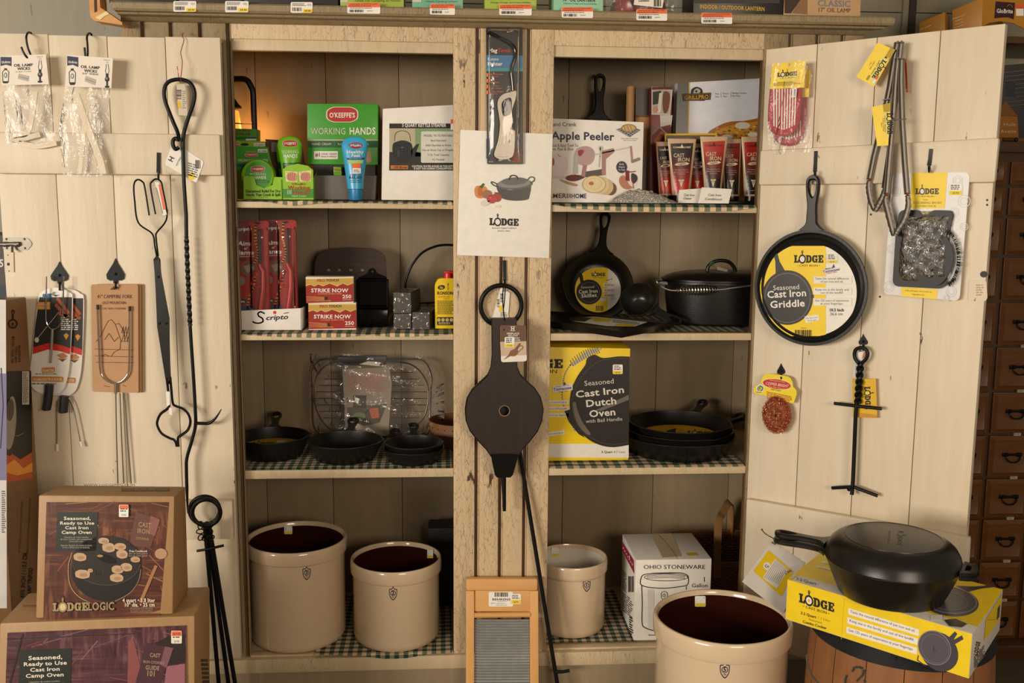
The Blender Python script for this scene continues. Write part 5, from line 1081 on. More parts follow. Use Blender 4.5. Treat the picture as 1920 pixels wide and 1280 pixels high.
# black match safe
S_ = VP(uy(698, 612, .128), 0); t = thing('match_holder', 'glossy black iron match holder with arched scrolled back', 'match holder', V((uy(698, 612, .09).x, .11, ZD)))
gl = m_iron('gloss_black_enamel', '#060505', .16, .1, 200); g = lambda x, y, o=0: S_.g(*g2(x, y), o)
m = MB(); o = cat2([(1090, 640), (1100, 612), (1135, 595), (1172, 575), (1185, 548), (1212, 535), (1240, 548), (1255, 575), (1290, 590), (1325, 605), (1338, 640)], 4)+[(1345, 940), (1345, 1012), (1085, 1012), (1088, 940)]
P = [g(*p) for p in o]; P[-2].z = P[-3].z = ZD; m.prism(P, (0, .004, 0), gl, [[g(*p) for p in ell(1215, 562, 9, 9, n=14)]]); part('back_plate', m, t)
m = MB(); fr = [g(*p, .016) for p in ((1090, 635), (1338, 635), (1340, 855), (1092, 855))]
for a_, b_ in ((0, 1), (1, 2), (2, 3), (3, 0)): m.tube([fr[a_], fr[b_]], .003, gl, 8)
for p in fr: m.tube([p, p+V((0, .015, 0))], .003, gl, 8)
part('frame', m, t)
m = MB(); q = [g(*p, .03) for p in ((1085, 872), (1342, 872), (1340, 1015), (1090, 1015))]; q[2].z = q[3].z = ZD; m.hexa(q, (0, .03, 0), gl, .004); part('tray', m, t)
# brown splint basket lid at the back
m = MB(); S_ = VP(uy(660, 560, .33), 0, 8); bw = m_wood('dark_splint_wood', '#2a150b', '#4a2814', 14, (.15, 1, 1), .45)
o = bez([(735, 1000), (742, 480), (790, 385), (1000, 362), (1230, 372), (1318, 420), (1350, 1000)], [0, 60, 60, 60, 40, 40, 0]); P = [S_.g(*g2(*p)) for p in o]
for p in P: p.z = max(p.z, ZD+.003)
dn = -S_.n*.02; m.prism(P, dn, bw); A = Art(m, Pl(S_.p+S_.n*.0004, S_.n), C2_)
for i in range(6): A.line(cat2([(760, 470+i*40), (900, 440+i*44), (1200, 440+i*44), (1330, 480+i*40)], 4), 3, ink('#1c0d06'), 1)
for x in (855, 943, 1036, 1130): A.rect(x-10, 542, x+14, 560, ink('#a08468'), 2)
solo('basket_tray', 'dark brown splint wood tray standing against the back', 'tray', m)
# three shrink-wrapped steel wool sticks
sw = m_iron('grey_wool_pad', '#3a352f', .6, 1., 900)
def stick(label, quad, Y, z, zt):
    q_ = [g2(*p) for p in quad]; s = VP(uy(*q_[3], Y), 0); P = [s.g(*p) for p in q_]; P[2].z = P[3].z = z; P[0].z = P[1].z = zt
    t = thing('wrapped_pad_block', label, 'wrapped block', (sum(p.x for p in P)/4, Y+.05, z), 'shrink-wrapped grey blocks'); m = MB(); m.hexa([p+V((0, .001, 0)) for p in P], (.022, .11, 0), sw, .002); part('block', m, t)
    w = MB(); d = V((.022, .113, 0)); rn = random.Random(int(Y*1000))
    c = [p+V((0, -.0005, 0)) for p in P]; w.grid(lambda u, v: (c[0]*(1-u)+c[1]*u)*(1-v)+(c[3]*(1-u)+c[2]*u)*v+V((0, -.0012*abs(math.sin(u*25+v*8)), 0)), 10, 10, FILM)
    w.grid(lambda u, v: c[0]*(1-u)+c[1]*u+d*v+V((0, 0, .0006+.001*abs(math.sin(u*9+v*20)))), 6, 14, FILM); part('shrink_wrap', w, t, 'crinkled shrink wrap')
zb_ = YP(.06).g(*g2(1460, 905)).z; zc_ = YP(.06).g(*g2(1460, 735)).z; zd_ = YP(.05).g(*g2(1610, 895)).z
stick('grey wrapped block at the bottom under another', [(1388, 905), (1530, 905), (1532, 1046), (1388, 1046)], .06, ZD, zb_-.0008)
stick('grey wrapped block lying on top of another', [(1385, 735), (1528, 735), (1532, 900), (1386, 902)], .06, zb_+.0008, zc_)
stick('grey wrapped block lying alone beside the yellow bottle', [(1540, 895), (1680, 895), (1682, 1048), (1540, 1048)], .05, ZD, zd_)
# black hoop of a wire basket
t = thing('hoop_basket', 'low black wire basket with tall thin hoop handle at the back', 'basket', V((.02, .33, ZD))); m = MB(); S_ = YP(.33); m.tube(catmull([S_.g(*g2(x, y)) for x, y in ((1478, 900), (1482, 690), (1500, 600), (1545, 500), (1620, 410), (1720, 360), (1810, 345), (1920, 355), (2020, 410), (2090, 500), (2130, 620), (2150, 900))], 6), .0035, IRON, 8); part('handle', m, t)
m = MB(); a, b_ = S_.g(*g2(1478, 900)), S_.g(*g2(2150, 900)); cx = (a.x+b_.x)/2; rr = (b_.x-a.x)/2
for zz in (ZD+.004, ZD+.03, a.z): m.tube([V((cx+rr*math.cos(i*.262), .33+rr*.85*math.sin(i*.262), zz)) for i in range(24)], .0022, IRON, 6, closed=True)
for i in range(16): m.tube([V((cx+rr*math.cos(i*.393), .33+rr*.85*math.sin(i*.393), zz)) for zz in (ZD+.003, a.z)], .0015, IRON, 6)
for p in m.v: p.y = min(p.y, YB-.003)
part('wire_bowl', m, t)
# yellow fuel bottle
t = thing('fuel_bottle', 'yellow lighter fuel bottle with red cap', 'bottle', uy(846, 618, .07)); m = MB(); S_ = YP(.07)
o = bez([(1728, 1044), (1724, 670), (1750, 625), (1785, 618), (1870, 618), (1905, 628), (1930, 670), (1932, 1044)], [6, 20, 16, 6, 6, 16, 20, 6]); P = [S_.g(*g2(*p)) for p in o]
for p in P: p.z = max(p.z, ZD)
m.prism(P, (0, .035, 0), ink('#f2cf14', .3)); A = Art(m, YP(.0696), C2_); A.ell(1778, 692, 30, 19, INKB, 1, rot_=-8); A.T('Zip', 1778, 700, 16, YEL, w=28, bold=True); A.poly([(1828, 672), (1834, 670), (1836, 716), (1828, 718)], ink('#b5861a'), 1); A.ell(1832, 668, 5, 12, ink('#c85a1c'), 2)
A.T('RONSONOL', 1744, 752, 26, INKB, w=170, bold=True, al='l'); A.T('LIGHTER FUEL', 1748, 775, 12, ink('#c0392b'), w=100, al='l'); A.T('CONTENTS', 1790, 790, 8, ink('#c0392b'), w=50, al='l'); A.greek(1745, 800, 1900, 915, 12, ink('#5b4a14'), 1); A.rect(1743, 935, 1915, 1002, ink('#26221a'), 1, 8)
for i in range(4): A.ell(1758+i*34, 958, 14, 15, ink('#c9b26a'), 2)
A.greek(1755, 978, 1880, 998, 2, ink('#c9b26a'), 2)
part('body', m, t)
m = MB(); c = S_.g(*g2(1835, 620), -.0175); r_ = .0125; m.lathe((c.x, .0875, c.z-.001), [(r_, 0), (r_, .009), (r_*.92, .0155), (r_*.45, .0165), (r_*.42, .022), (0, .022)], ink('#d8261c', .35), 20); m.box((c.x-.010, .080, c.z+.013), (c.x+.014, .094, c.z+.0205), ink('#d8261c', .35), .002); part('cap', m, t, 'red flip cap')
# ================================================================== third shelf: skillets
C3_ = (430, 630, 4.2667); ZE = Z3L+.003; g3 = lambda x, y: (430+x/4.2667, 630+y/4.2667)
def flat_skillet(label, xl, xr, yrim_front, ybase, z, hand, L, dz=0, lab=None, group='skillets on the lower shelf', base=.80, C=g3, helperh=False, h0=None, name='skillet', htilt=.02, at=None):
    mid = (xl+xr)/2; B = uz(*C(mid, ybase), z); yc = B.y
    for _ in range(6):
        a, b = uy(*C(xl, (yrim_front)), yc), uy(*C(xr, yrim_front), yc); R = (b.x-a.x)/2; yc = B.y+R*base*.98
    cx = (a.x+b.x)/2
    if at: cx, yc, R = at
    h = h0 or uy(*C(mid, yrim_front), yc-R).z-z
    t = thing(name, label, 'skillet', (cx, yc, z), group); m = MB(); M = M4((cx, yc, z), rot('Z', R_(hand)))
    pan(m, M, R, h, .0042, CAST, base, (90, -90) if R > .05 else (), .045); part('pan', m, t)
    m = MB(); grip(m, M, R*.985, L, h-.008, CAST, drop=htilt); part('handle', m, t)
    if helperh: m = MB(); helper(m, M, R, h-.008); part('helper_handle', m, t)
    if lab: m = MB(); lab(m, Pl((cx, yc, z+.0075), (0, 0, 1)), cx, yc, R); part('paper_label', m, t, 'yellow and white paper label')
    return cx, yc, R, h, z
def lab1(m, P, cx, yc, R):
    P = Pl((cx, yc, P.p.z+.019), (0, 0, 1)); m.lathe((cx, yc, P.p.z-.001), [(0, 0), (R*.86, 0), (R*.86, .0008), (0, .0008)], YELD, 48); A = Art(m, Pl(P.p, P.n), (0, 0, 1))
    x, y = g3(395, 862); A.poly([g3(*p) for p in ((375, 836), (430, 832), (495, 858), (470, 872), (400, 878))], PAPER, 1); A.logo(*g3(190, 872), 40, 5.5, INKB, WHITEC, l=2)
flat_skillet('wide shallow skillet at the shelf corner with a round paper label', 48, 642, 860, 1010, ZE, 96, .125, lab=lab1, helperh=False)
flat_skillet('plain skillet between the labelled skillet and the small nested pair', 622, 1232, 900, 1032, ZE, 88, .10)
def lab2(m, P, cx, yc, R):
    m.lathe((cx, yc, P.p.z-.001), [(0, 0), (R*.68, 0), (R*.68, .0008), (0, .0008)], ink('#2a2018'), 40); A = Art(m, Pl(P.p, P.n)); A.poly([g3(*p) for p in ((1395, 928), (1590, 896), (1600, 906), (1570, 920), (1450, 930))], YEL, 1)
s = flat_skillet('lower of two small nested skillets', 1228, 1722, 955, 1042, ZE, 112, .08, h0=.036, base=.84)
flat_skillet('upper of two small nested skillets, a yellow label inside', 1222, 1728, 925, 1000, ZE+.0135, 92, .08, h0=.036, base=.80, lab=lab2, at=(s[0], s[1]+.001, s[2]*.955))
# wire rack set in plastic
RY = .335; S_ = VP((uy(700, 815, RY).x, RY, ZE), 0, 7); g = lambda x, y, o=0: S_.g(*g3(x, y), o)
t = thing('rack_set', 'wire roasting rack set wrapped in clear plastic, leaning at the back', 'rack', V((uy(700, 815, RY).x, RY, ZE)))
rk = m_metal('rack_wire', '#8d8476', .35)
def zc(P):
    for p in P: p.z = max(p.z, ZE+.004)
    return P
m = MB(); m.tube(zc([g(*p) for p in bez([(660, 260), (720, 182), (1560, 182), (1620, 300), (1600, 760), (1560, 802), (730, 802), (668, 720)], 60)]), .0026, rk, 8, closed=True); part('tray_rim', m, t)
m = MB(); m.tube(zc([g(*p, .01) for p in cat2([(682, 460), (700, 320), (790, 225), (960, 190), (1250, 200), (1450, 225), (1560, 330), (1592, 470), (1560, 640), (1450, 740), (1250, 790), (900, 775), (760, 700), (690, 560)], 5, True)]), .0022, rk, 8, closed=True)
for i in range(9): y = 290+i*52; a_ = 130*((i-4)/4.2)**2; m.tube(zc([g(690+a_, y, .01), g(1585-a_, y, .01)]), .0010, rk, 6)
part('wire_rack', m, t)
m = MB(); P = [g(*p, .014) for p in ((905, 262), (1280, 250), (1300, 380), (1272, 800), (930, 780))]; zc(P); m.prism(P, -S_.n*.0012, ink('#8f8272', .7)); A = Art(m, Pl(S_.p+S_.n*.0145, S_.n), C3_)
A.greek(950, 285, 1275, 450, 12, ink('#a86a58'), 1); A.rect(990, 472, 1095, 570, ink('#3a2c22'), 1); A.poly([(1000, 490), (1040, 500), (1030, 540), (1060, 560), (1010, 530)], PAPER, 2); A.poly([(940, 570), (1260, 540), (1200, 690), (1080, 720), (950, 660)], ink('#4a4430'), 1); A.poly([(1115, 580), (1190, 570), (1200, 650), (1140, 660)], ink('#b5603a'), 2); A.ell(1040, 640, 50, 30, ink('#6b7a4a'), 2)
A.poly([(1110, 200), (1210, 210), (1200, 240), (1040, 225)], ink('#cdbfae'), 1); part('card_insert', m, t, 'faded printed card insert')
m = MB(); m.box(g(870, 235, .013), g(1260, 150, -.01), ink('#15100c', .4), .003); part('black_clip', m, t)
m = MB()
m.grid(lambda u, v: g(640+1000*u, 140+650*v, .020+.006*math.sin(u*13+v*4)+.005*math.sin(v*17-u*6)-.03*abs(u-.5)**3*8), 26, 20, FILM)
kn = g(1640, 520, .012)
m.grid(lambda u, v: g(1590+130*u, 440+180*v+(v-.5)*140*u, .012+.010*math.sin(v*26+u*3)*u), 6, 22, FILM2)
for p in m.v: p.z = max(p.z, ZE+.003)
part('plastic_wrap', m, t, 'crinkled clear wrap')
# splint basket at the right end
m = MB(); sw2 = m_wood('tan_splint_wood', '#6e4a2a', '#966a42', 10, (.2, 1, 1), .5); c = V((.055, .27, ZE)); R = .088; hb = uy(*g3(1595, 665), .27).z-ZE
for k, (z0, z1, rr, th) in enumerate(((.0, hb*.62, 1.0, .003), (hb*.55, hb, 1.025, .003))):
    m.lathe(c, [(R*rr-th, z0), (R*rr, z0), (R*rr*1.01, z1), (R*rr*1.01-th, z1), (R*rr-th, z0)], sw2, 48)
m.lathe(c, [(0, .002), (R*.99, .002), (R*.99, .005), (0, .005)], sw2, 48)
for i in range(24):
    a_ = i*math.pi/12; m.ball(c+V((R*1.04*math.cos(a_), R*1.04*math.sin(a_), hb*.78)), .0018, ink('#5a4634', .4, .8), seg=6)
solo('splint_basket', 'round tan splint wood basket jutting out from behind the centre boards', 'basket', m)
# dark bucket behind the two-gallon crock
t = thing('dark_bin', 'dark slatted bin standing behind the crock with the number 2 shield', 'bin', (.075, .33, Z4)); dk = m_wood('dark_green_slats', '#15150f', '#23241a', 8, (.1, 1, 1))
for i in range(4): m = MB(); m.box((-.04, .29, Z4+.006+i*.062), (.14, .37, Z4+.006+i*.062+.055), dk, .003); part('slat_tier', m, t)
m = MB(); m.box((-.035, .295, Z4+.005), (.135, .365, Z4+.25), BLK); part('core', m, t)
# ================================================================== centre boards
gc = lambda o, s: (lambda x, y: (o[0]+x/s, o[1]+y/s))
CP = (840, 20, 2.667); gp = gc(CP, 2.667)
# sign card
S_ = Pl((0, -.0075, 1.4), (.0, -1, .012)); m = MB(); P = [S_.g(*gp(*p)) for p in ((62, 595), (524, 617), (505, 1237), (45, 1222))]; m.hexa(P, (0, .004, 0), PAPER, .0005)
A = Art(m, Pl(S_.p+S_.n*.0004, S_.n), CP); pk = ink('#3b3836', .35)
A.poly(cat2([(245, 878), (300, 895), (350, 890), (412, 870), (408, 925), (395, 945), (330, 950), (275, 940), (255, 915)], 4, True), pk); A.ell(332, 868, 92, 26, ink('#6a6663'), 2, rot_=-3); A.ell(332, 862, 84, 24, ink('#8d8a88'), 3, rot_=-3); A.ell(332, 852, 66, 19, ink('#6f6b6a'), 4, rot_=-3); A.ell(332, 866, 80, 14, ink('#a5a2a0'), 2)
A.line(cat2([(306, 845), (312, 828), (326, 823), (342, 828), (350, 843)], 5), 6, pk, 5); A.line(cat2([(398, 845), (412, 832), (430, 834), (430, 850), (412, 860)], 5), 5, pk, 5); A.line(cat2([(250, 882), (228, 872), (216, 860), (222, 856), (245, 866)], 5), 5, pk, 5)
A.poly(cat2([(132, 900), (140, 878), (165, 874), (190, 882), (198, 905), (190, 930), (160, 938), (138, 928)], 4, True), ink('#d98a4e', .4), 2); A.poly([(155, 882), (175, 862), (184, 866), (172, 888)], ink('#3c6a2c'), 3); A.ell(160, 905, 12, 24, ink('#c26f38'), 3)
A.ell(195, 918, 26, 22, ink('#a06a50', .4), 4); A.ell(218, 942, 24, 22, ink('#b3241c', .3), 5); A.ell(246, 932, 22, 24, ink('#a01f1a', .3), 4); A.line([(232, 908), (262, 916)], 3, ink('#33512a'), 6); A.line([(206, 925), (232, 922)], 3, ink('#33512a'), 6); A.ell(186, 960, 24, 16, ink('#e4ddcf'), 5, rot_=-15); A.ell(250, 978, 14, 8, ink('#e8e0c8'), 5); A.ell(212, 935, 6, 5, ink('#d8665a'), 6)
A.logo(207, 1072, 146, 36, INKB, PAPER, l=2, skew=.03); A.T("America's Original Cookware", 280, 1090, 8, ink('#6a6058'), w=122, slant=.2); A.T('SINCE 1896', 278, 1104, 5, ink('#6a6058'), w=62)
solo('sign_card', 'white sign card with picture of a black lidded pot beside vegetables', 'sign', m)
# utility lighter in its blister, hung on a brass cup hook over the sign's top edge
S_ = Pl((0, -.014, 0), (0, -1, 0)); t = thing('utility_lighter', 'silver utility lighter in a black and blue blister pack above the sign', 'lighter', S_.g(946, 306))
m = MB(); m.prism([S_.g(*gp(*p)) for p in bez([(190, 82), (373, 82), (376, 767), (196, 767)], 8)], (0, .0012, 0), ink('#141010', .3), [[S_.g(*gp(*p)) for p in ell(302, 100, 26, 8, n=16)]])
A = Art(m, Pl(S_.p+S_.n*.0004, S_.n), CP); A.poly([(193, 222), (374, 224), (374, 288), (193, 288)], ink('#2f6f9c', .3)); A.poly([(193, 288), (374, 288), (374, 303), (193, 303)], ink('#2f8f84', .3)); A.T('Mag', 202, 208, 19, WHITEC, w=44, bold=True, al='l', slant=.12); A.T('Torch', 248, 208, 19, ink('#c0281e'), w=64, bold=True, al='l', slant=.12)
A.T('Butane', 199, 249, 15, WHITEC, w=54, al='l'); A.T('Lighter', 198, 274, 17, WHITEC, w=74, bold=True, al='l')
for i, s_ in enumerate(('Wind Resistant|Jet Flame', 'Safety|Flashlight', 'Convenient|Bottle Opener', 'Strong, Bright|Wide Tip')):
    A.rect(193, 312+i*29, 201, 330+i*29, ink('#e0762a'), 1)
    for j, q in enumerate(s_.split('|')): A.T(q, 204, 321+i*29+j*11, 7, ink('#e0762a'), w=len(q)*5.2, al='l')
A.T('87722', 204, 758, 5, WHITEC, w=22, al='l'); A.greek(320, 690, 372, 760, 9, ink('#b5501e'), 1); A.rect(346, 310, 366, 340, ink('#2a4a4e'), 1); A.greek(346, 345, 366, 600, 22, ink('#3a5a64'), 1); A.rect(192, 640, 212, 740, ink('#2b3a44'), 1)
part('backing_card', m, t, 'black card with blue band')
m = MB(); T_ = lambda x, y, o=.010: S_.g(*gp(x, y), o)
m.tube(catmull([T_(203, 108), T_(240, 126), T_(290, 150), T_(325, 175), T_(338, 205), T_(334, 240), T_(322, 275), T_(318, 310), T_(322, 345), T_(326, 400)], 5), .0044, m_metal('dark_chrome', '#5a5552', .15), 10); part('nozzle', m, t, 'dark chrome bent nozzle')
m = MB(); o = cat2([(340, 402), (312, 408), (280, 416), (256, 436), (247, 470), (254, 520), (260, 570), (252, 640), (238, 690), (232, 725), (262, 742), (310, 736), (328, 715), (334, 650), (334, 590), (326, 560), (320, 500), (338, 440)], 4, True)
m.prism([T_(x, y, .012) for x, y in o], (0, .010, 0), m_metal('satin_silver', '#a39c92', .34), [[T_(x, y, .012) for x, y in cat2([(268, 465), (290, 440), (316, 440), (318, 500), (304, 522), (275, 522)], 4, True)]])
m.prism([T_(*p, .0123) for p in ((310, 590), (334, 600), (336, 575), (325, 560))], (0, .008, 0), BLK); Art(m, Pl(S_.p+S_.n*.0126, S_.n), CP).T('MagTorch', 303, 612, 8, INKB, w=48, rot_=90, al='l', bold=True)
m.prism([T_(x, y, .0118) for x, y in ((334, 408), (342, 404), (340, 560), (328, 590), (322, 500))], (0, .009, 0), BLK)
part('body', m, t, 'satin silver body with finger hole'); m = MB(); m.tube(catmull([T_(276, 455, .008), T_(290, 490, .008), T_(280, 520, .008)], 4), .005, BLK, 8); part('trigger', m, t)
m = MB(); m.grid(lambda u, v: S_.g(*gp(203+155*u, 92+660*v), .001+.017*(math.sin(math.pi*u)**.3)*(math.sin(math.pi*v)**.15)), 18, 30, BLIS); part('blister', m, t, 'clear plastic blister')
m = MB(); c = S_.g(*gp(300, 84), -.012); m.tube(catmull([c, S_.g(*gp(300, 90), .004), S_.g(*gp(300, 104), .008), S_.g(*gp(300, 106), .012), S_.g(*gp(300, 96), .014)], 4), .0014, m_metal('brass', '#c89a3a', .3), 8); part('brass_hook', m, t, 'brass cup hook')
# bellows
CB = (840, 470, 2.56); gb = gc(CB, 2.56)
S_ = Pl((0, -.064, 0), (0, -1, 0)); T_ = lambda x, y, o=0: S_.g(*gb(x, y), o); t = thing('fireplace_bellows', 'dark wooden fireplace bellows with round hole, hung nozzle down', 'bellows', T_(270, 1248))
dw = m_wood('dark_bellows_wood', '#1d130d', '#32221a', 22, (1, 1, .05), .45, g=.25)
ol = [(214, 332), (222, 326), (318, 326), (326, 332), (326, 430), (324, 500), (330, 560), (345, 598), (380, 632), (415, 664), (442, 705), (455, 760), (448, 815), (425, 868), (388, 915), (355, 950), (335, 985), (207, 985), (185, 950), (145, 908), (108, 862), (90, 815), (86, 765), (95, 712), (120, 668), (160, 632), (195, 598), (211, 560), (216, 500), (215, 430)]
hole = ell(271, 768, 25, 25, n=28)
m = MB(); m.prism([T_(*p) for p in ol], (0, .008, 0), dw, [[T_(*p) for p in hole]]); m.tube([T_(*p, -.0005) for p in ell(271, 768, 25, 25, n=28)], .0012, ink('#a07a4a', .6), 6, closed=True); part('front_board', m, t, 'dark wood board with round air hole')
m = MB(); o2 = [(x-6 if x < 270 else x+4, y-4) for x, y in ol]; m.prism([T_(*p, -.030) for p in o2], (0, .008, 0), dw); part('rear_board', m, t)
lt = m_iron('black_leather', '#0c0a09', .3, .4, 220)
body = [p for p in ol[6:27]]+[(205, 598)]
m = MB(); n_ = len(body)
for k in range(1):
    L = []
    for q, (o_, ins) in enumerate(((-.008, 0), (-.013, 7), (-.019, 1), (-.025, 7), (-.030, 0))):
        L.append([T_(x+(270-x)*ins/180, y+(765-y)*ins/180, o_) for x, y in body])
    m.add([p for l in L for p in l], [(a*n_+i, a*n_+(i+1) % n_, (a+1)*n_+(i+1) % n_, (a+1)*n_+i) for a in range(4) for i in range(n_)], lt)
m.tube([T_(*p, -.006) for p in body], .0028, ink('#0d0c0c', .2), 8, closed=True)
part('leather_side', m, t, 'pleated black leather')
m = MB(); c0 = [(205, 978), (338, 978), (325, 1030), (312, 1075), (300, 1088), (235, 1088), (225, 1075), (215, 1030)]; P = [T_(*p, .0035) for p in c0]; m.prism(P, (0, .038, 0), lt); m.tube([T_(205, 980, .004), T_(270, 976, .0045), T_(338, 980, .004)], .0016, lt, 8)
bmv = None; part('leather_collar', m, t, 'black leather collar')
m = MB(); m.tube([T_(266, 1080, -.016), T_(267, 1095, -.016), T_(271, 1248, -.016)], [.0062, .0066, .0042], IRON, 14); part('nozzle', m, t)
m = MB(); m.tube(catmull([T_(272, 335, .002), T_(266, 290, .004), T_(270, 250, .006), T_(274, 190, .010), T_(272, 162, .016), T_(266, 175, .012), T_(262, 230, .008), T_(268, 300, .004), T_(272, 335, .002)], 5), .0014, lt, 6); part('hanging_loop', m, t, 'thin black leather loop')
m = MB(); Sg = Pl((0, -.0675, 1.12), (0, -1, .02)); m.prism([Sg.g(*gb(*p)) for p in bez([(248, 358), (375, 357), (378, 530), (255, 535)], 12)], (0, .0008, 0), ink('#efe6d8', .6)); A = Art(m, Pl(Sg.p+Sg.n*.0004, Sg.n), CB)
A.poly(bez([(248, 358), (375, 357), (376, 434), (250, 437)], [12, 12, 0, 0]), ink('#6a4c38')); A.poly([(250, 437), (376, 434), (377, 500), (254, 505)], ink('#cdb49a'), 1); A.T('H', 311, 384, 20, WHITEC, w=18, bold=True); A.line([(300, 364), (322, 364)], 2, WHITEC); A.line([(300, 384), (322, 384)], 2, WHITEC); A.T('FIREPLACE', 312, 401, 8, WHITEC, w=60, bold=True); A.T('BELLOWS', 312, 411, 7, WHITEC, w=46, bold=True); A.T('SOUFFLET', 322, 422, 6, WHITEC, w=44, bold=True); A.T('DU FOYER', 324, 432, 6, WHITEC, w=46, bold=True)
A.poly(cat2([(268, 522), (290, 500), (300, 480), (320, 470), (338, 448), (345, 442), (348, 450), (335, 470), (336, 492), (318, 506), (298, 506)], 3, True), ink('#8a5a36'), 3); A.line(cat2([(330, 470), (350, 455), (360, 465), (338, 485)], 4), 3, ink('#7a4e2e'), 3)
A.tag(272, 414, 319, 463, l=4, seed=3); m.ball(Sg.g(*gb(268, 379), .001), .0022, BLK, seg=8); part('card_tag', m, t, 'brown and white card tag')
# hook for bellows and poker
m = MB(); strip_hook(m, YP(-.0005), 946, 488, 946.5, 534, .001); part('hook', m, cup)
# ring handled poker slanting down behind the bellows
t = thing('ring_poker', 'black iron rod poker with large ring handle, slanting behind the bellows', 'poker', V((.24, -.06, 0)))
m = MB(); c = YP(-.0125).g(*gb(255, 263)); rr = .0525; m.tube([c+V((rr*math.cos(i*math.pi/24), -.002*math.sin(i*math.pi/24), rr*math.sin(i*math.pi/24))) for i in range(48)], .0060, IRON, 12, closed=True); part('ring', m, t)
m = MB(); rp = [YP(-.014).g(936, 608), YP(-.0125).g(975, 850), YP(-.03).g(1008, 1055), YP(-.06).g(1045, 1282)]; e = rp[-1]+(rp[-1]-rp[-2])*.26
m.tube([c+V((-.004, 0, -rr)), rp[0], rp[1], rp[2], rp[3], e], .0056, IRON, 12); part('rod', m, t)
m = MB(); a = YP(-.06).g(1041, 1259); m.tube([a, YP(-.062).g(1055, 1259), YP(-.062).g(1068, 1256.5)], [.005, .0045, .0045], IRON, 10); part('cross_peg', m, t)
m = MB(); S2 = Pl((0, -.003, 0), (0, -1, 0))
for q in (((250, 178), (270, 178), (292, 320), (212, 325)), ((262, 180), (297, 202), (290, 300), (262, 312))): m.prism([S2.g(*gb(*p)) for p in bez(list(q), 4)], (0, .0006, 0), PAPER); S2 = Pl((0, -.0042, 0), (0, -1, 0))
A = Art(m, Pl((0, -.0046, 0), (0, -1, 0)), CB); A.bars(251, 205, 266, 248, INKB, 12, vert=True); A.bars(235, 232, 246, 272, INKB, 12, vert=True); A.poly([(244, 262), (258, 262), (260, 292), (246, 294)], YEL); A.rect(262, 185, 282, 196, ink('#9aa0a8')); A.greek(252, 296, 285, 318, 3, GRY, 1); part('paper_tag', m, t, 'white paper tags')
# washboard leaning on the centre boards
CWb = (840, 840, 2.909); gw = gc(CWb, 2.909); zt = uy(940, 1087, -.035).z
tl = math.degrees(math.atan2(.085, zt)); S_ = VP((.16, -.035, zt), 0, tl); T_ = lambda x, y, o=0: S_.g(*gw(x, y), o)
t = thing('washboard', 'pine washboard with corrugated metal panel leaning on the centre boards', 'washboard', V((.16, -.035-.085, 0)))
pine = m_wood('honey_pine', '#d0964f', '#e6b678', 8, (1, 1, .08), .45); pineh = m_wood('honey_pine_crosswise', '#d0964f', '#e6b678', 8, (.08, 1, 1), .45)
def low(x): return V((S_.g(*gw(x, 1270)).x, 0, 0))
a, b_ = T_(98, 712), T_(490, 712); c, d = T_(98, 778), T_(490, 778); m = MB(); m.hexa([a, b_, d, c], (0, .020, 0), pineh, .006); part('top_rail', m, t)
dn = (T_(120, 1260)-T_(120, 800)).normalized(); 
for xa, xb in ((98, 143), (446, 493)):
    p, q = T_(xa, 778), T_(xb, 778); k = (p.z-.003)/-dn.z; k2 = (q.z-.003)/-dn.z; m = MB(); m.hexa([p, q, q+dn*k2, p+dn*k], (0, .018, 0), pine, .003); part('leg', m, t)
m = MB(); m.hexa([T_(143, 776, -.006), T_(446, 776, -.006), T_(446, 890, -.006), T_(143, 890, -.006)], (0, .006, 0), pineh, .001); part('head_panel', m, t)
m = MB(); m.tube([T_(143, 910, -.004), T_(447, 906, -.004)], .0075, pineh, 14); part('cross_rail', m, t)
m = MB(); W0, W1 = T_(145, 935), T_(446, 935); k = (W0.z-.04)/-dn.z; cor_ = m_metal('galvanised_zinc', '#b9bab6', .38, .6)
m.grid(lambda u, v: W0*(1-u)+W1*u+dn*k*v+S_.n*(-.008+.0030*math.cos(v*k/.0072*6.2832)), 4, int(k/.0072*10), cor_); part('corrugated_panel', m, t, 'corrugated zinc rubbing surface')
m = MB(); m.hexa([T_(146, 934, -.013), T_(445, 934, -.013), T_(445, 934, -.013)+dn*k, T_(146, 934, -.013)+dn*k], (0, .002, 0), pine); part('back_panel', m, t)
m = MB(); S3 = Pl(S_.p-S_.n*.0056, S_.n); A = Art(m, S3, CWb); A.rect(222, 783, 355, 863, PAPER, 1, 8); A.bars(254, 786, 328, 810, INKB, 24); A.T('BEHRENS', 291, 830, 11, INKB, w=100, bold=True); A.greek(270, 834, 338, 838, 1, GRY); A.T('BWBG12 Small Washboard', 275, 848, 5, GRY, w=82); A.T('Galvanized', 290, 858, 4, GRY, w=60); A.tag(342, 795, 398, 850, l=3, seed=12, low='#f2d21a', frac=.42); part('price_sticker', m, t, 'white and yellow stickers')
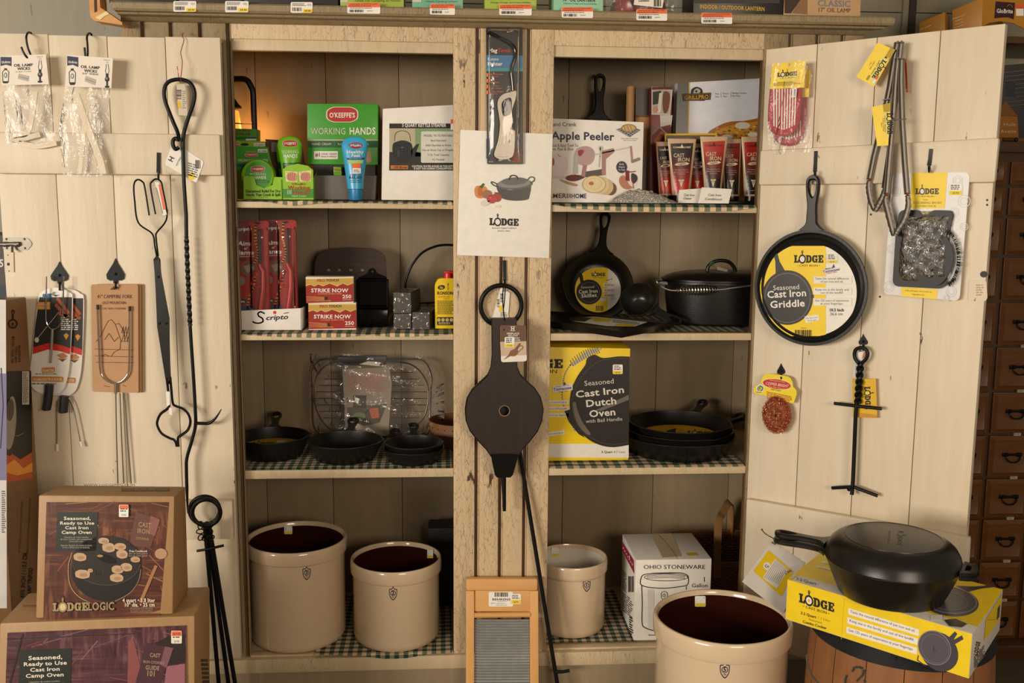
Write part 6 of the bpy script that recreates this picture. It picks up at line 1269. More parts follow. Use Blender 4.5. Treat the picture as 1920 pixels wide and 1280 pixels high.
# ================================================================== right bay, top shelf
CR = (1000, 90, 4.1295); g5 = gc(CR, 4.1295); ZF5 = Z1R+.004
def peel(A):
    A.T('Hand Crank', 118, 605, 30, ink('#3a3844'), w=215, al='l'); A.T('Apple Peeler', 143, 705, 58, NAVY, w=482, al='l', bold=True, skew=.02); A.T('Quick & Easy Tool To', 118, 764, 22, ink('#4a4850'), w=230, al='l'); A.T('Core, Peel & Slice', 118, 792, 22, ink('#4a4850'), w=192, al='l')
    red = ink('#6e1522', .25); dk = ink('#3a1a18', .4)
    A.poly(cat2([(110, 850), (170, 825), (205, 822), (250, 840), (268, 890), (255, 955), (215, 992), (165, 990), (115, 960)], 4, True), red, 2); A.line(cat2([(190, 822), (200, 835), (215, 842)], 3), 3, ink('#2a1410'), 3); A.ell(155, 880, 8, 30, ink('#a03a40'), 3); A.ell(200, 1000, 70, 12, ink('#cfc6bc'), 1)
    A.poly(cat2([(312, 850), (330, 790), (365, 765), (420, 760), (462, 785), (476, 830), (460, 880), (425, 905), (370, 905), (325, 880)], 4, True), red, 2); A.poly(cat2([(345, 800), (375, 785), (395, 800), (360, 840)], 3, True), ink('#9a3640'), 3); A.ell(398, 800, 10, 8, ink('#c97a7a'), 4)
    A.poly([(315, 830), (340, 830), (345, 970), (305, 985)], ink('#8d8680', .3), 3); A.line([(475, 825), (745, 768)], 9, ink('#8a8580', .25), 3); A.line([(755, 762), (765, 880)], 14, ink('#8a1d22', .3), 4); A.line([(765, 878), (818, 858)], 22, ink('#1a1616', .3), 5)
    A.poly([(530, 795), (620, 775), (630, 800), (560, 860), (560, 985), (530, 985)], ink('#7a1a20', .3), 3); A.line([(520, 770), (515, 840), (508, 920)], 8, ink('#9a948c', .3), 4); A.ell(522, 775, 18, 18, ink('#a09a92', .3), 4); A.poly([(380, 960), (540, 935), (545, 985), (400, 1000)], dk, 2); A.poly([(385, 900), (415, 905), (400, 1000), (370, 990)], ink('#7a1a20', .3), 3)
    A.poly(cat2([(210, 1015), (270, 1035), (340, 1055), (330, 1070), (270, 1055), (215, 1030)], 3, True), ink('#b58a6a'), 3); A.poly(cat2([(250, 1000), (300, 980), (370, 985), (400, 1000), (330, 1030), (270, 1025)], 3, True), ink('#5e1a1c'), 2)
    for i, (x, y, rx, ry) in enumerate(((600, 1090, 44, 50), (560, 1075, 60, 62), (520, 1062, 70, 68), (470, 1055, 92, 68))): A.ell(x, y, rx, ry, ink(('#6e4a2c', '#cdb484', '#d8c190', '#e2cfa2')[i]), 4+i); 
    A.ring(470, 1055, 92, 68, 5, ink('#b59a66'), 8); A.ell(448, 1048, 20, 15, ink('#b5762e'), 8); A.ring(470, 1050, 60, 44, 3, ink('#cbb27e'), 8)
    A.poly([(640, 630), (740, 600), (830, 635), (745, 690)], ink('#3c4458'), 2); 
    for i in range(5): A.line([(650+i*24, 640+i*9), (745+i*18, 605+i*7)], 2, WHITEC, 3); A.line([(650+i*20, 628-i*5), (745+i*18, 685-i*10)], 2, WHITEC, 3)
    A.ell(738, 620, 58, 32, ink('#c9a66a'), 4); A.ring(738, 620, 58, 32, 8, ink('#9a7440'), 5)
    for i in range(3): A.line([(700+i*25, 600), (715+i*25, 640)], 4, ink('#8a6434'), 5)
    A.T('Includes Apple and Peeler Recipes', 745, 704, 8, GRY, w=130); A.T('Makes 1 Pie Every 3 Minutes', 748, 718, 8, GRY, w=100)
    A.ell(684, 922, 42, 46, ink('#2a2c3e'), 3); 
    for i, s_ in enumerate(('Easily', 'Mounts', 'To Table')): A.T(s_, 684, 905+i*22, 14, WHITEC, w=(38, 46, 54)[i], l=4)
    A.ell(737, 1025, 70, 72, ink('#e2d6cc'), 2); A.poly(cat2([(670, 1000), (700, 985), (720, 1010), (745, 1060), (770, 1080), (730, 1095), (690, 1080), (665, 1040)], 3, True), ink('#b57a5e'), 3); A.poly([(712, 945), (742, 950), (745, 1030), (715, 1025)], ink('#7a1a20'), 4); A.line([(742, 960), (790, 955)], 8, ink('#8a1d22'), 4); A.line([(768, 1000), (775, 1085)], 6, ink('#8a1d22'), 4); A.poly(cat2([(760, 970), (800, 985), (806, 1020), (780, 1050), (760, 1030)], 3, True), ink('#33282a'), 3)
    A.T('AMERI', 112, 1160, 34, ink('#6a1418'), w=158, al='l', bold=True); A.T('HOME', 294, 1162, 34, ink('#26294e'), w=118, al='l', bold=True); A.T('II', 272, 1161, 34, ink('#6a1418'), w=20, al='l', bold=True)
bx('peeler_carton', 'white hand crank apple peeler carton half behind the sign', 'carton', [(10, 538), (856, 573), (840, 1192), (10, 1172)], .075, .15, WHITEC, peel, ZF5, 0, CR, .002)
def hung(px, py, S, up_deg, off=0):                       # frame on a plane: local x runs 'up' turned by up_deg, local z faces out
    u = S.up(); r = u.cross(S.n); x = u*math.cos(R_(up_deg))+r*math.sin(R_(up_deg)); y = S.n.cross(x)
    p = S.g(px, py, off); return Matrix(((x.x, y.x, S.n.x, p.x), (x.y, y.y, S.n.y, p.y), (x.z, y.z, S.n.z, p.z), (0, 0, 0, 1)))
S_ = VP((.42, .345, Z1R), 0, 8); t = thing('skillet', 'skillet standing behind the apple peeler carton, only its handle showing', 'skillet', V((.43, .33, ZF5)))
a = S_.g(*g5(478, 205)); b_ = S_.g(*g5(494, 552)); R1 = .0; L1 = (a-b_).length
zc_ = b_.z; RR = (zc_-ZF5)/2*.97-.001; M = hung(*g5(496, 560), S_, 2, 0); M.translation = M.translation-V((M[0][0], M[1][0], M[2][0]))*RR
m = MB(); pan(m, M, RR, .03, .004, CASTS, .86); part('pan', m, t)
m = MB(); grip(m, M, RR*.98, L1*1.02, .022, CASTS, w0=.04, w1=.0125, w2=.0165, th=.012); part('handle', m, t)
m = MB(); c = g5(758, 320); p0 = YP(.255).g(*g5(754, 297)); m.tube([V((p0.x, .255, ZF5)), V((p0.x, .255, p0.z-.004)), V((p0.x, .255, p0.z))], [.0118, .0118, .0105], m_wood('pale_beech', '#a87c4c', '#c99d6a', 10), 16); solo('rolling_pin', 'plain pale wooden rolling pin standing on end behind the cartons', 'rolling pin', m)
def woodbox(A): A.rect(792, 303, 915, 520, ink('#3a2e22', .4), 1); A.rect(792, 520, 915, 535, ink('#6b4a2a'), 2); A.rect(850, 840, 915, 1100, ink('#8a8676'), 1)
bx('wood_print_carton', 'tan carton with dark window print standing next to the rolling pin', 'carton', [(790, 303), (916, 305), (912, 1140), (792, 1140)], .272, .03, ink('#b58650', .6), woodbox, ZF5, 0, CR)
def cutter(A):
    A.poly([(915, 300), (1080, 305), (1060, 520), (915, 515)], ink('#b9b0a6', .4), 1); A.rect(918, 302, 1078, 322, ink('#5e1218'), 2); A.poly([(922, 322), (1065, 330), (1052, 510), (922, 508)], ink('#8a8278', .3), 2); A.poly([(925, 340), (990, 330), (975, 430), (925, 440)], ink('#2a221c'), 3); A.poly(cat2([(1010, 340), (1050, 345), (1058, 400), (1040, 490), (1010, 500), (1000, 420)], 3, True), ink('#6b3a1e'), 3); A.poly([(975, 350), (1000, 345), (985, 500), (960, 500)], ink('#cfc8bc'), 4); A.ell(945, 475, 20, 28, ink('#b5866a'), 4)
    A.poly([(980, 520), (1078, 520), (1068, 605), (985, 620)], ink('#b9b4ac', .4), 2); A.poly([(918, 680), (990, 610), (1066, 592), (1050, 650), (960, 760), (918, 790)], ink('#7a2a14'), 3); A.poly([(930, 720), (990, 640), (1020, 660), (960, 750)], ink('#b0602a'), 4); A.line([(985, 618), (1035, 665)], 5, ink('#d8cfc4'), 5)
bx('cutter_carton', 'tall dark red pizza cutter carton between tan carton and black-edged carton', 'carton', [(915, 302), (1080, 305), (1055, 1140), (900, 1140)], .225, .03, ink('#6e141a', .35), cutter, ZF5, 0, CR)
def grill(A):
    A.poly([(1116, 270), (1205, 266), (1180, 1150), (1085, 1150)], ink('#15130f', .3), 1); A.poly([(1205, 266), (1212, 266), (1187, 1150), (1180, 1150)], YELD, 2)
    A.poly(cat2([(1352, 660), (1400, 620), (1500, 575), (1620, 565), (1900, 575), (1900, 1100), (1400, 1100), (1340, 760)], 4, True), ink('#a8661e', .35), 2); A.poly(cat2([(1400, 690), (1470, 620), (1600, 590), (1900, 600), (1900, 1100), (1440, 1100)], 4, True), ink('#c9882c', .35), 3)
    rn = random.Random(4)
    for i in range(70): A.ell(rn.uniform(1420, 1850), rn.uniform(600, 720), rn.uniform(6, 18), rn.uniform(4, 10), ink(rn.choice(['#6b7a2a', '#b5481e', '#e0b24a', '#7a4a1e', '#d8a03a'])), 4, n=9)
    for x, y, rx in ((1620, 600, 60), (1500, 690, 44), (1700, 670, 40)): A.ell(x, y, rx, rx*.45, ink('#d8cdb4'), 5)
    A.poly(cat2([(1220, 360), (1225, 320), (1265, 300), (1305, 320), (1310, 360)], 4), ink('#17140f'), 4); A.poly(cat2([(1235, 355), (1245, 325), (1270, 312), (1295, 330), (1280, 355)], 4), ink('#b5aea4'), 5); A.ell(1262, 335, 9, 9, ink('#2a241e'), 6)
    A.poly([(1152, 354), (1375, 345), (1370, 400), (1160, 410)], ink('#17140f'), 6); A.poly([(1158, 359), (1369, 350), (1365, 395), (1165, 405)], ink('#a8741e'), 7); A.poly([(1162, 362), (1365, 354), (1361, 392), (1168, 401)], ink('#17140f'), 8); A.T('GRILLPRO', 1264, 394, 28, ink('#d89a2c'), w=190, bold=True, l=9, skew=-.04); A.rect(1205, 402, 1325, 408, ink('#2e2a26'), 9)
    A.T('Pizza', 1408, 360, 12, GRY, w=30, al='l'); A.T('Stone', 1408, 382, 12, GRY, w=32, al='l'); A.line([(1452, 345), (1454, 385)], 2, GRY); A.T('Pierre à', 1466, 358, 12, GRY, w=48, al='l'); A.T('Pizza', 1468, 380, 12, GRY, w=30, al='l'); A.line([(1528, 342), (1530, 382)], 2, GRY); A.T('Bandeja Cerámica'.replace('á', 'a'), 1540, 354, 12, GRY, w=110, al='l'); A.T('Para Pizza', 1538, 376, 12, GRY, w=62, al='l')
bx('stone_carton', 'white carton with black edge and pizza picture at the back', 'carton', [(1116, 270), (1900, 226), (1900, 1140), (1085, 1140)], .30, .045, ink('#e4e4ea', .35), grill, ZF5, -2, CR)
# tube display
t = thing('tube_carton', 'black display carton with yellow border behind the tubes of cast iron cream', 'display box', V((.57, .19, ZF5)))
m = MB(); S_ = YP(.185); q = [S_.g(*g5(*p)) for p in ((1017, 662), (1422, 660), (1410, 1180), (1020, 1180))]; q[2].z = q[3].z = ZF5; m.hexa(q, (0, .003, 0), YELD, .0005); A = Art(m, YP(.1846), CR); A.poly([(1030, 676), (1408, 674), (1400, 1170), (1032, 1170)], ink('#3a2418', .4)); A.T('CAST IRON CARE', 1215, 705, 16, ink('#8a6a3a'), w=240); part('header_panel', m, t)
m = MB(); q2 = [p+V((0, -.10, 0)) for p in q]; m.hexa([V((q[3].x, .108, ZF5)), V((q[2].x+.10, .108, ZF5)), V((q[2].x+.10, .108, ZF5+.006)), V((q[3].x, .108, ZF5+.006))], (0, .068, 0), ink('#17130f', .4), .001); part('tray', m, t, 'low black tray')
TUB = ink('#c8a884', .35)
def grad(A, q, c0, c1, l=1, n=14):
    a, b = lin(c0), lin(c1)
    P = lambda u, v: (q[0][0]*(1-u)*(1-v)+q[1][0]*u*(1-v)+q[2][0]*u*v+q[3][0]*(1-u)*v, q[0][1]*(1-u)*(1-v)+q[1][1]*u*(1-v)+q[2][1]*u*v+q[3][1]*(1-u)*v)
    for i in range(n):
        f = min(1, max(0, (i/(n-1)-.15)/.7)); hx = '#%02x%02x%02x' % tuple(int(int(c0[k:k+2], 16)*(1-f)+int(c1[k:k+2], 16)*f) for k in (1, 3, 5))
        A.patch([P(0, i/n), P(1, i/n), P(1, (i+1)/n), P(0, (i+1)/n)], ink(hx, .32, 0, .02), l, 6, 1)
def iron_tube(label, top, bot, Y, c0, c1, word, zb=ZF5+.0065):
    (xa, ya), (xb, yb) = top; (xc, yc), (xd, yd) = bot; n = 9; rows = []
    for i in range(n):
        f = i/(n-1); p, q = YP(Y).g(*g5(xa+(xc-xa)*f, ya+(yc-ya)*f)), YP(Y).g(*g5(xb+(xd-xb)*f, yb+(yd-yb)*f)); w = (q.x-p.x)/2; rows.append(((p+q)/2, w, max(.0012, .0165*f**.75)))
    mid = rows[-1][0]; cz = zb; t = thing('iron_cream_tube', label, 'tube', V((mid.x, Y, cz)), 'tubes of cast iron cream'); m = MB(); loft(m, rows, TUB, 28)
    A = Art(m, Skin(m), CR); I = lambda u, v: (xa+(xb-xa)*u+((xc-xa)*(1-u)+(xd-xb)*u)*v, ya+(yb-ya)*u+((yc-ya)*(1-u)+(yd-yb)*u)*v)
    grad(A, [I(.09, .08), I(.91, .08), I(.88, .97), I(.12, .97)], c0, c1); W = xb-xa
    cr = ink('#e6d3b0'); A.T('CAMP CHEF', *I(.5, .165), 12, cr if c0[1] < '5' else ink('#4a1412'), w=W*.62, bold=True); A.poly([I(.44, .165), I(.5, .09), I(.56, .165)], cr if c0[1] < '5' else ink('#4a1412'), 2)
    A.T('CAST', *I(.39, .325), 28, cr, w=W*.38, l=3); A.T('IRON', *I(.58, .405), 30, cr, w=W*.42, l=3); A.poly([I(.2, .46), I(.3, .43), I(.7, .42), I(.82, .44), I(.72, .465), I(.32, .475)], cr, 3); A.T(word, *I(.5, .455), 7, ink('#3a1a14'), w=W*.32, l=4)
    for k, s_ in enumerate(('The Best Way To', 'Season Cast Iron', 'Cookware')): A.T(s_, *I(.5, .56+.035*k), 8, ink('#d8b8a0'), w=W*(.46, .5, .28)[k])
    for a_ in range(-2, 3): A.line([I(.5, .85), I(.5+a_*.05, .74-.01*abs(a_))], 3, cr, 2); A.ell(*I(.5+a_*.055, .735), 4, 5, cr, 3, n=8)
    A.greek(I(.3, .9)[0], I(.3, .9)[1], I(.7, .9)[0], I(.7, .92)[1], 1, ink('#b58a78'))
    part('body', m, t); m = MB(); c, w, d = rows[-1]; m.lathe((c.x, Y, cz), [(0, 0), (.0148, 0), (.0155, .001), (.015, c.z-cz), (0, c.z-cz)], ink('#15120f', .3), 28, sx=max(.6, w/.017)); part('cap', m, t, 'black cap')
K0, K1c = '#1d1716', '#b02a1e'
iron_tube('black to red tube, rearmost at the near end of the row', ((948, 728), (1085, 724)), ((972, 1140), (1085, 1140)), .160, K0, K1c, 'CLEANER')
iron_tube('black to red tube at the front, complete and unobscured', ((1040, 705), (1262, 700)), ((1074, 1142), (1212, 1138)), .128, K0, K1c, 'CLEANER')
iron_tube('black to red tube squeezed behind two fronts, mostly covered', ((1200, 742), (1345, 738)), ((1216, 1140), (1320, 1140)), .168, K0, K1c, 'CLEANER')
iron_tube('red to black tube at the front behind the folded white name cards', ((1292, 692), (1507, 680)), ((1326, 1142), (1452, 1142)), .124, K1c, K0, 'CONDITIONER')
iron_tube('red to black tube set back between two front red tubes', ((1450, 706), (1614, 700)), ((1476, 1146), (1598, 1146)), .158, '#8a221c', K0, 'CONDITIONER')
iron_tube('red to black tube at the end of the row, beside the open door', ((1612, 694), (1830, 684)), ((1632, 1146), (1768, 1146)), .130, K1c, K0, 'CONDITIONER')
# foil bag and name cards
foil = m_metal('silver_foil', '#d8d0c4', .25, .65); nt = foil.node_tree; bump(nt, nt.nodes['Principled BSDF'], noise(nt, coord(nt), 170, 3, .6, 1.2), 1.0, .006)
m = MB(); a, b_ = YP(.05).g(*g5(588, 1190)), YP(.05).g(*g5(1108, 1195)); zt = YP(.06).g(*g5(800, 1098)).z; rn = random.Random(2)
hh = [[rn.random() for _ in range(16)] for _ in range(12)]
def fb(u, v):
    e = (math.sin(math.pi*u)**.7)*(math.sin(math.pi*v)**.6); k = hh[int(v*11)][int(u*15)]; sh = 1-.55*u
    return V((a.x+(b_.x-a.x)*u+.004*(k-.5), .025+.047*v, ZF5+.0005+e*(zt-ZF5)*(.75+.4*k)*(1.15-.45*abs(u-.35)-.25*u)))
m.grid(fb, 30, 22, foil); m.sheet([fb(i/20, 0) for i in range(21)]+[fb(1-i/20, 1) for i in range(21)], foil); solo('foil_bag', 'crumpled silver foil bag lying in front of the cartons', 'bag', m)
def tent(label, quad, Y, lines, dz):
    S = VP(uy(*g5(*quad[3]), Y), 3 if dz else 6, 14); P = [S.g(*g5(*p)) for p in quad]; P[2].z = P[3].z = ZF5+.001; m = MB(); m.hexa(P, (0, .0006, 0), PAPER)
    bk = [P[0]+V((0, .001, 0)), P[1]+V((0, .001, 0)), P[2]+V((0, .026, 0)), P[3]+V((0, .026, 0))]; m.hexa(bk, (0, .0006, 0), PAPER); A = Art(m, Pl(S.p+S.n*.0004, S.n), CR)
    for s_, x, y, w in lines: A.T(s_, x, y, 18, INKB, w=w, slant=.25, skew=.03)
    solo('name_card', label, 'name card', m, 'folded name cards')
tent('folded white card lettered Cast Iron Cleaner, the narrower one', [(1130, 1098), (1305, 1086), (1276, 1198), (1120, 1192)], .062, (('Cast Iron', 1205, 1146, 84), ('Cleaner', 1192, 1172, 66)), 0)
tent('folded white card lettered Cast Iron Conditioner, the wider one', [(1306, 1078), (1538, 1092), (1512, 1210), (1276, 1202)], .036, (('Cast Iron', 1402, 1146, 104), ('Conditioner', 1395, 1178, 136)), 1)
# ================================================================== second shelf, right bay
C6 = (1000, 380, 4.3636); g6 = gc(C6, 4.3636); ZG = Z2+.004
S_ = VP((.5, .285, Z2+.1), 0, 22)
M = hung(*g6(533, 655), S_, 8); 
pL, pR = S_.g(*g6(243, 655)), S_.g(*g6(823, 655)); RR = (pR-pL).length/2
bz = M.translation.z-S_.up().z*RR; M.translation.z += (ZG+.001-bz)
t = thing('skillet', 'skillet with yellow and white label leaning upright on the back wall', 'skillet', V((M.translation.x, M.translation.y, ZG)))
h = .045; off = V((M[0][2], M[1][2], M[2][2])); M.translation = M.translation-off*h
m = MB(); pan(m, M, RR, h, .0045, CAST, .80, (90, -90), .06); part('pan', m, t); m = MB(); grip(m, M, RR*.985, .128, h-.010, CAST, w0=.036, th=.012); part('handle', m, t)
m = MB(); lp = M.translation+off*.0075; P_ = Pl(lp, off); base = [P_.g(*g6(*p)) for p in ell(540, 712, 200, 186, n=60) if p[1] > 530]; m.prism(base, -off*.0008, PAPER)
A = Art(m, Pl(lp+off*.0002, off), C6); A.poly(clip(clip(ell(540, 712, 199, 185, n=80), 1, 0, 608), 0, -1, -531), YEL)
for i in range(3): A.rect(572, 660+i*42, 700, 688+i*42, PAPER, 2); A.greek(582, 666+i*42, 690, 684+i*42, 2, GRY, 3)
A.ell(456, 730, 104, 102, ink('#2a2622', .35), 2); A.ring(458, 732, 84, 84, 3, ink('#77726b'), 3); A.poly([(385, 655), (375, 590), (392, 570), (402, 590), (412, 640)], ink('#2a2622', .35), 2)
A.T('Seasoned', 445, 698, 18, WHITEC, w=108, l=4, rot_=-3); A.T('Cast Iron', 450, 738, 28, WHITEC, w=158, bold=True, l=4, rot_=-3); A.T('Skillet', 456, 772, 28, WHITEC, w=130, bold=True, l=4, rot_=-3); A.logo(476, 600, 112, 28, INKB, WHITEC, 'CAST IRON', l=3); A.T('Made in USA', 624, 632, 10, NAVY, w=54, rot_=-14, bold=True); A.T('8 Inch', 655, 776, 9, INKB, w=40); A.T('20.3 cm', 655, 790, 9, GRY, w=40); A.rect(544, 782, 598, 805, PAPER, 3, 8); A.bars(510, 842, 575, 884, INKB, 16)
part('paper_label', m, t, 'round yellow and white paper label')
# melting pot leaning over
x_, y_ = g6(855, 790); S2 = Pl(uy(x_, y_, .15), (-.30, -.80, .52)); c0 = S2.g(x_, y_); n = S2.n; hd = (S2.g(*g6(1120, 925))-c0); hd = (hd-n*hd.dot(n)).normalized(); yv = n.cross(hd); RR = (S2.g(*g6(1005, 800))-S2.g(*g6(702, 790))).length/2; h = .046
M = Matrix(((hd.x, yv.x, n.x, 0), (hd.y, yv.y, n.y, 0), (hd.z, yv.z, n.z, 0), (0, 0, 0, 1))); M.translation = c0-n*h
t = thing('melting_pot', 'small round melting pot tipped on its side before the roaster', 'pot', V((c0.x, c0.y+.02, ZG))); m = MB(); pan(m, M, RR, h, .004, CASTS, .62, (95, -85), .10); part('pan', m, t); m = MB(); grip(m, M, RR*.97, .088, h-.012, CAST, w0=.026, w1=.009, w2=.0125, th=.008); part('handle', m, t)
lo = min(min(o.matrix_world @ v.co for v in o.data.vertices)[2] if 0 else min((v.co.z+o.location.z) for v in o.data.vertices) for o in t.children)+t.location.z
t.location.z += max(0, ZG+.001-lo)
# flat rectangular griddle
zq = ZG+.004; q = [uz(*g6(*p), zq+.014) for p in ((-60, 868), (1172, 975), (740, 1056), (-200, 919))]
t = thing('flat_griddle', 'flat rectangular griddle lying on the cloth and jutting from behind the sign boards', 'griddle', V((.36, .1, ZG))); m = MB(); cen = (q[0]+q[1]+q[2]+q[3])/4
low_ = [V((p.x, p.y, ZG+.001))+(V((cen.x, cen.y, 0))-V((p.x, p.y, 0)))*.05 for p in q]; 
inn = [p+(cen-p)*.055 for p in q]; fl_ = [p+(cen-p)*.075-V((0, 0, .005)) for p in q]
m.add(low_+q+inn+fl_, [(3, 2, 1, 0)]+[(k*4+i, k*4+(i+1) % 4, (k+1)*4+(i+1) % 4, (k+1)*4+i) for k in range(3) for i in range(4)]+[(12, 13, 14, 15)], CAST); part('plate', m, t)
m = MB(); P_ = Pl((0, 0, fl_[0].z+.0012), (0, 0, 1)); A = Art(m, P_, C6); A.poly([(290, 940), (500, 930), (935, 975), (830, 1012), (600, 1008), (300, 965)], PAPER, 1); A.poly([(290, 940), (400, 932), (480, 942), (420, 972), (300, 965)], ink('#3a3026'), 2); A.poly([(480, 938), (640, 948), (620, 975), (500, 970)], YEL, 2); A.poly([(690, 985), (840, 998), (820, 1012), (660, 1005)], YEL, 2); A.greek(650, 955, 900, 980, 3, GRY, 2, skew=.1); part('paper_label', m, t, 'yellow and white paper label')
# lidded oval roaster
pc = uy(*g6(1540, 1000), .10); a = uy(*g6(1062, 800), .22); cx = uy(*g6(1500, 800), .22).x; RX = cx-a.x; RY = RX*.74; cy = .085+RY; zt = uy(*g6(1400, 660), cy-RY).z
t = thing('oval_roaster', 'black lidded oval roaster with coiled bail grip and looped lid handle', 'roaster', V((cx, cy, ZG))); H = zt-ZG
m = MB(); m.lathe((cx, cy, ZG), [(0, 0), (RX*.88, 0), (RX*.93, .006), (RX*.985, H*.6), (RX*1.0, H-.008), (RX*1.04, H-.006), (RX*1.04, H), (RX*.97, H), (RX*.9, .01), (0, .008)], CAST, 80, sy=RY/RX)
for sx in (-1, 1): m.prism([V((cx+sx*(RX*1.0), cy-.03, zt-.012)), V((cx+sx*(RX*1.14), cy-.02, zt-.008)), V((cx+sx*(RX*1.14), cy+.02, zt-.008)), V((cx+sx*(RX*1.0), cy+.03, zt-.012))], (0, 0, .008), CAST)
part('pot', m, t)
zl = uy(*g6(1400, 560), cy).z; m = MB(); m.lathe((cx, cy, zt+.0005), [(RX*.9, 0), (RX*1.06, .001), (RX*1.06, .005), (RX*.99, .011), (RX*.86, zl-zt-.006), (RX*.7, zl-zt-.001), (RX*.3, zl-zt), (0, zl-zt)], CAST, 80, sy=RY/RX); part('lid', m, t)
m = MB(); m.tube(catmull([uy(*g6(1420, 575), cy), uy(*g6(1432, 520), cy), uy(*g6(1480, 482), cy), uy(*g6(1540, 472), cy), uy(*g6(1600, 485), cy), uy(*g6(1640, 525), cy), uy(*g6(1655, 575), cy)], 5), .0052, CAST, 10); part('lid_handle', m, t)
m = MB(); SB = YP(cy-RY*1.06); m.tube(catmull([V((cx-RX*1.12, cy, zt-.004)), SB.g(*g6(1010, 640)), SB.g(*g6(1040, 680)), SB.g(*g6(1100, 710)), SB.g(*g6(1165, 718)), SB.g(*g6(1340, 715)), SB.g(*g6(1510, 712)), SB.g(*g6(1640, 695)), SB.g(*g6(1790, 675)), SB.g(*g6(1960, 640)), V((cx+RX*1.12, cy, zt-.004))], 5), .0026, STEELD, 8); part('bail', m, t, 'grey steel wire bail')
m = MB(); sp = []
for i in range(15*14+1):
    f = i/(15*14); r_ = .003+.0092*math.sin(math.pi*f)**.8; a_ = f*15*2*math.pi; c = SB.g(*g6(1165+355*f, 717-6*f)); sp.append(c+V((0, r_*math.cos(a_), r_*math.sin(a_)*1.1)))
m.tube(sp, .0017, STEEL, 6); part('coil_grip', m, t, 'bright coiled spring grip')
m = MB(); c = uy(*g6(1455, 500), cy-.006); gt = ink('#2c5a34', .6)
for i in range(4): m.tube([c+V((.006*math.cos(a_/8*6.28+i), .006*math.sin(a_/8*6.28), .006*math.sin(a_/8*6.28+i*1.3))) for a_ in range(8)], .0009, gt, 6, closed=True)
m.tube([c, uy(*g6(1490, 535), cy-.01), uy(*g6(1510, 548), cy-.012)], .0007, gt, 6); P_ = YP(cy-.014); m.prism([P_.g(*g6(*p)) for p in ((1505, 520), (1592, 548), (1588, 566), (1505, 548))], (0, .0006, 0), ink('#8d8578')); part('tag_string', m, t, 'green string with small tag')
# ================================================================== third shelf, right bay
C7 = (1000, 630, 4.3636); g7 = gc(C7, 4.3636); ZH = Z3R+.004
def dutch(A):
    A.poly([(-80, 880), (780, 880), (780, 996), (-80, 991)], ink('#e9e2d4'), 1); iron = ink('#2b2622', .35)
    A.poly([(300, 230), (440, 120), (540, 95), (560, 98), (555, 110), (470, 150), (330, 245), (300, 240)], ink('#b5ad9c'), 2)
    for i in range(13): f = i/12; x, y = 318+215*f, 222-105*f-20*math.sin(f*3.1); A.line([(x-18, y-24-8*math.sin(f*3)), (x+10, y+22+8*math.sin(f*3))], 4, ink('#4a453c'), 3)
    A.line(cat2([(305, 232), (262, 300), (245, 380), (236, 480), (250, 570), (290, 680), (345, 780)], 5), 8, ink('#b9b2a2'), 2)
    big = [(790, 168), (700, 165), (570, 178), (500, 152), (440, 182), (425, 235), (360, 330), (312, 440), (298, 560), (318, 680), (370, 770), (460, 850), (560, 895), (660, 908), (780, 890)]
    A.poly(cat2(big, 5), iron, 4); A.line(cat2([(785, 185), (650, 182), (520, 215), (420, 300), (345, 420), (320, 560), (345, 690), (420, 790), (540, 865), (660, 885), (775, 868)], 5), 5, ink('#4d463f'), 5); A.poly([(255, 612), (300, 600), (360, 740), (420, 830), (370, 800), (290, 700)], iron, 3); A.poly([(500, 610), (780, 480), (782, 520), (560, 610)], ink('#6a625a'), 5)
    A.poly(cat2([(322, 560), (350, 690), (420, 790), (470, 800), (400, 700), (360, 600), (345, 540)], 4, True), ink('#6e6358', .35), 5)
    A.logo(-165, 262, 408, 74, INKB, YEL, 'CAST IRON', l=2)
    A.poly([(155, 408), (320, 388), (322, 440), (160, 462)], ink('#e6e2dc'), 6); A.T('Made in the USA', 240, 412, 10, NAVY, w=110, rot_=-7, l=7); A.T('Tennessee', 240, 440, 24, ink('#2e2a6a'), w=150, bold=True, rot_=-7, l=7); A.T('SINCE 1896', 245, 456, 8, ink('#b3302a'), w=80, rot_=-7, l=7); A.poly([(244, 402), (256, 372), (268, 400)], ink('#2e2a6a'), 7)
    for i, s_ in enumerate(('Taste the natural difference of just iron and oil.', 'Keep me in the family and out of the landfill.', 'Get 125 years of experience at your fingertips.')): A.rect(-70, 524+i*53, 288, 556+i*53, ink('#e9e2d4'), 3); A.T(s_, 278, 546+i*53, 12, INKB, w=330, al='r', l=4)
    A.poly(bez([(118, 785), (255, 768), (258, 800), (122, 822)], 6), ink('#e9e2d4'), 3); A.T("Let's cook outside!", 188, 800, 12, INKB, w=124, rot_=-6, l=4)
    A.T('Seasoned', 540, 396, 40, ink('#d6cdbf'), w=246, l=7, rot_=-5); A.T('Cast Iron', 548, 482, 52, ink('#ddd5c8'), w=404, bold=True, l=7, rot_=-6); A.T('Dutch', 558, 566, 54, ink('#ddd5c8'), w=258, bold=True, l=7, rot_=-6); A.T('Oven', 568, 654, 54, ink('#ddd5c8'), w=220, bold=True, l=7, rot_=-5); A.T('with Bail Handle', 580, 700, 28, ink('#cdc4b6'), w=300, l=7, rot_=-4)
    A.T('5 Quart', 558, 956, 18, INKB, w=90, al='l', bold=True); A.T('4.7 Liter', 656, 956, 18, ink('#6a6258'), w=98, al='l'); A.tag(650, 232, 731, 310, l=9, seed=31)
bx('dutch_oven_carton', 'yellow dutch oven carton with large black pan picture', 'carton', [(-180, 84), (794, 100), (778, 986), (-180, 980)], .06, .22, YEL, dutch, ZH, 0, C7, .002)
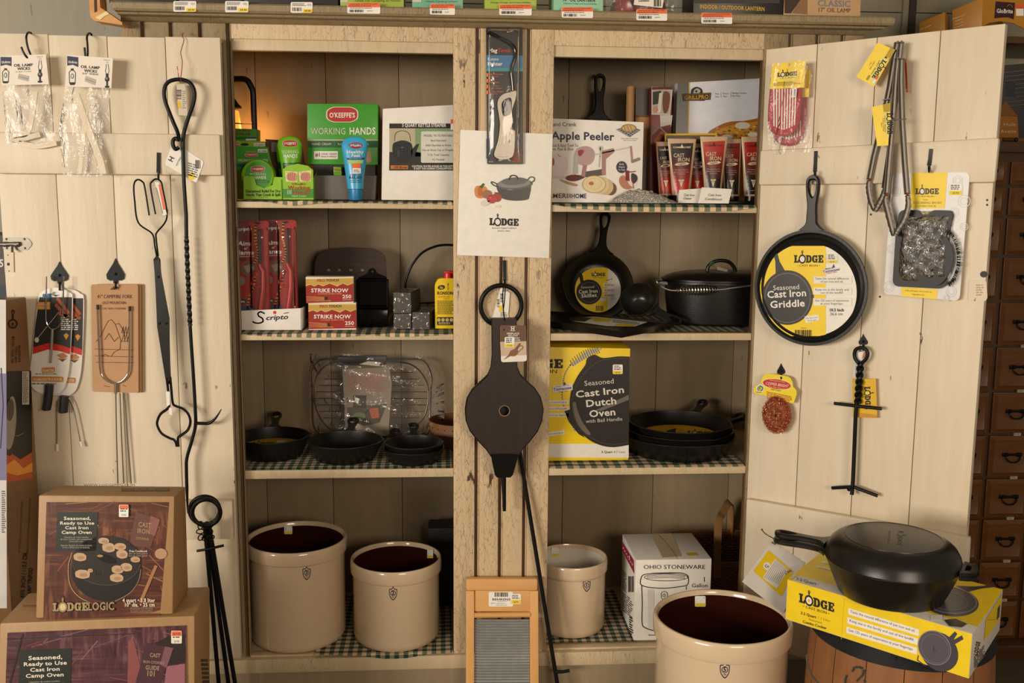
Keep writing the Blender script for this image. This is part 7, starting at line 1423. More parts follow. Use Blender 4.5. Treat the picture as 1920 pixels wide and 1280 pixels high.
def big_skillet(label, cx_px, y, dz, R, h, hand, lab, hh):
    p = V((N3.x+cx_px, N3.y+y-R, 0)); t = thing('skillet', label, 'skillet', (p.x, p.y+R, ZH+dz), 'nested skillets beside the dutch oven carton'); M = M4((p.x, p.y+R, ZH+dz), rot('Z', R_(hand))); m = MB(); pan(m, M, R, h, .0045, CAST, .86, (90+0, -90), .05); part('pan', m, t)
    m = MB(); grip(m, M, R*.985, .105 if lab else .135, h-.009, CAST, drop=.022, w0=.038, th=.012); part('handle', m, t)
    if hh: m = MB(); helper(m, M, R, h-.006, ang=180, w=.045, L=.026); part('helper_handle', m, t)
    if lab:
        m = MB(); z = ZH+dz+.014; c = (p.x, p.y+R, z); m.lathe(c, [(0, 0), (R*.74, 0), (R*.74, .0008), (0, .0008)], YELD, 56); A = Art(m, Pl((0, 0, z+.001), (0, 0, 1)), C7); A.poly([(1090, 772), (1165, 752), (1165, 790), (1085, 800)], BLK); A.poly([(1500, 785), (1560, 795), (1540, 806), (1490, 803)], PAPER); A.logo(1262, 800, 210, 26, INKB, PAPER, l=2, skew=.04); part('paper_label', m, t, 'yellow paper label')
    return t
R3_ = (uz(*g7(1775, 880), ZH+.05)-uz(*g7(785, 880), ZH+.05)).length/2*.965; p0 = uz(*g7(1292, 905), ZH+.052); N3 = V((p0.x+.004, p0.y+R3_, 0))
big_skillet('bottom skillet of a nest of three, widest one', 0, 0, 0, R3_, .052, 36, None, False)
big_skillet('middle skillet of a nest of three, its rim just showing', .001, 0, .0175, R3_*.95, .050, 24, None, False)
big_skillet('top skillet of a nest of three with a yellow label inside', .003, .001, .035, R3_*.905, .050, 60, True, False)
# ================================================================== floor of the right bay
C8 = (1000, 880, 3.2); g8 = gc(C8, 3.2); zt = .402
A4 = [uz(*g8(*p), zt) for p in ((615, 542), (1070, 535), (950, 380), (535, 388))]; bt = [V((p.x, p.y, Z4+.0045)) for p in A4]
m = MB(); m.hexa(A4, [b-a for a, b in zip(A4, bt)], WHITEC, .0015)
fa = face_art([A4[0], A4[1], bt[0]]); A = Art(m, fa, C8); A.T('OHIO STONEWARE', 846, 596, 24, INKB, w=372); A.T('1', 1026, 672, 48, INKB, w=16, bold=True); A.T('Gallon', 998, 706, 22, INKB, w=98); A.T('Stoneware Crock', 690, 996, 8, INKB, w=80, al='l', bold=True)
k = INKB; A.line(cat2([(645, 655), (660, 632), (720, 622), (800, 620), (880, 620), (920, 632), (930, 650), (925, 690), (880, 702), (785, 712), (690, 706), (645, 690), (643, 660)], 4), 5, k, closed=True); A.ring(796, 646, 132, 24, 4, k, 2)
for i in range(3): A.line(cat2([(680, 640+i*7), (790, 630+i*9), (910, 640+i*7)], 4), 2.5, k)
A.line(cat2([(650, 695), (653, 800), (652, 920), (670, 948), (730, 968), (800, 972)], 4), 5, k); A.line(cat2([(918, 700), (918, 720)], 2), 4, k); A.poly([(685, 715), (725, 720), (725, 960), (690, 950)], ink('#ddd9d0'), 1)
A.line(cat2([(766, 742), (785, 730), (804, 742), (802, 768), (785, 785), (768, 768)], 3), 3, k, closed=True); A.ring(785, 754, 11, 11, 2.5, k); A.T('1', 785, 760, 12, k, bold=True)
sa = face_art([A4[0], A4[3], bt[0]]); A = Art(m, sa, C8); A.poly([(530, 425), (602, 545), (605, 625), (532, 485)], ink('#a32a44')); A.T('FRAGILE', 567, 555, 34, PAPER, w=0, bold=True) if 0 else None
for i, ch in enumerate('FRAGILE'): A.T(ch, 540+i*9, 478+i*16, 26, PAPER, w=7, bold=True)
A.bars(568, 640, 602, 735, INKB, 16); A.greek(535, 600, 562, 720, 9, GRY, 1, skew=1.2); A.greek(534, 735, 600, 850, 9, GRY, 1, skew=.8); A.greek(575, 880, 600, 990, 8, INKB, 1, skew=.6)
ta = face_art([A4[0], A4[1], A4[2]]); A = Art(m, ta, C8); A.poly([(705, 385), (830, 382), (890, 520), (775, 528)], ink('#cdb898', .3), 1); A.line(cat2([(745, 388), (790, 430), (845, 500), (862, 535)], 4), 2, ink('#8a7656'), 2); A.poly([(915, 500), (975, 498), (990, 514), (930, 516)], YELD, 1)
solo('stoneware_carton', 'white stoneware carton with line drawing of a crock', 'carton', m)
# wicker tote
wk = m_wood('brown_wicker', '#6e4522', '#a0703e', 30, (1, 1, .4), .5); t = thing('wicker_tote', 'brown wicker tote basket with flat tall handle in the corner', 'basket', V((.86, .30, Z4)))
bx0, bx1, by0, by1 = .72, 1.0, .262, .405; zb = Z4+.002; zr = uy(*g8(1150, 585), by0).z; zr2 = uy(*g8(1100, 395), by1).z; rnd = .03
def per(s_, g_=0):                                   # rounded rectangle walked by s_ in 0..1
    w, d = bx1-bx0-2*rnd, by1-by0-2*rnd; L = 2*w+2*d+2*math.pi*rnd; q = s_*L; r = rnd+g_
    for (ln, fn) in ((w, lambda k: (bx0+rnd+k, by0-g_)), (math.pi*rnd/2, lambda k: (bx1-rnd+r*math.sin(k/rnd), by0+rnd-r*math.cos(k/rnd))), (d, lambda k: (bx1+g_, by0+rnd+k)), (math.pi*rnd/2, lambda k: (bx1-rnd+r*math.cos(k/rnd), by1-rnd+r*math.sin(k/rnd))), (w, lambda k: (bx1-rnd-k, by1+g_)), (math.pi*rnd/2, lambda k: (bx0+rnd-r*math.sin(k/rnd), by1-rnd+r*math.cos(k/rnd))), (d, lambda k: (bx0-g_, by1-rnd-k)), (math.pi*rnd/2, lambda k: (bx0+rnd-r*math.cos(k/rnd), by0+rnd-r*math.sin(k/rnd)))):
        if q <= ln+1e-9: return fn(q)
        q -= ln
    return (bx0+rnd, by0-g_)
def rimz(y): return zr+(zr2-zr)*(y-by0)/(by1-by0)
m = MB(); nr = 20; ns = 72
for r_ in range(nr):
    P = []
    for i in range(ns*2):
        s_ = i/(ns*2); sg = .0028*math.cos(math.pi*(i+r_*2)/2)*(1); x, y = per(s_, sg); P.append(V((x, y, zb+.004+(rimz(y)-zb-.008)*r_/(nr-1))))
    m.tube(P, .0042, wk, 6, closed=True, flat=.8)
part('woven_wall', m, t)
m = MB(); P = [V((*per(i/80, .002), rimz(per(i/80)[1])+.004)) for i in range(80)]; m.tube(P, .006, wk, 8, closed=True); m.tube([p+V((0, 0, .009)) for p in P], .0045, wk, 8, closed=True); part('rim', m, t)
m = MB(); m.box((bx0+.01, by0+.01, zb), (bx1-.01, by1-.01, zb+.006), wk); part('bottom', m, t)
m = MB(); hp = [V((uy(*g8(1105, 540), by0-.006).x, by0-.007, zr-.03)), uy(*g8(1105, 470), by0-.006), uy(*g8(1112, 310), by0+.01), uy(*g8(1135, 262), by0+.035), uy(*g8(1165, 205), .325), uy(*g8(1182, 198), .345), uy(*g8(1186, 230), by1-.02), uy(*g8(1180, 400), by1+.004), uy(*g8(1178, 470), by1+.004)]
m.tube(catmull(hp, 5), .0115, m_wood('tan_handle_splint', '#8a6440', '#b98a58', 12, (1, 1, .1)), 4, flat=.14, ref=(1, .15, 0)); part('handle', m, t, 'flat tan splint handle')
# ================================================================== things hung on the half-open door
c2 = (1400, 60, 3.764); c3 = (1380, 300, 3.368); c4 = (1380, 620, 3.5556)
d2, d3, d4 = gc(c2, 3.764), gc(c3, 3.368), gc(c4, 3.5556)
def onD(off): return Pl(HINGE_R+DN*off, DN)
def mitt(label, dx, dy, off, face):
    S = onD(off); q = lambda x, y: d2(x+dx, y+dy); t = thing('handle_mitt', label, 'pot holder', S.g(*q(270, 730)), 'striped handle mitts in bags')
    ol = cat2([(170, 330), (165, 420), (156, 520), (153, 620), (165, 680), (205, 718), (265, 732), (320, 715), (360, 670), (378, 590), (386, 470), (390, 330)], 4); m = MB()
    cx, cy = 270, 520; L = []
    for k, o in ((1.0, .0), (1.03, .004), (1.03, .010), (.99, .014), (.90, .0165), (.5, .018)): L.append([S.g(*q(cx+(x-cx)*k, cy+(y-cy)*k), o) for x, y in ol])
    n = len(ol); m.add([p for l in L for p in l], [(a*n+i, a*n+(i+1) % n, (a+1)*n+(i+1) % n, (a+1)*n+i) for a in range(5) for i in range(n)], ink('#b01f2c', .9)); m.sheet(L[-1], ink('#b01f2c', .9))
    if face:
        A = Art(m, Skin(m), c2)
        for i in range(9):
            x = 188+i*19.5; b_ = 690-(abs(i-3.6)*7)**1.25*.45; q4 = [(x, 400), (x+9, 400), (x+4-(i-4)*1.5, b_), (x-5-(i-4)*1.5, b_)]; A.patch([(a+dx, b+dy) for a, b in q4], ink('#efe4da', .9), 1, 2, 14)
    else:
        A = Art(m, Skin(m), c2)
        for i in range(9): x = 188+i*19.5; A.patch([(a+dx, b+dy) for a, b in ((x, 560), (x+9, 560), (x+5, 695-abs(i-4)*7), (x-4, 695-abs(i-4)*7))], ink('#efe4da', .9), 1, 2, 8)
    part('quilted_mitt', m, t)
    m = MB(); S2 = onD(off+.020); P = [S2.g(*q(*p)) for p in ((182, 226), (418, 198), (408, 392), (164, 402))]; m.prism(P, DN*.0008, YEL, [[S2.g(*q(*p)) for p in ell(304, 228, 7, 10, n=12)]])
    if face:
        A = Art(m, Pl(S2.p+DN*.0012, DN), c2); A.logo(*q(0, 0), 1, 1, INKB, YEL) if 0 else None; A.logo(216, 318, 138, 30, INKB, WHITEC, 'CAST IRON', l=2, skew=-.08, egg=YELD); A.poly([(210, 316), (345, 304), (346, 332), (210, 338)], ink('#f3e06a'), 1); A.T('Striped Hot Handle Holders', 272, 356, 7, INKB, w=108, skew=-.05); A.greek(190, 362, 385, 385, 3, ink('#8a7410'), 1, skew=-.05)
    part('header_card', m, t, 'yellow printed header card')
    m = MB(); m.grid(lambda u, v: onD(off+.023+.004*math.sin(u*11+v*5)*math.sin(math.pi*u)).g(*q(155+(265+10*math.sin(v*9))*u-14*v*(1-u)+4*v, 222-24*u+(575)*v+6*math.sin(u*9)*v)), 18, 22, FILM2)
    if face:
        S3 = onD(off+.0275); m.prism([S3.g(*q(*p)) for p in ((322, 398), (355, 392), (350, 458), (318, 462))], DN*.0005, PAPER); Art(m, Pl(S3.p+DN*.0008, DN), c2).T('LODGE', 342, 452, 10, INKB, w=48, rot_=-86, al='l', bold=True)
    part('clear_bag', m, t, 'clear plastic bag')
mitt('red striped handle mitt tucked lower, behind the front one', 32, 66, .002, False)
mitt('front red and white striped handle mitt under a yellow card', 0, 0, .030, True)
# tongs
STEELT = m_metal('brushed_tong_steel', '#6e665c', .42, .8)
def tongs(label, piv, arms, tips, off, tag, tagrot, ring):
    S = onD(off); t = thing('tongs', label, 'tongs', S.g(*d2(*tips[0][-1])), 'steel tongs with yellow tags')
    for i, (a, w) in enumerate(arms):
        m = MB(); P = [S.g(*d2(*p), i*.008) for p in a]; k = len(P); m.tube(P, [w*.95]*k, STEELT, 12, flat=.6, ref=DU)
        for e in (-1, 1): m.tube([p+DU*e*w*.92+DN*.003 for p in P], .0011, STEELT, 6)
        m.ball(S.g(*d2(*a[0]), .012), .0035, CHROME, seg=8); m.ball(S.g(*d2(*a[-1]), .008+i*.006), .0036, COPPER, seg=8); part('arm', m, t)
    for i, p in enumerate(tips):
        m = MB(); C_ = catmull([S.g(*d2(*a), .002+i*.007) for a in p], 8); n = len(C_); rr = [.0052+.0022*math.sin(math.pi*k/(n-1))+.0006*math.sin(k*1.9) for k in range(n)]; rr[-1] = .002; m.tube(C_, rr, STEELT, 8, flat=.35, ref=DU); part('tip', m, t, 'scalloped tong tip')
    m = MB(); P = [S.g(*d2(*p), .013) for p in ring]; m.tube(P, .0014, CHROME, 6); part('lock_ring', m, t)
    m = MB(); S3 = onD(off+.012); m.hexa([S3.g(*d2(*p)) for p in tag], DN*.0006, YEL); A = Art(m, Pl(S3.p+DN*.0010, DN), c2); tagrot(A); part('card_tag', m, t, 'yellow card tag')
def tg1(A):
    u = lambda a, b: (925+(1050-925)*a+(775-925)*b, 75+(125-75)*a+(315-75)*b)
    A.poly([u(.62, 0), u(1, 0), u(1, 1), u(.62, 1)], ink('#b5930f'), 1) if 0 else None; A.poly([u(.72, .0), u(1, .0), u(1, .30), u(.72, .30)], ink('#b8950f'), 1); A.poly([u(.62, .25), u(.97, .25), u(.97, .98), u(.62, .98)], ink('#e9dc6a'), 1)
    an = math.degrees(math.atan2(240, -150)); A.logo(*u(.70, .34), 150, 32, INKB, YEL, 'CAST IRON', l=2, rot_=an, egg=YELD)
    A.T('16 INCH TONGS', *u(.36, .46), 8, INKB, w=68, rot_=an, al='l'); A.T('PINCE', *u(.24, .52), 6, INKB, w=26, rot_=an, al='l'); A.poly([u(.86, .78), u(.98, .78), u(.98, .90), u(.86, .90)], ink('#e8602e'), 6); A.poly([u(.86, .88), u(1, .88), u(1, 1), u(.86, 1)], PAPER, 6); A.poly([u(.5, .84), u(.62, .84), u(.62, .98), u(.5, .98)], ink('#a8880f'), 2)
def tg2(A):
    A.poly([(960, 512), (1015, 500), (1014, 562), (968, 565)], ink('#b8950f'), 1); A.poly([(965, 565), (1014, 562), (1004, 742), (985, 740)], ink('#e9dc6a'), 1); A.logo(988, 570, 150, 34, INKB, YEL, 'CAST IRON', l=2, rot_=88); A.T('12 INCH TONGS', 958, 605, 8, INKB, w=95, rot_=88, al='l'); A.T('PINCE', 948, 640, 6, INKB, w=30, rot_=88, al='l')
tongs('rear steel tongs angled outward, flipped-up yellow tag at the top', (1085, 60), [([(1066, 72), (1050, 150), (1010, 400), (985, 520), (935, 740), (900, 880), (868, 1042)], .0065), ([(1094, 70), (1085, 150), (1050, 500), (1010, 860), (975, 1100)], .0065)], [[(866, 1045), (862, 1100), (878, 1190), (905, 1262)], [(978, 1100), (960, 1160), (930, 1220), (905, 1268)]], .026, [(925, 75), (1050, 125), (900, 385), (775, 315)], tg1, [(958, 480), (988, 476), (1020, 470)])
tongs('front steel tongs hanging straight, yellow tag half hidden behind one arm', (1085, 180), [([(1070, 186), (1058, 300), (1040, 560), (1010, 900), (990, 1145)], .0068), ([(1096, 186), (1092, 340), (1100, 640), (1118, 920), (1136, 1145)], .0068)], [[(990, 1150), (980, 1190), (1000, 1280), (1030, 1400), (1040, 1438)], [(1136, 1150), (1140, 1230), (1110, 1330), (1066, 1400), (1046, 1440)]], .054, [(882, 530), (1015, 500), (1000, 800), (922, 805)], tg2, [(1005, 622), (1070, 618), (1130, 614)])
m = MB(); P_ = onD(.016); m.hexa([P_.g(*d2(*p)) for p in ((1112, 190), (1126, 192), (1140, 425), (1126, 428))], DN*.0006, ink('#d8562a')); Art(m, Pl(P_.p+DN*.001, DN), c2).greek(1120, 220, 1132, 400, 16, ink('#7a2a12'), 1)
solo('price_tag', 'thin orange price strip stuck on the tongs', 'price tag', m)
# round griddle
OFF = .048; S_ = onD(OFF); q = lambda x, y, o=0: S_.g(*d3(x, y), o)
cpt = q(462, 808); RR = (q(820, 808)-q(104, 808)).length/2; t = thing('round_griddle', 'round cast iron griddle with yellow and white label hanging on the half-open door', 'griddle', q(462, 1160))
up_ = (q(485, 95)-cpt); up_ = (up_-DN*up_.dot(DN)).normalized(); yv = DN.cross(up_); M = Matrix(((up_.x, yv.x, DN.x, cpt.x), (up_.y, yv.y, DN.y, cpt.y), (up_.z, yv.z, DN.z, cpt.z), (0, 0, 0, 1))); h = .016
M.translation = cpt-DN*h; m = MB(); pan(m, M, RR, h, .0075, CAST, .93, n=96); part('pan', m, t)
Lh = (q(485, 92)-cpt).length-RR*.985; m = MB(); grip(m, M, RR*.985, Lh, h-.005, CASTS, w0=.034, w1=.0128, w2=.0175, th=.014); part('handle', m, t)
lp = cpt-DN*(h-.0075); Lb = Pl(lp, DN); ql = lambda x, y: Lb.g(*d3(x, y)); circ = [p for p in ell(455, 836, 307, 312, n=90) if 541 < p[1] < 1112]; m = MB(); m.prism([ql(*p) for p in circ], -DN*.0008, PAPER)
A = Art(m, Pl(lp+DN*.0003, DN), c3); inside = lambda f: [p for p in ell(455, 836, 306, 311, n=120) if 542 < p[1] < 1111 and f(*p)]
A.poly(clip(clip(clip(ell(455, 836, 306, 311, n=120), 1, 0, 568), 0, -1, -542), 0, 1, 1111), YEL)
A.poly([p for p in ell(325, 868, 160, 172, n=60)], ink('#3a3734', .3), 2); A.ring(325, 870, 146, 158, 5, ink('#6e6a68', .3), 3); A.ring(325, 868, 160, 172, 4, ink('#232020', .3), 4); A.poly([(238, 600), (262, 590), (276, 640), (310, 700), (250, 715), (248, 640)], ink('#3a3734', .3), 2); A.poly([(472, 850), (492, 850), (492, 870), (472, 872)], ink('#3a3734', .3), 2)
for yy, aa, bb in ((735, 'Taste the natural difference', 'of just iron and oil.'), (805, 'Keep me in the family and', 'out of the landfill.'), (874, 'Get 125 years of experience', 'at your fingertips.')): A.rect(488, yy, 732, yy+44, PAPER, 3); A.line([(488, yy), (732, yy), (732, yy+44), (488, yy+44)], 1, ink('#d2cabc'), 4, True); A.T(aa, 606, yy+19, 13, INKB, w=214, l=4); A.T(bb, 606, yy+38, 13, INKB, w=146, l=4)
A.logo(366, 648, 186, 48, INKB, WHITEC, None, l=3); A.T('• CAST IRON •', 458, 672, 12, INKB, w=146, l=3); A.T('Seasoned', 318, 818, 30, WHITEC, w=168, l=5, rot_=-3); A.T('Cast Iron', 322, 864, 42, WHITEC, w=250, bold=True, l=5, rot_=-3); A.T('Griddle', 326, 928, 42, WHITEC, w=222, bold=True, l=5, rot_=-3)
A.tag(572, 590, 642, 652, l=5, seed=28, top='#ece6da', frac=.3); A.poly([(545, 695), (655, 675), (658, 690), (552, 716)], ink('#e6e2ee'), 5); A.T('Tennessee', 602, 704, 16, ink('#3a2f6e'), w=106, bold=True, rot_=-10, l=6); A.T('MADE IN', 590, 688, 8, ink('#3a2f6e'), w=50, bold=True, rot_=-10, l=6); A.T('SINCE 1896', 605, 714, 7, ink('#b3302a'), w=64, rot_=-10, l=6); A.poly([(607, 680), (616, 656), (624, 678)], ink('#3a2f6e'), 6)
A.T('10.5 Inch', 635, 955, 18, INKB, w=94, bold=True, l=3); A.T('26.6 cm', 634, 980, 18, ink('#6a6560'), w=82, l=3); A.poly(bez([(430, 985), (522, 976), (525, 1012), (440, 1028)], 8)+[], PAPER, 4); A.T("No, you can't", 478, 1000, 9, GRY, w=74, l=5, rot_=-6); A.T('fry an egg here.'[:12], 482, 1015, 9, GRY, w=60, l=5, rot_=-6); A.bars(372, 1072, 482, 1112, INKB, 26, 3); A.T('L9OG3', 428, 1064, 7, INKB, w=34, l=3)
part('paper_label', m, t, 'round yellow and white paper label')
# grill brush blister
OFF = .021; S_ = onD(OFF); q = lambda x, y, o=0: S_.g(*d3(x, y), o); t = thing('scrub_brush', 'blister-packed scrubbing brush on a tall yellow and grey card', 'brush', q(1180, 888))
m = MB(); ol = bez([(988, 84), (1478, 76), (1412, 890), (934, 846)], [30, 40, 40, 30]); hol = cat2([(1180, 132), (1200, 122), (1255, 122), (1258, 134), (1225, 140), (1200, 160), (1182, 158), (1195, 142)], 3, True); m.prism([q(*p) for p in ol], DN*.0012, ink('#d9d6d2', .35), [[q(*p) for p in hol]])
A = Art(m, Pl(S_.p+DN*.0016, DN), c3); A.poly([(1112, 82), (1335, 78), (1318, 305), (1098, 305)], YEL); A.poly([(1045, 800), (1275, 815), (1265, 878), (1040, 858)], YEL)
for x, y, r_ in ((1400, 130, 32), (1440, 260, 40), (1380, 330, 30), (1010, 200, 30), (975, 380, 34), (985, 560, 30), (965, 800, 34), (1360, 830, 34), (1330, 870, 20), (1440, 420, 26)): A.ring(x, y, r_, r_, 4, ink('#c2bfbb', .35), 1); A.ring(x, y, r_*.6, r_*.6, 3, ink('#c2bfbb', .35), 1)
A.logo(1134, 216, 146, 38, ink('#4a463c'), WHITEC, None, l=3); A.T('• CAST IRON •', 1203, 234, 9, ink('#4a463c'), w=112, l=3); A.T('Scrub', 1195, 254, 8, ink('#6a6450'), w=30, l=3); A.T('SCRUBBING BRUSH', 1208, 276, 14, ink('#8a8460'), w=180, l=3); A.T('COMBO PACK', 1200, 296, 12, ink('#8a8460'), w=130, l=3)
A.tag(1344, 148, 1430, 222, l=4, seed=16, frac=.38); A.T('6.75 x 4.2 inch | 17.1 x 10.7 cm', 1152, 832, 8, INKB, w=168, l=3, skew=.06); A.T('lodgecastiron.com', 1150, 852, 7, INKB, w=76, l=3, skew=.06)
part('backing_card', m, t, 'grey and yellow printed card')
m = MB(); m.prism([q(*p, .003) for p in bez([(1040, 330), (1060, 315), (1160, 315), (1178, 345), (1225, 345), (1250, 315), (1360, 318), (1378, 340), (1362, 420), (1340, 780), (1300, 810), (1020, 795), (998, 770), (1020, 420)], 20)], DN*.012, ink('#1d1916', .5)); part('plastic_scraper', m, t, 'dark plastic scraper')
m = MB(); o = cat2([(1185, 430), (1215, 422), (1260, 432), (1310, 450), (1345, 500), (1372, 560), (1378, 620), (1360, 690), (1320, 760), (1270, 790), (1190, 785), (1150, 750), (1130, 640), (1140, 520)], 4, True); m.prism([q(*p, .0155) for p in o], DN*.009, ink('#141210', .5))
rn = random.Random(8); brs = MB()
for i in range(260):
    a_ = rn.uniform(-1.25, 1.2); x, y = 1300+95*math.cos(a_), 620+170*math.sin(a_); p0 = q(x, y, .016+rn.random()*.007); p1 = q(x+22*math.cos(a_)+rn.uniform(-6, 6), y+22*math.sin(a_)+rn.uniform(-6, 6), .013+rn.random()*.010); brs.tube([p0, p1], .0005, BLK, 3)
part('brush_back', m, t); part('bristles', brs, t, 'short black bristles')
m = MB()
def bl(u, v):
    x = 1004+(370-20*v)*u+(36-40*v)*(1-u)*(1-v); y = 322+470*v; e = min(1, 7*min(u, 1-u, v, 1-v)); w = .0022*math.sin(u*31+v*9)+.0024*math.sin(u*17-v*24)+.0016*math.sin(v*47+u*6); return q(x, y, .002+e*(.026+w))
fw_ = m_film('crushed_blister', haze=.12, wr=1.0, sc=70, gl=.45, rough=.1); m.grid(bl, 44, 50, fw_); part('blister', m, t, 'crumpled clear blister')
# copper scrubber
OFF = .010; S_ = onD(OFF); q = lambda x, y, o=0: S_.g(*d4(x, y), o); t = thing('copper_scrubber', 'copper mesh pot scrubber under a yellow card with a red oval', 'scrubber', q(270, 700))
m = MB(); ol = cat2([(205, 288), (280, 292), (330, 300), (360, 312), (378, 345), (382, 372), (400, 392), (405, 420), (388, 470), (372, 482), (300, 458), (200, 432), (128, 415), (118, 395), (130, 370), (165, 350), (175, 315)], 3, True); m.prism([q(*p, .016) for p in ol], DN*.0008, ink('#f2d81c', .4)); A = Art(m, Pl(S_.p+DN*.0172, DN), c4)
A.ell(272, 356, 97, 36, PAPER, 1, rot_=8); A.ell(272, 356, 94, 33, ink('#c8231c', .4), 2, rot_=8); A.T('COPPER BRIGHT', 272, 368, 22, WHITEC, w=152, l=4, rot_=8, slant=.15); A.T('Guaranteed to Clean', 275, 338, 10, ink('#f2d81c'), w=104, l=4, rot_=8); A.T('The Pot Cleaner', 272, 386, 12, ink('#f2d81c'), w=120, l=4, rot_=8, slant=.1)
A.poly(bez([(135, 375), (162, 355), (188, 372), (180, 408), (136, 402)], 8), PAPER, 2); A.poly(bez([(141, 378), (162, 361), (183, 376), (176, 402), (141, 397)], 8), ink('#2a6a8c'), 3); A.ell(160, 384, 14, 11, ink('#e0c030'), 4); A.ell(156, 382, 6, 5, ink('#2f7a3a'), 5); A.T('Chattanooga'[:5], 152, 412, 8, INKB, w=38, l=3); A.T('Solid Copper', 266, 398, 9, INKB, w=70, l=3, rot_=8); A.greek(205, 404, 382, 455, 5, ink('#b5521c'), 2, seed=6, skew=.2)
part('header_card', m, t, 'yellow die-cut card'); m = MB(); rn = random.Random(11); cop = m_metal('copper_ribbon', '#da8054', .32, .55); cop2 = m_metal('copper_ribbon_bright', '#f6b893', .3, .55); core = m_metal('copper_core', '#8a3a1e', .5, .5)
c = q(272, 560, .018); ax, ay = DU*.040, V((0, 0, 1))*.051
m.grid(lambda u, v: c+(ax*math.cos(6.2832*u)+ay*math.sin(6.2832*u))*(.30+.62*(.5+.5*math.cos(6.2832*v)) if 0 else .52+.40*math.cos(6.2832*v))+DN*.014*math.sin(6.2832*v), 30, 14, core)
for i in range(4200):
    u, v = rn.uniform(0, 6.2832), rn.uniform(-1.9, 2.6); R0 = .50+.46*math.cos(v)*rn.uniform(.92, 1.06); p = c+(ax*math.cos(u)+ay*math.sin(u))*R0+DN*(.0155*math.sin(v)+.001*rn.random()); d = V((rn.gauss(0, 1), rn.gauss(0, 1), rn.gauss(0, 1))).normalized(); e = d.cross(V((rn.gauss(0, 1), rn.gauss(0, 1), rn.gauss(0, 1)))).normalized(); l_, w_ = rn.uniform(.0014, .0034), .00035
    k = d.cross(e)*l_*.5; m.add([p-d*l_-e*w_, p-d*l_+e*w_, p+k+e*w_, p+k-e*w_, p+d*l_+e*w_, p+d*l_-e*w_], [(0, 1, 2, 3), (3, 2, 4, 5)], cop if rn.random() < .72 else cop2)
part('copper_mesh', m, t, 'curly copper wire mesh')
# lid lifter / trivet
OFF = .016; S_ = onD(OFF); q = lambda x, y, o=0: S_.g(*d4(x, y), o); t = thing('lid_lifter', 'black iron lid lifter with twisted loop handle and two cross bars', 'lid lifter', q(770, 1110))
m = MB(); lp = curve(S_, [(815, 212), (796, 186), (790, 155), (800, 125), (832, 112), (864, 122), (878, 152), (868, 186), (842, 212)], .012, *c4[:2], c4[2]); m.tube(lp, .0046, IRON, 10); part('loop', m, t)
for ph in (0, math.pi):
    m = MB(); P = []
    for i in range(41):
        f = i/40; a_ = ph+f*2*math.pi*3.1; y = 208+272*f; x = 830-18*f+(15*math.cos(a_))*(1 if f < .98 else .3); P.append(q(x, y, .012+.0046*math.sin(a_)))
    m.tube(P, .0046, IRON, 8); part('twisted_strand', m, t)
m = MB(); m.tube([q(806, 460, .012), q(798, 560, .012), q(790, 760, .012), q(780, 1000, .012), q(772, 1092, .016)], .0050, IRON, 10); part('shaft', m, t)
m = MB(); m.tube([q(655, 483, .012), q(810, 502, .013), q(972, 519, .012)], .0042, IRON, 10); part('cross_bar', m, t)
for a_, b_ in (((640, 1047, .010), (775, 1040, .014)), ((790, 1042, .014), (945, 1100, .010)), ((775, 1050, .014), (750, 1058, .030))): m = MB(); m.tube([q(*a_), q(*b_)], .0044, IRON, 10); part('foot', m, t)
m = MB(); S3 = onD(OFF+.001); m.hexa([S3.g(*d4(*p)) for p in ((775, 318), (932, 320), (942, 582), (780, 575))], DN*.0006, YELD); A = Art(m, Pl(S3.p+DN*.001, DN), c4); A.logo(856, 372, 152, 38, INKB, YEL, None, l=2, rot_=88); A.line([(918, 326), (926, 570)], 1.5, YEL); A.greek(790, 500, 900, 515, 1, ink('#7a6410')); A.poly([(815, 545), (938, 560), (940, 580), (815, 576)], ink('#c8901c'))
m.hexa([S3.g(*d4(*p), .0012) for p in ((800, 140), (855, 140), (848, 310), (782, 305))], DN*.0005, ink('#ece9e6')); A.poly([(852, 140), (862, 150), (846, 190), (840, 180)], ink('#e8703a'), 6); A.greek(792, 200, 832, 300, 9, ink('#a5a09a'), 5)
part('card_tag', m, t, 'yellow card tag with white slip')
# ================================================================== keg with the combo cooker
C5 = (1360, 940, 3.4286); g5f = gc(C5, 3.4286); ZBX = .55
A4 = [uz(*g5f(*p), ZBX) for p in ((398, 498), (1590, 850), (1785, 565))]; A4.append(A4[0]+(A4[2]-A4[1])*.98); hb = .094
kc = (A4[0]+A4[1]+A4[2]+A4[3])/4; ZK = ZBX-hb-.001; kx, ky = 1.044, -.479; RK = .193
t = thing('nail_keg', 'old wooden nail keg with black iron hoop holding up the yellow carton', 'keg', (kx, ky, 0)); kw = m_wood('weathered_keg_wood', '#7a4c2a', '#a8703e', 7, (1, 1, .06), .65, g=.5)
pr = lambda z: RK*(1+.055*math.sin(math.pi*min(1, z/ZK)))-.0
m = MB(); nst = 16
for i in range(nst):
    a0, a1 = 2*math.pi*i/nst+.004, 2*math.pi*(i+1)/nst-.004; m.lathe((kx, ky, 0), [(pr(z*ZK/10), z*ZK/10) for z in range(11)]+[(pr(ZK)-.014, ZK), (pr(ZK)-.014, .02)], kw, 7, arc=(a0, a1))
m.lathe((kx, ky, 0), [(RK*.9, .0), (RK*.96, .02), (RK*1.06, ZK*.5), (RK*.96, ZK-.02)], ink('#3a2414'), 40); part('staves', m, t)
m = MB(); m.lathe((kx, ky, 0), [(0, ZK-.004), (pr(ZK)-.012, ZK-.004)], kw, 40); part('head', m, t)
hoopm = m_iron('keg_hoop', '#1d1e20', .45, .4, 200)
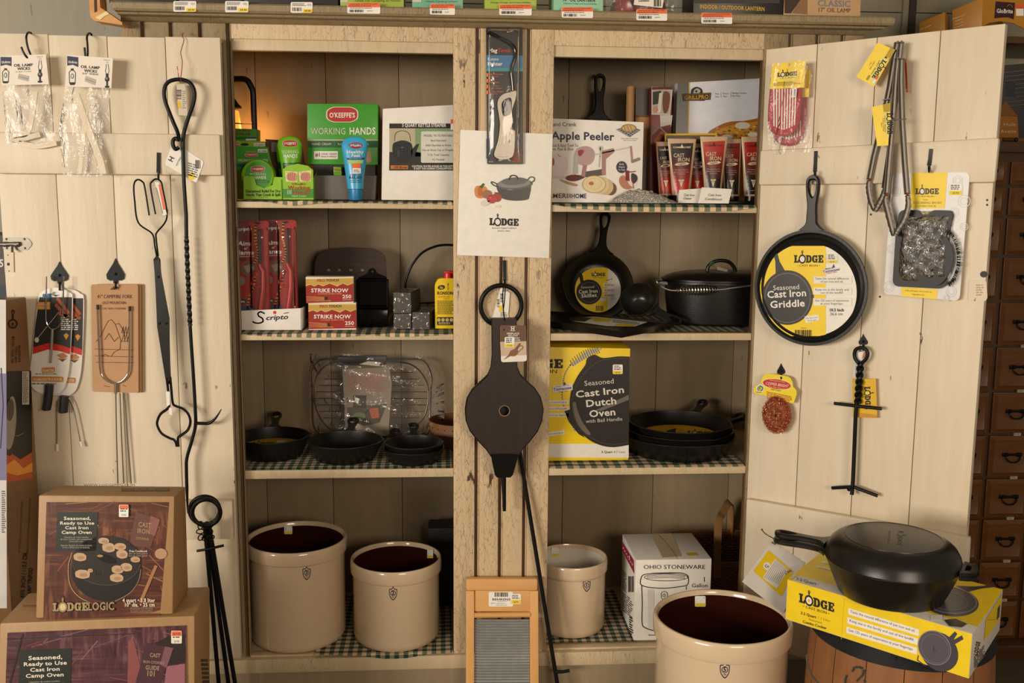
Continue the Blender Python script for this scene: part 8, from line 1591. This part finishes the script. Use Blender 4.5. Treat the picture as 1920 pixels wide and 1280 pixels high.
for z0, z1 in ((ZK-.042, ZK+.0005), (.03, .06), (ZK*.30, ZK*.30+.028)):
    m = MB(); m.lathe((kx, ky, 0), [(pr(z0)+.0005, z0), (pr(z0)+.0025, z0), (pr(z1)+.0025, z1), (pr(z1)+.0005, z1)], hoopm, 64)
    for k in range(8): a_ = k*.785+.3; m.ball((kx+(pr(z0)+.002)*math.cos(a_), ky+(pr(z0)+.002)*math.sin(a_), (z0+z1)/2), .003, hoopm, seg=8)
    part('hoop', m, t)
class KegS:
    def g(s, px, py, off=0.): return Cyl((kx, ky, 0), pr(ZK*.8)+.001).g(px, py, off)
m = MB(); A = Art(m, KegS(), (1440, 1180, 4)); st = ink('#2c3a2e', .8)
for P in ([(640, 290), (655, 283), (685, 282), (705, 292)], [(640, 298), (632, 312)], [(718, 305), (712, 335), (700, 352), (688, 362)], [(680, 372), (668, 385)], [(590, 345), (582, 372), (578, 400)], [(722, 380), (728, 392)]): A.line(P, 15, st)
part('stencil_mark', m, t, 'faded dark stencil numeral')
m = MB(); m.tube(catmull([uy(*g5f(x, y), ky-RK*.9) for x, y in ((522, 985), (528, 1040), (560, 1120), (610, 1175), (680, 1230))], 5), .0022, STEELD, 8); part('bail_wire', m, t, 'thin wire bail')
# carton
m = MB(); dn = V((0, 0, -hb)); m.hexa(A4, dn, ink('#d9d2c6', .6), .002)
fa = face_art([A4[0], A4[1], A4[0]+dn]); A = Art(m, fa, C5); Qb = [proj(p) for p in (A4[0], A4[1], A4[1]+dn, A4[0]+dn)]; Qc = [((x-1360)*3.4286, (y-940)*3.4286) for x, y in Qb]
A.poly([(Qc[0][0]+4, Qc[0][1]+3), (Qc[1][0]-4, Qc[1][1]+2), (Qc[2][0]-4, Qc[2][1]-4), (Qc[3][0]+4, Qc[3][1]-3)], YEL, 1); sk = (Qc[1][1]-Qc[0][1])/(Qc[1][0]-Qc[0][0])
A.line([(765, 620), (745, 885)], 2.5, YELD, 2); A.logo(474, 646, 226, 58, INKB, WHITEC, None, l=3, skew=.29, egg=ink('#f0b020')); A.T('• CAST IRON •', 584, 704, 16, INKB, w=172, l=3, skew=.29); A.T('3.2 Quart', 484, 722, 16, INKB, w=100, al='l', l=3, skew=.29, bold=True); A.T('| 3 Liter', 596, 752, 15, ink('#b59a2c'), w=80, al='l', l=3, skew=.29); A.T('Seasoned', 578, 773, 12, ink('#8a7a20'), w=84, l=3, skew=.29); A.T('Combo Cooker', 574, 800, 16, INKB, w=152, l=3, skew=.29, bold=True)
for i, s_ in enumerate(('Taste the natural difference of just iron and oil.', 'Keep me in the family and out of the landfill.', 'Get 125 years of experience at your fingertips.')):
    y = 684+i*61-(3 if i else 0); x = 790-i*6; A.poly([(x, y), (x+455, y+138), (x+452, y+180), (x-1, y+40)], PAPER, 3); A.T(s_, x+222, y+92, 16, ink('#4a463c'), w=418, l=4, skew=.302)
A.ell(1375, 965, 136, 112, ink('#4a444c', .3), 4, rot_=52); A.ell(1345, 940, 118, 100, ink('#5a545c', .3), 5, rot_=52); A.ring(1345, 940, 118, 100, 5, ink('#8a848c', .3), 6, rot_=52); A.ring(1348, 945, 100, 84, 3, ink('#7a747c', .3), 6, rot_=52); A.poly([(1440, 870), (1475, 835), (1490, 850), (1465, 890), (1520, 860), (1530, 885), (1470, 920)], ink('#4a444c', .3), 5); A.line([(1240, 990), (1235, 1020), (1285, 1055)], 6, ink('#4a444c', .3), 4); A.T('L', 1345, 960, 30, ink('#3a353c'), w=22, l=7)
ta = face_art([A4[0], A4[1], A4[2]]); A = Art(m, ta, C5); Q2 = [((x-1360)*3.4286, (y-940)*3.4286) for x, y in [proj(p) for p in A4]]
ip = lambda u, v: (Q2[0][0]*(1-u)*(1-v)+Q2[1][0]*u*(1-v)+Q2[2][0]*u*v+Q2[3][0]*(1-u)*v, Q2[0][1]*(1-u)*(1-v)+Q2[1][1]*u*(1-v)+Q2[2][1]*u*v+Q2[3][1]*(1-u)*v)
A.poly([ip(.0, .16), ip(1, .16), ip(1, 1), ip(0, 1)], YEL, 1); A.poly([ip(.02, .16), ip(.02, .0), ip(0, 0)], YEL, 1); A.T('3.2 Quart', 520, 520, 18, INKB, w=130, l=2, skew=.29)
for k in range(3): A.poly([ip(.05, .42+.13*k), ip(.42, .42+.13*k), ip(.42, .50+.13*k), ip(.05, .50+.13*k)], ink('#f0e69a'), 2); a, b_ = ip(.07, .44+.13*k), ip(.40, .47+.13*k); A.line([a, b_], 2, GRY, 3)
A.ell(1440, 640, 190, 96, ink('#57525a', .3), 2, rot_=8); A.ring(1440, 632, 180, 88, 8, ink('#8a848c', .3), 3, rot_=8); A.ring(1430, 640, 130, 60, 6, ink('#77727a', .3), 3, rot_=8); A.poly([(1480, 540), (1600, 545), (1720, 535), (1740, 548), (1640, 560), (1560, 580)], ink('#4a454c', .3), 2); A.poly([(1405, 760), (1480, 752), (1555, 785), (1520, 808), (1440, 800)], ink('#4a4038', .3), 2); A.rect(1320, 728, 1395, 762, PAPER, 3); A.rect(1438, 520, 1468, 548, PAPER, 3)
sa = face_art([A4[1], A4[2], A4[1]+dn]); A = Art(m, sa, C5); Q3 = [((x-1360)*3.4286, (y-940)*3.4286) for x, y in [proj(p) for p in (A4[1], A4[2], A4[2]+dn, A4[1]+dn)]]
ip3 = lambda u, v: (Q3[0][0]*(1-u)*(1-v)+Q3[1][0]*u*(1-v)+Q3[2][0]*u*v+Q3[3][0]*(1-u)*v, Q3[0][1]*(1-u)*(1-v)+Q3[1][1]*u*(1-v)+Q3[2][1]*u*v+Q3[3][1]*(1-u)*v)
A.poly([ip3(.45, .12), ip3(.97, .08), ip3(.97, .7), ip3(.45, .62)], YEL); A.T('LODGE', *ip3(.28, .62), 26, INKB, w=88, bold=True, rot_=-78, l=3); A.greek(1600, 1000, 1680, 1080, 6, GRY, 2, skew=-1.2); A.poly([ip3(.86, .3), ip3(.95, .3), ip3(.95, .6), ip3(.86, .6)], ink('#4a444c'), 2); A.line([ip3(.5, .2), ip3(.8, .5)], 2, ink('#8a7a20'), 2)
solo('cooker_carton', 'battered yellow and white combo cooker carton lying across the keg', 'carton', m)
# combo cooker
ctop = uz(*g5f(1082, 228), ZBX+.126); a, b_ = uy(*g5f(688, 360), ctop.y), uy(*g5f(1508, 400), ctop.y); RC = (b_.x-a.x)/2*.985; cc = V((ctop.x, ctop.y, ZBX+.0015)); hp, hl = .078, .046
hd = uz(*g5f(318, 225), ZBX+hp)-V((cc.x, cc.y, ZBX+hp)); hang = math.degrees(math.atan2(hd.y, hd.x)); hlen = hd.length-RC*.985
t = thing('combo_cooker', 'deep black cast iron pan covered by an inverted skillet, sitting on the yellow carton', 'cooking pot', cc); M = M4(cc, rot('Z', R_(hang)))
m = MB(); pan(m, M, RC, hp, .005, CASTS, .78, (90, -90), .04); part('deep_pan', m, t); m = MB(); grip(m, M, RC*.985, hlen, hp-.008, CASTS, w0=.036, w1=.0115, w2=.0165, th=.012); part('handle', m, t); m = MB(); helper(m, M, RC, hp-.004, w=.040, L=.034, th=.008); part('helper_handle', m, t)
M2 = M @ Matrix.Translation(V((0, 0, hp+hl+.0008))) @ Matrix.Rotation(math.pi, 4, 'X'); m = MB(); pr_ = [(0, 0), (RC*.70, 0), (RC*.77, .0025), (RC*.85, .008), (RC*.92, .017), (RC*.97, .029), (RC*1.0, hl-.004), (RC*1.01, hl), (RC*.96, hl), (RC*.93, .03), (RC*.76, .006), (0, .005)]
vs = [M2 @ V((r_*math.cos(2*math.pi*j/90), r_*math.sin(2*math.pi*j/90), z)) for r_, z in pr_ for j in range(90)]; m.add(vs, [(i*90+j, i*90+(j+1) % 90, (i+1)*90+(j+1) % 90, (i+1)*90+j) for i in range(len(pr_)-1) for j in range(90)], CASTS)
zt_ = cc.z+hp+hl+.0008; m.tube([V((cc.x+RC*.715*math.cos(i*.0785), cc.y+RC*.715*math.sin(i*.0785), zt_-.0006)) for i in range(80)], .0011, CASTS, 6, closed=True)
A = Art(m, Pl((0, 0, zt_), (0, 0, 1)), C5); A.logo(1112, 182, 92, 34, ink('#0b0908', .35), CASTS, l=2, rot_=97); A.logo(1048, 192, 0.1, .1, BLK, BLK) if 0 else None; A.T('LOGIC', 1046, 225, 10, ink('#0b0908', .35), w=84, rot_=97, bold=True, l=2)
part('inverted_skillet', m, t); m = MB(); grip(m, M2, RC*.985, hlen, hl-.007, CASTS, w0=.034, w1=.0115, w2=.0165, th=.012); part('handle', m, t); m = MB(); helper(m, M2, RC, hl-.004, w=.040, L=.030, th=.008); part('helper_handle', m, t)
# string and hang tag
tip = cc+V((math.cos(R_(hang)), math.sin(R_(hang)), 0))*(RC*.985+hlen-.008)+V((0, 0, hp-.008)); gs = ink('#2a4a34', .6); m = MB(); yy = tip.y-.004
m.tube(catmull([tip+V((.012, 0, 0)), tip+V((-.004, -.006, .012)), tip+V((-.012, -.004, .004)), tip+V((-.006, .0, -.010)), uy(*g5f(300, 262), yy+.034)], 4), .0011, gs, 6); m.tube(catmull([tip+V((-.006, -.004, .002)), uy(*g5f(262, 210), yy), uy(*g5f(236, 182), yy)], 4), .0012, gs, 6); m.ball(uy(*g5f(235, 180), yy), .0022, gs, seg=8); part('green_string', m, t, 'dark green string')
m = MB(); S_ = VP(uy(*g5f(300, 258), yy+.035), 25, 0); P = [S_.g(*g5f(*p)) for p in ((300, 255), (512, 392), (372, 722), (108, 515))]
m.hexa(P, (0, .0007, 0), ink('#eae6e2', .5)); P2 = [p+V((.003, .004, -.002)) for p in P]; m.hexa(P2, (0, .0007, 0), ink('#ddd8d2', .5)); A = Art(m, Pl(S_.p+S_.n*.0004, S_.n), C5); A.poly([(278, 312), (436, 452), (362, 612), (180, 446)], YEL); A.ell(268, 414, 24, 26, PAPER, 2); A.T('Co', 268, 423, 20, INKB, w=26, l=3, bold=True); A.poly([(320, 366), (402, 440), (330, 560), (240, 490)], ink('#f0ede8'), 2)
for k in range(9): a = (326+k*8, 378+k*7); A.line([a, (a[0]-74+k*3, a[1]+112-k*2)], 2, GRY, 3)
A.logo(388, 470, 44, 14, ink('#8a8478'), PAPER, l=3, rot_=-30); part('hang_tag', m, t, 'white and yellow card hang tag')
# ================================================================== dark drawer cabinet along the wall
YD = .25; dw_ = m_wood('dark_oak_frame', '#40280f', '#5e3b1a', 8, (1, 1, .1), .4); df = m_wood('dark_oak_drawer', '#5c3815', '#875626', 9, (.12, 1, 1), .38)
rows = [303, 352, 409, 483, 567, 651, 735, 816, 897, 973, 1053, 1126, 1200]; zs = [uy(1855, y, YD).z for y in rows]
pz = (zs[4]-zs[10])/6; xb = 1.634; pw = .142; X0c, X1c = xb-pw*1.12, xb+pw*2.0
t = thing('drawer_cabinet', 'dark oak cabinet of many small drawers standing past the half-open door', 'drawer cabinet', ((X0c+X1c)/2, YD+.2, 0))
zt0 = uy(1900, 266, YD).z
m = MB(); m.box((X0c, YD, .0), (X1c, WALLY-.024, zt0-.03), dw_, .002); part('carcass', m, t)
m = MB(); m.box((X0c-.01, YD-.018, zt0-.03), (X1c+.01, WALLY-.024, zt0), dw_, .004); part('top_board', m, t)
zl = uy(1870, 1208, YD-.05).z; m = MB(); m.box((X0c-.01, YD-.06, zl-.028), (X1c+.01, YD-.001, zl), dw_, .004); m.box((X0c, YD-.05, 0.001), (X1c, YD-.002, zl-.028), dw_); part('plinth', m, t)
ledge = zl
pullm = m_iron('drawer_pull', '#0d0b0a', .35, .1)
z = zs[0]; k = 0
while z-pz*.9 > ledge-.01 or k < 12:
    ztop = zs[k] if k < len(zs)-1 else None
    if ztop is None: break
    zbm = zs[k+1]+.010
    for j in range(-1, 2):
        x0 = xb+pw*j; x1 = x0+pw-.014; 
        if x1 > X1c: continue
        m = MB(); m.box((x0, YD-.008, zbm), (x1, YD-.0005, ztop), df, .001); e = .012; m.add([V(p) for p in ((x0+.002, YD-.008, zbm+.002), (x1-.002, YD-.008, zbm+.002), (x1-.002, YD-.008, ztop-.002), (x0+.002, YD-.008, ztop-.002), (x0+e, YD-.015, zbm+e), (x1-e, YD-.015, zbm+e), (x1-e, YD-.015, ztop-e), (x0+e, YD-.015, ztop-e), (x0+e+.003, YD-.0135, zbm+e+.003), (x1-e-.003, YD-.0135, zbm+e+.003), (x1-e-.003, YD-.0135, ztop-e-.003), (x0+e+.003, YD-.0135, ztop-e-.003))], [(a, (a+1) % 4, (a+1) % 4+4, a+4) for a in range(4)]+[(a+4, (a+1) % 4+4, (a+1) % 4+8, a+8) for a in range(4)]+[(8, 9, 10, 11)], df)
        d_ = part('drawer', m, t); cx, cz = (x0+x1)/2+.004, (zbm+ztop)/2+.006
        m = MB(); m.box((cx-.030, YD-.019, cz-.006), (cx-.012, YD-.0134, cz+.006), pullm, .002); m.box((cx+.012, YD-.019, cz-.006), (cx+.030, YD-.0134, cz+.006), pullm, .002); m.tube(catmull([V((cx-.021, YD-.020, cz)), V((cx-.020, YD-.024, cz-.010)), V((cx-.010, YD-.026, cz-.020)), V((cx+.010, YD-.026, cz-.020)), V((cx+.020, YD-.024, cz-.010)), V((cx+.021, YD-.020, cz))], 4), .0024, pullm, 8); m.tube([V((cx-.022, YD-.021, cz+.001)), V((cx+.022, YD-.021, cz+.001))], .0036, pullm, 8); part('pull', m, d_)
        if k >= 2 and j >= 0: m = MB(); m.box((cx+.004, YD-.0092, zbm-.0095), (cx+.026, YD-.0004, zbm-.0012), ink('#b9b2a6')); Art(m, YP(YD-.0096)).greek(*[proj((cx+.006, YD-.0096, zbm-.003))[i] for i in (0, 1)], *[proj((cx+.024, YD-.0096, zbm-.008))[i] for i in (0, 1)], 2, GRY, 0); part('paper_label', m, d_, 'small white label')
    k += 1
# shelf over the cabinet with cartons and hardware
C9 = (1600, 0, 5.8188); g9 = gc(C9, 5.8188)
t = thing('wall_shelf', 'dark wood wall shelf with round knob end above the drawers', 'shelf', (1.8, .4, zt0)); ys = .33; zs_ = uy(1900, 265, ys).z; zs_ = max(zs_, zt0+.016)
m = MB(); m.box((1.50, ys-.01, zs_-.014), (1.928, WALLY-.024, zs_), m_wood('brown_shelf_wood', '#6a4222', '#8f6236', 8, (.1, 1, 1)), .003); part('board', m, t); m = MB(); p = uy(1905, 262, ys-.016); m.ball(p, .007, BLK, seg=10); m.tube([uy(1880, 262, ys-.012), uy(1904, 262, ys-.012)], .006, dw_, 10); part('knob_rail', m, t)
m = MB(); 
for x in (1.52, 1.9): m.box((x-.01, ys+.02, zt0+.0005), (x+.01, WALLY-.03, zs_-.0145), dw_)
part('bracket', m, t)
br = ink('#a8691c', .5); S_ = YP(ys+.01); m = MB(); q = [S_.g(*p) for p in ((1840, 216), (1908, 218), (1910, 258), (1840, 258))]; q[2].z = q[3].z = zs_+.001; m.hexa(q, (0, .06, 0), br, .001); A = Art(m, YP(ys+.0096)); A.T('Huile', 1893, 236, 6, ink('#d9c8a8'), w=24); A.T('Aceite', 1891, 249, 6, ink('#d9c8a8'), w=30); A.poly([(1868, 217), (1885, 190), (1908, 217)], ink('#8a5416')); solo('oil_carton', 'small brown oil carton on the wall shelf past the door edge', 'carton', m)
m = MB(); S_ = VP((1.75, ys+.09, zs_), -8); q = [S_.g(*p) for p in ((1850, 125), (1935, 118), (1940, 262), (1850, 258))]; q[2].z = q[3].z = zs_+.001; m.hexa(q, (0, .10, 0), ink('#3a3634', .5), .001); A = Art(m, Pl(S_.p+S_.n*.0004, S_.n))
for i in range(9): A.line([(1884, 136+i*8), (1935, 130+i*8)], 1, ink('#6a6660'), 1)
A.rect(1886, 152, 1904, 182, ink('#232a36'), 2); A.rect(1886, 78, 1935, 126, ink('#14110e'), 2) if 0 else None
solo('striped_carton', 'grey carton with thin pale rules on the wall shelf', 'carton', m)
# tall wall cabinet shelf carrying the counter display cartons
ZU = uy(1800, 66, .36).z; m = MB(); m.box((1.42, .36, ZU-.02), (1.928, WALLY-.024, ZU), dw_, .003); 
t = thing('upper_shelf', 'upper dark shelf behind the door top carrying brown cartons', 'shelf', (1.7, .5, ZU)); part('board', m, t)
m = MB(); 
for x in (1.45, 1.91): m.box((x-.012, .40, zs_+.0005), (x+.012, .43, ZU-.0205), dw_)
part('post', m, t)
gold = ink('#b87c1e', .45); S_ = VP((1.5, .44, ZU), -38); m = MB(); q = [S_.g(*g9(*p)) for p in ((720, 245), (1000, 130), (1000, 420), (722, 420))]; q[2].z = q[3].z = ZU+.001; m.hexa(q, (.05, .07, 0), gold, .001); A = Art(m, Pl(S_.p+S_.n*.0004, S_.n), C9); A.T('Aceite de lámpara'.replace('á', 'a'), 790, 305, 14, WHITEC, w=120, skew=-.42); solo('lamp_oil_carton', 'smaller golden brown carton on the upper shelf, white lettering', 'carton', m, 'golden lamp oil cartons')
S_ = VP((1.62, .40, ZU), -40); m = MB(); q = [S_.g(*g9(*p)) for p in ((1080, 110), (1415, -30), (1400, 420), (1085, 420))]; q[2].z = q[3].z = ZU+.001; S2 = VP(q[1], 6); r = [q[1], S2.g(*g9(1900, -60)), S2.g(*g9(1900, 420)), q[2]]; r[2].z = ZU+.001
m.hexa(q, V((.12, .1, 0)), gold, .001); 
cut = [S2.g(*g9(*p)) for p in ((1418, -40), (1960, -60), (1960, 400), (1860, 310), (1740, 250), (1600, 232), (1480, 250), (1400, 290))]; m.prism(cut, -S2.n*.004, gold)
A = Art(m, Pl(S2.p+S2.n*.0004, S2.n), C9); A.poly([(1552, 15), (1765, 30), (1750, 212), (1690, 190), (1620, 192), (1538, 200)], ink('#3a1a1e', .4)); A.T('GloBrite', 1652, 142, 50, WHITEC, w=178, bold=True, skew=.03); A.line(cat2([(1680, 70), (1700, 50), (1725, 60), (1735, 80)], 4), 5, ink('#c89a5a'), 2); A.rect(1782, 48, 1862, 95, ink('#e0582e'), 2); A.rect(1775, 95, 1858, 172, PAPER, 2)
A2 = Art(m, Pl(S_.p+S_.n*.0004, S_.n), C9)
for i, s_ in enumerate(('Ultra pure lamp oil', 'Lampenöl'.replace('ö', 'o'), 'Huile pour lampe', 'Aceite para lampara')): A2.T(s_, 1150, 190+i*34, 14, WHITEC, w=(140, 80, 90, 100)[i], skew=-.35)
solo('lamp_oil_carton', 'large golden brown display carton with dark logo panel on the upper shelf', 'carton', m, 'golden lamp oil cartons')
# ================================================================== on top of the cupboard
def top(name, label, px0, px1, Y, d, mat, h=.14, art=None, cat='carton', top_px=None):
    a, b_ = uy(px0, 8, Y), uy(px1, 8, Y); m = MB(); m.box((a.x, Y, CT+.001), (b_.x, Y+d, CT+h), mat, .001)
    if art: art(Art(m, YP(Y-.0004)))
    return solo(name, label, cat, m, None)
def t_dk(A): pass
top('lantern_carton', 'black carton at the far end of the cupboard top, over the broken moulding', 205, 330, -.03, .12, ink('#231a14'))
top('lantern_carton', 'dark brown carton on the cupboard top above the first yellow price label', 336, 452, -.035, .12, ink('#2e1e14'), .12)
top('lantern_carton', 'black carton on the cupboard top beside the lime one', 458, 634, -.035, .12, ink('#1a1614'), .14)
def t_lime(A): A.rect(638, -20, 652, 4, ink('#cfc5b4'), 1); A.T('Great For Camping or Picnics', 708, 3, 4, ink('#3a4a14'), w=86, l=1)
top('lantern_carton', 'lime green carton with small dark lettering, next to a mint one', 638, 757, -.045, .12, ink('#9aae2a', .4), .13, t_lime)
def t_mint(A): A.rect(773, -20, 790, 4, ink('#cfc5b4'), 1); A.T('Classic Camping Lantern', 828, 4, 3, ink('#2a5a4a'), w=60, l=1)
top('lantern_carton', 'mint green carton partly over the second orange price label', 773, 868, -.045, .12, ink('#6fae8a', .4), .13, t_mint)
def t_lim2(A): A.T('Vintage Design and Dependability', 957, 6, 3, ink('#4a5a1a'), w=76, l=1); A.rect(909, -12, 1006, 0, ink('#7a8f2a'), 1)
top('lantern_carton', 'yellow green lantern carton over an orange price label', 909, 1006, -.045, .12, ink('#a5b83a', .4), .13, t_lim2)
def t_oil(A): A.T('10"', 1060, 2, 6, ink('#2a2a24'), w=10, bold=True, l=1); A.T('OIL LANTERN', 1092, 3, 6, ink('#2a2a24'), w=48, bold=True, l=1, skew=.02); A.T('Historic Design and Dependability', 1088, 8, 2.5, ink('#3a4a3a'), w=62, l=1, skew=.02)
top('lantern_carton', 'pale mint carton with dark lantern lettering, beside the red lantern', 1038, 1131, -.045, .12, ink('#8fc4a0', .4), .13, t_oil)
m = MB(); a, b_ = uy(1134, 10, -.03), uy(1275, 14, -.03); rd_ = ink('#8a1a1c', .25)
c = V(((a.x+b_.x)/2, .03, CT+.001)); m.lathe(c, [(0, 0), (.066, 0), (.070, .008), (.070, .030), (.060, .040), (.030, .050), (.030, .11), (0, .11)], rd_, 40); t = thing('red_lantern', 'dark red metal lantern in a clear bag on the cupboard top', 'lantern', c); part('base', m, t)
m = MB(); m.grid(lambda u, v: V((a.x+(b_.x-a.x)*u, -.048+.006*math.sin(u*17+v*6), CT+.002+.11*v)), 18, 10, FILM2); part('clear_bag', m, t, 'wrinkled clear bag'); m = MB(); P_ = YP(-.056); m.hexa([P_.g(*p) for p in ((1192, -14), (1246, -10), (1242, 15), (1188, 9))], (0, .0006, 0), ink('#ece4d6')); A = Art(m, YP(-.0564)); A.bars(1226, 6-8, 1240, 12, INKB, 10, l=1); A.T('Lantern', 1207, 3, 4, INKB, w=20, l=1, bold=True, slant=.2); part('paper_label', m, t, 'white barcode label')
def t_blk(A): A.T('INDOOR / OUTDOOR LANTERN', 1373, 18, 7, ink('#d8a22a'), w=122, bold=True, l=2, skew=.04); A.rect(1302, -16, 1462, 6, ink('#3a3228'), 1)
top('lantern_carton', 'black carton with yellow capital lettering along its foot', 1300, 1468, -.045, .12, ink('#17130f', .35), .13, t_blk)
def t_cls(A): A.rect(1513, -40, 1613, 29, ink('#c09a6c'), 0); A.T('CLASSIC', 1564, 12, 11, ink('#7a7a86'), w=62, l=2, bold=True, skew=.03); A.T('17" OIL LAMP', 1564, 23, 8, ink('#4a3420'), w=62, l=2, skew=.03); A.poly([(1471, -40), (1514, -40), (1514, -20), (1495, 8), (1483, 25), (1471, 25)], ink('#3a2416'), 1); A.poly([(1514, -20), (1495, 8), (1485, 25), (1514, 27)], ink('#8a6440'), 1)
top('lamp_carton', 'tan oil lamp carton with dark curved side at the moulding end', 1470, 1614, -.043, .12, ink('#c09a6c', .6), .2, t_cls)
# price labels along the moulding
lab = [(325, 2, 368, 22, 0), (422, 2, 466, 23, 0), (545, 4, 586, 24, 0), (651, 5, 713, 25, 1), (806, 7, 853, 27, 1), (936, 8, 997, 28, 1), (1053, 13, 1112, 33, 1), (1193, 17, 1251, 38, 1), (1315, 24, 1373, 44, 1)]
nm = ['first', 'second', 'third', 'fourth', 'fifth', 'sixth', 'seventh', 'eighth', 'last']
for i, (x0, y0, x1, y1, o) in enumerate(lab):
    S_ = YP(-.0632); m = MB(); m.prism([S_.g(*p) for p in bez([(x0, y0), (x1, y0+o), (x1, y1+o), (x0, y1)], 3)], (0, .0006, 0), PAPER); A = Art(m, YP(-.0636)); w = x1-x0
    if o: A.rect(x0+.5, y0+.5, x1-.5, y0+8.5, ink('#ef7038'), 1); A.T(('2/30/70000 ULTIMATE QUTS', 'SKU 76630 OIL LANTERN', '270/76500 OIL LANTERN BLK', '270/76100 OIL LANTERN GRN', '270/76200 OIL LANTERN RED', '270/76400 INDOOR OUTDOOR')[i-3], (x0+x1)/2, y0+4, 2.6, ink('#8a2a10'), w=w*.86, l=2); A.greek(x0+3, y0+5.5, x1-8, y0+8, 1, ink('#8a2a10'), 2); A.bars(x0+4, y0+13, x0+w*.5, y0+18, INKB, 20, l=1, seed=i+3); A.greek(x0+5, y0+9.5, x1-6, y0+12, 1, GRY, 1); A.greek(x0+w*.6, y0+15, x0+w*.8, y0+17, 1, GRY, 1)
    else: A.greek(x0+3, y0+2, x1-10, y0+8, 3, GRY, 1); A.bars(x0+3, y0+10, x0+w*.5, y0+17, INKB, 14, l=1, seed=i+3); A.rect(x0+w*.56, y0+13, x1-.6, y0+19.5, YEL, 1); A.T('39.95', x0+w*.78, y0+18, 3, INKB, w=w*.3, l=2, bold=True); A.ell(x1-7, y0+5, 4, 2.4, ink('#c8c2b8'), 1)
    solo('price_label', ('white and yellow' if not o else 'orange and white')+' price label, '+nm[i]+' in the row along the moulding', 'price label', m, 'price labels along the moulding')
# ------------------------------------------------------------------ light
def area(name, loc, tgt, sx, sy, power, col):
    l = bpy.data.lights.new(name, 'AREA'); l.shape = 'RECTANGLE'; l.size = sx; l.size_y = sy; l.energy = power; l.color = col
    o = bpy.data.objects.new(name, l); COL.objects.link(o); o.location = loc
    d = (V(tgt)-V(loc)).to_track_quat('-Z', 'Y'); o.rotation_euler = d.to_euler(); return o
area('window_light', (-3.9, -4.7, 1.65), (.15, 0, .95), 2.2, 1.0, 250, (1, .90, .77))
area('shop_light', (1.1, -3.6, 1.6), (.1, 0, .7), 1.2, .6, 36, (1, .82, .63))
w = bpy.data.worlds.new('shop'); SC.world = w; w.use_nodes = True
w.node_tree.nodes['Background'].inputs[0].default_value = (1, .85, .68, 1); w.node_tree.nodes['Background'].inputs[1].default_value = .20
SC.view_settings.view_transform = 'Standard'; SC.view_settings.look = 'None'; SC.view_settings.exposure = 0; SC.view_settings.gamma = 1
try: SC.view_settings.use_curve_mapping = False
except Exception: pass
SC.cycles.use_denoising = True
SC.cycles.max_bounces = 8; SC.cycles.transparent_max_bounces = 24
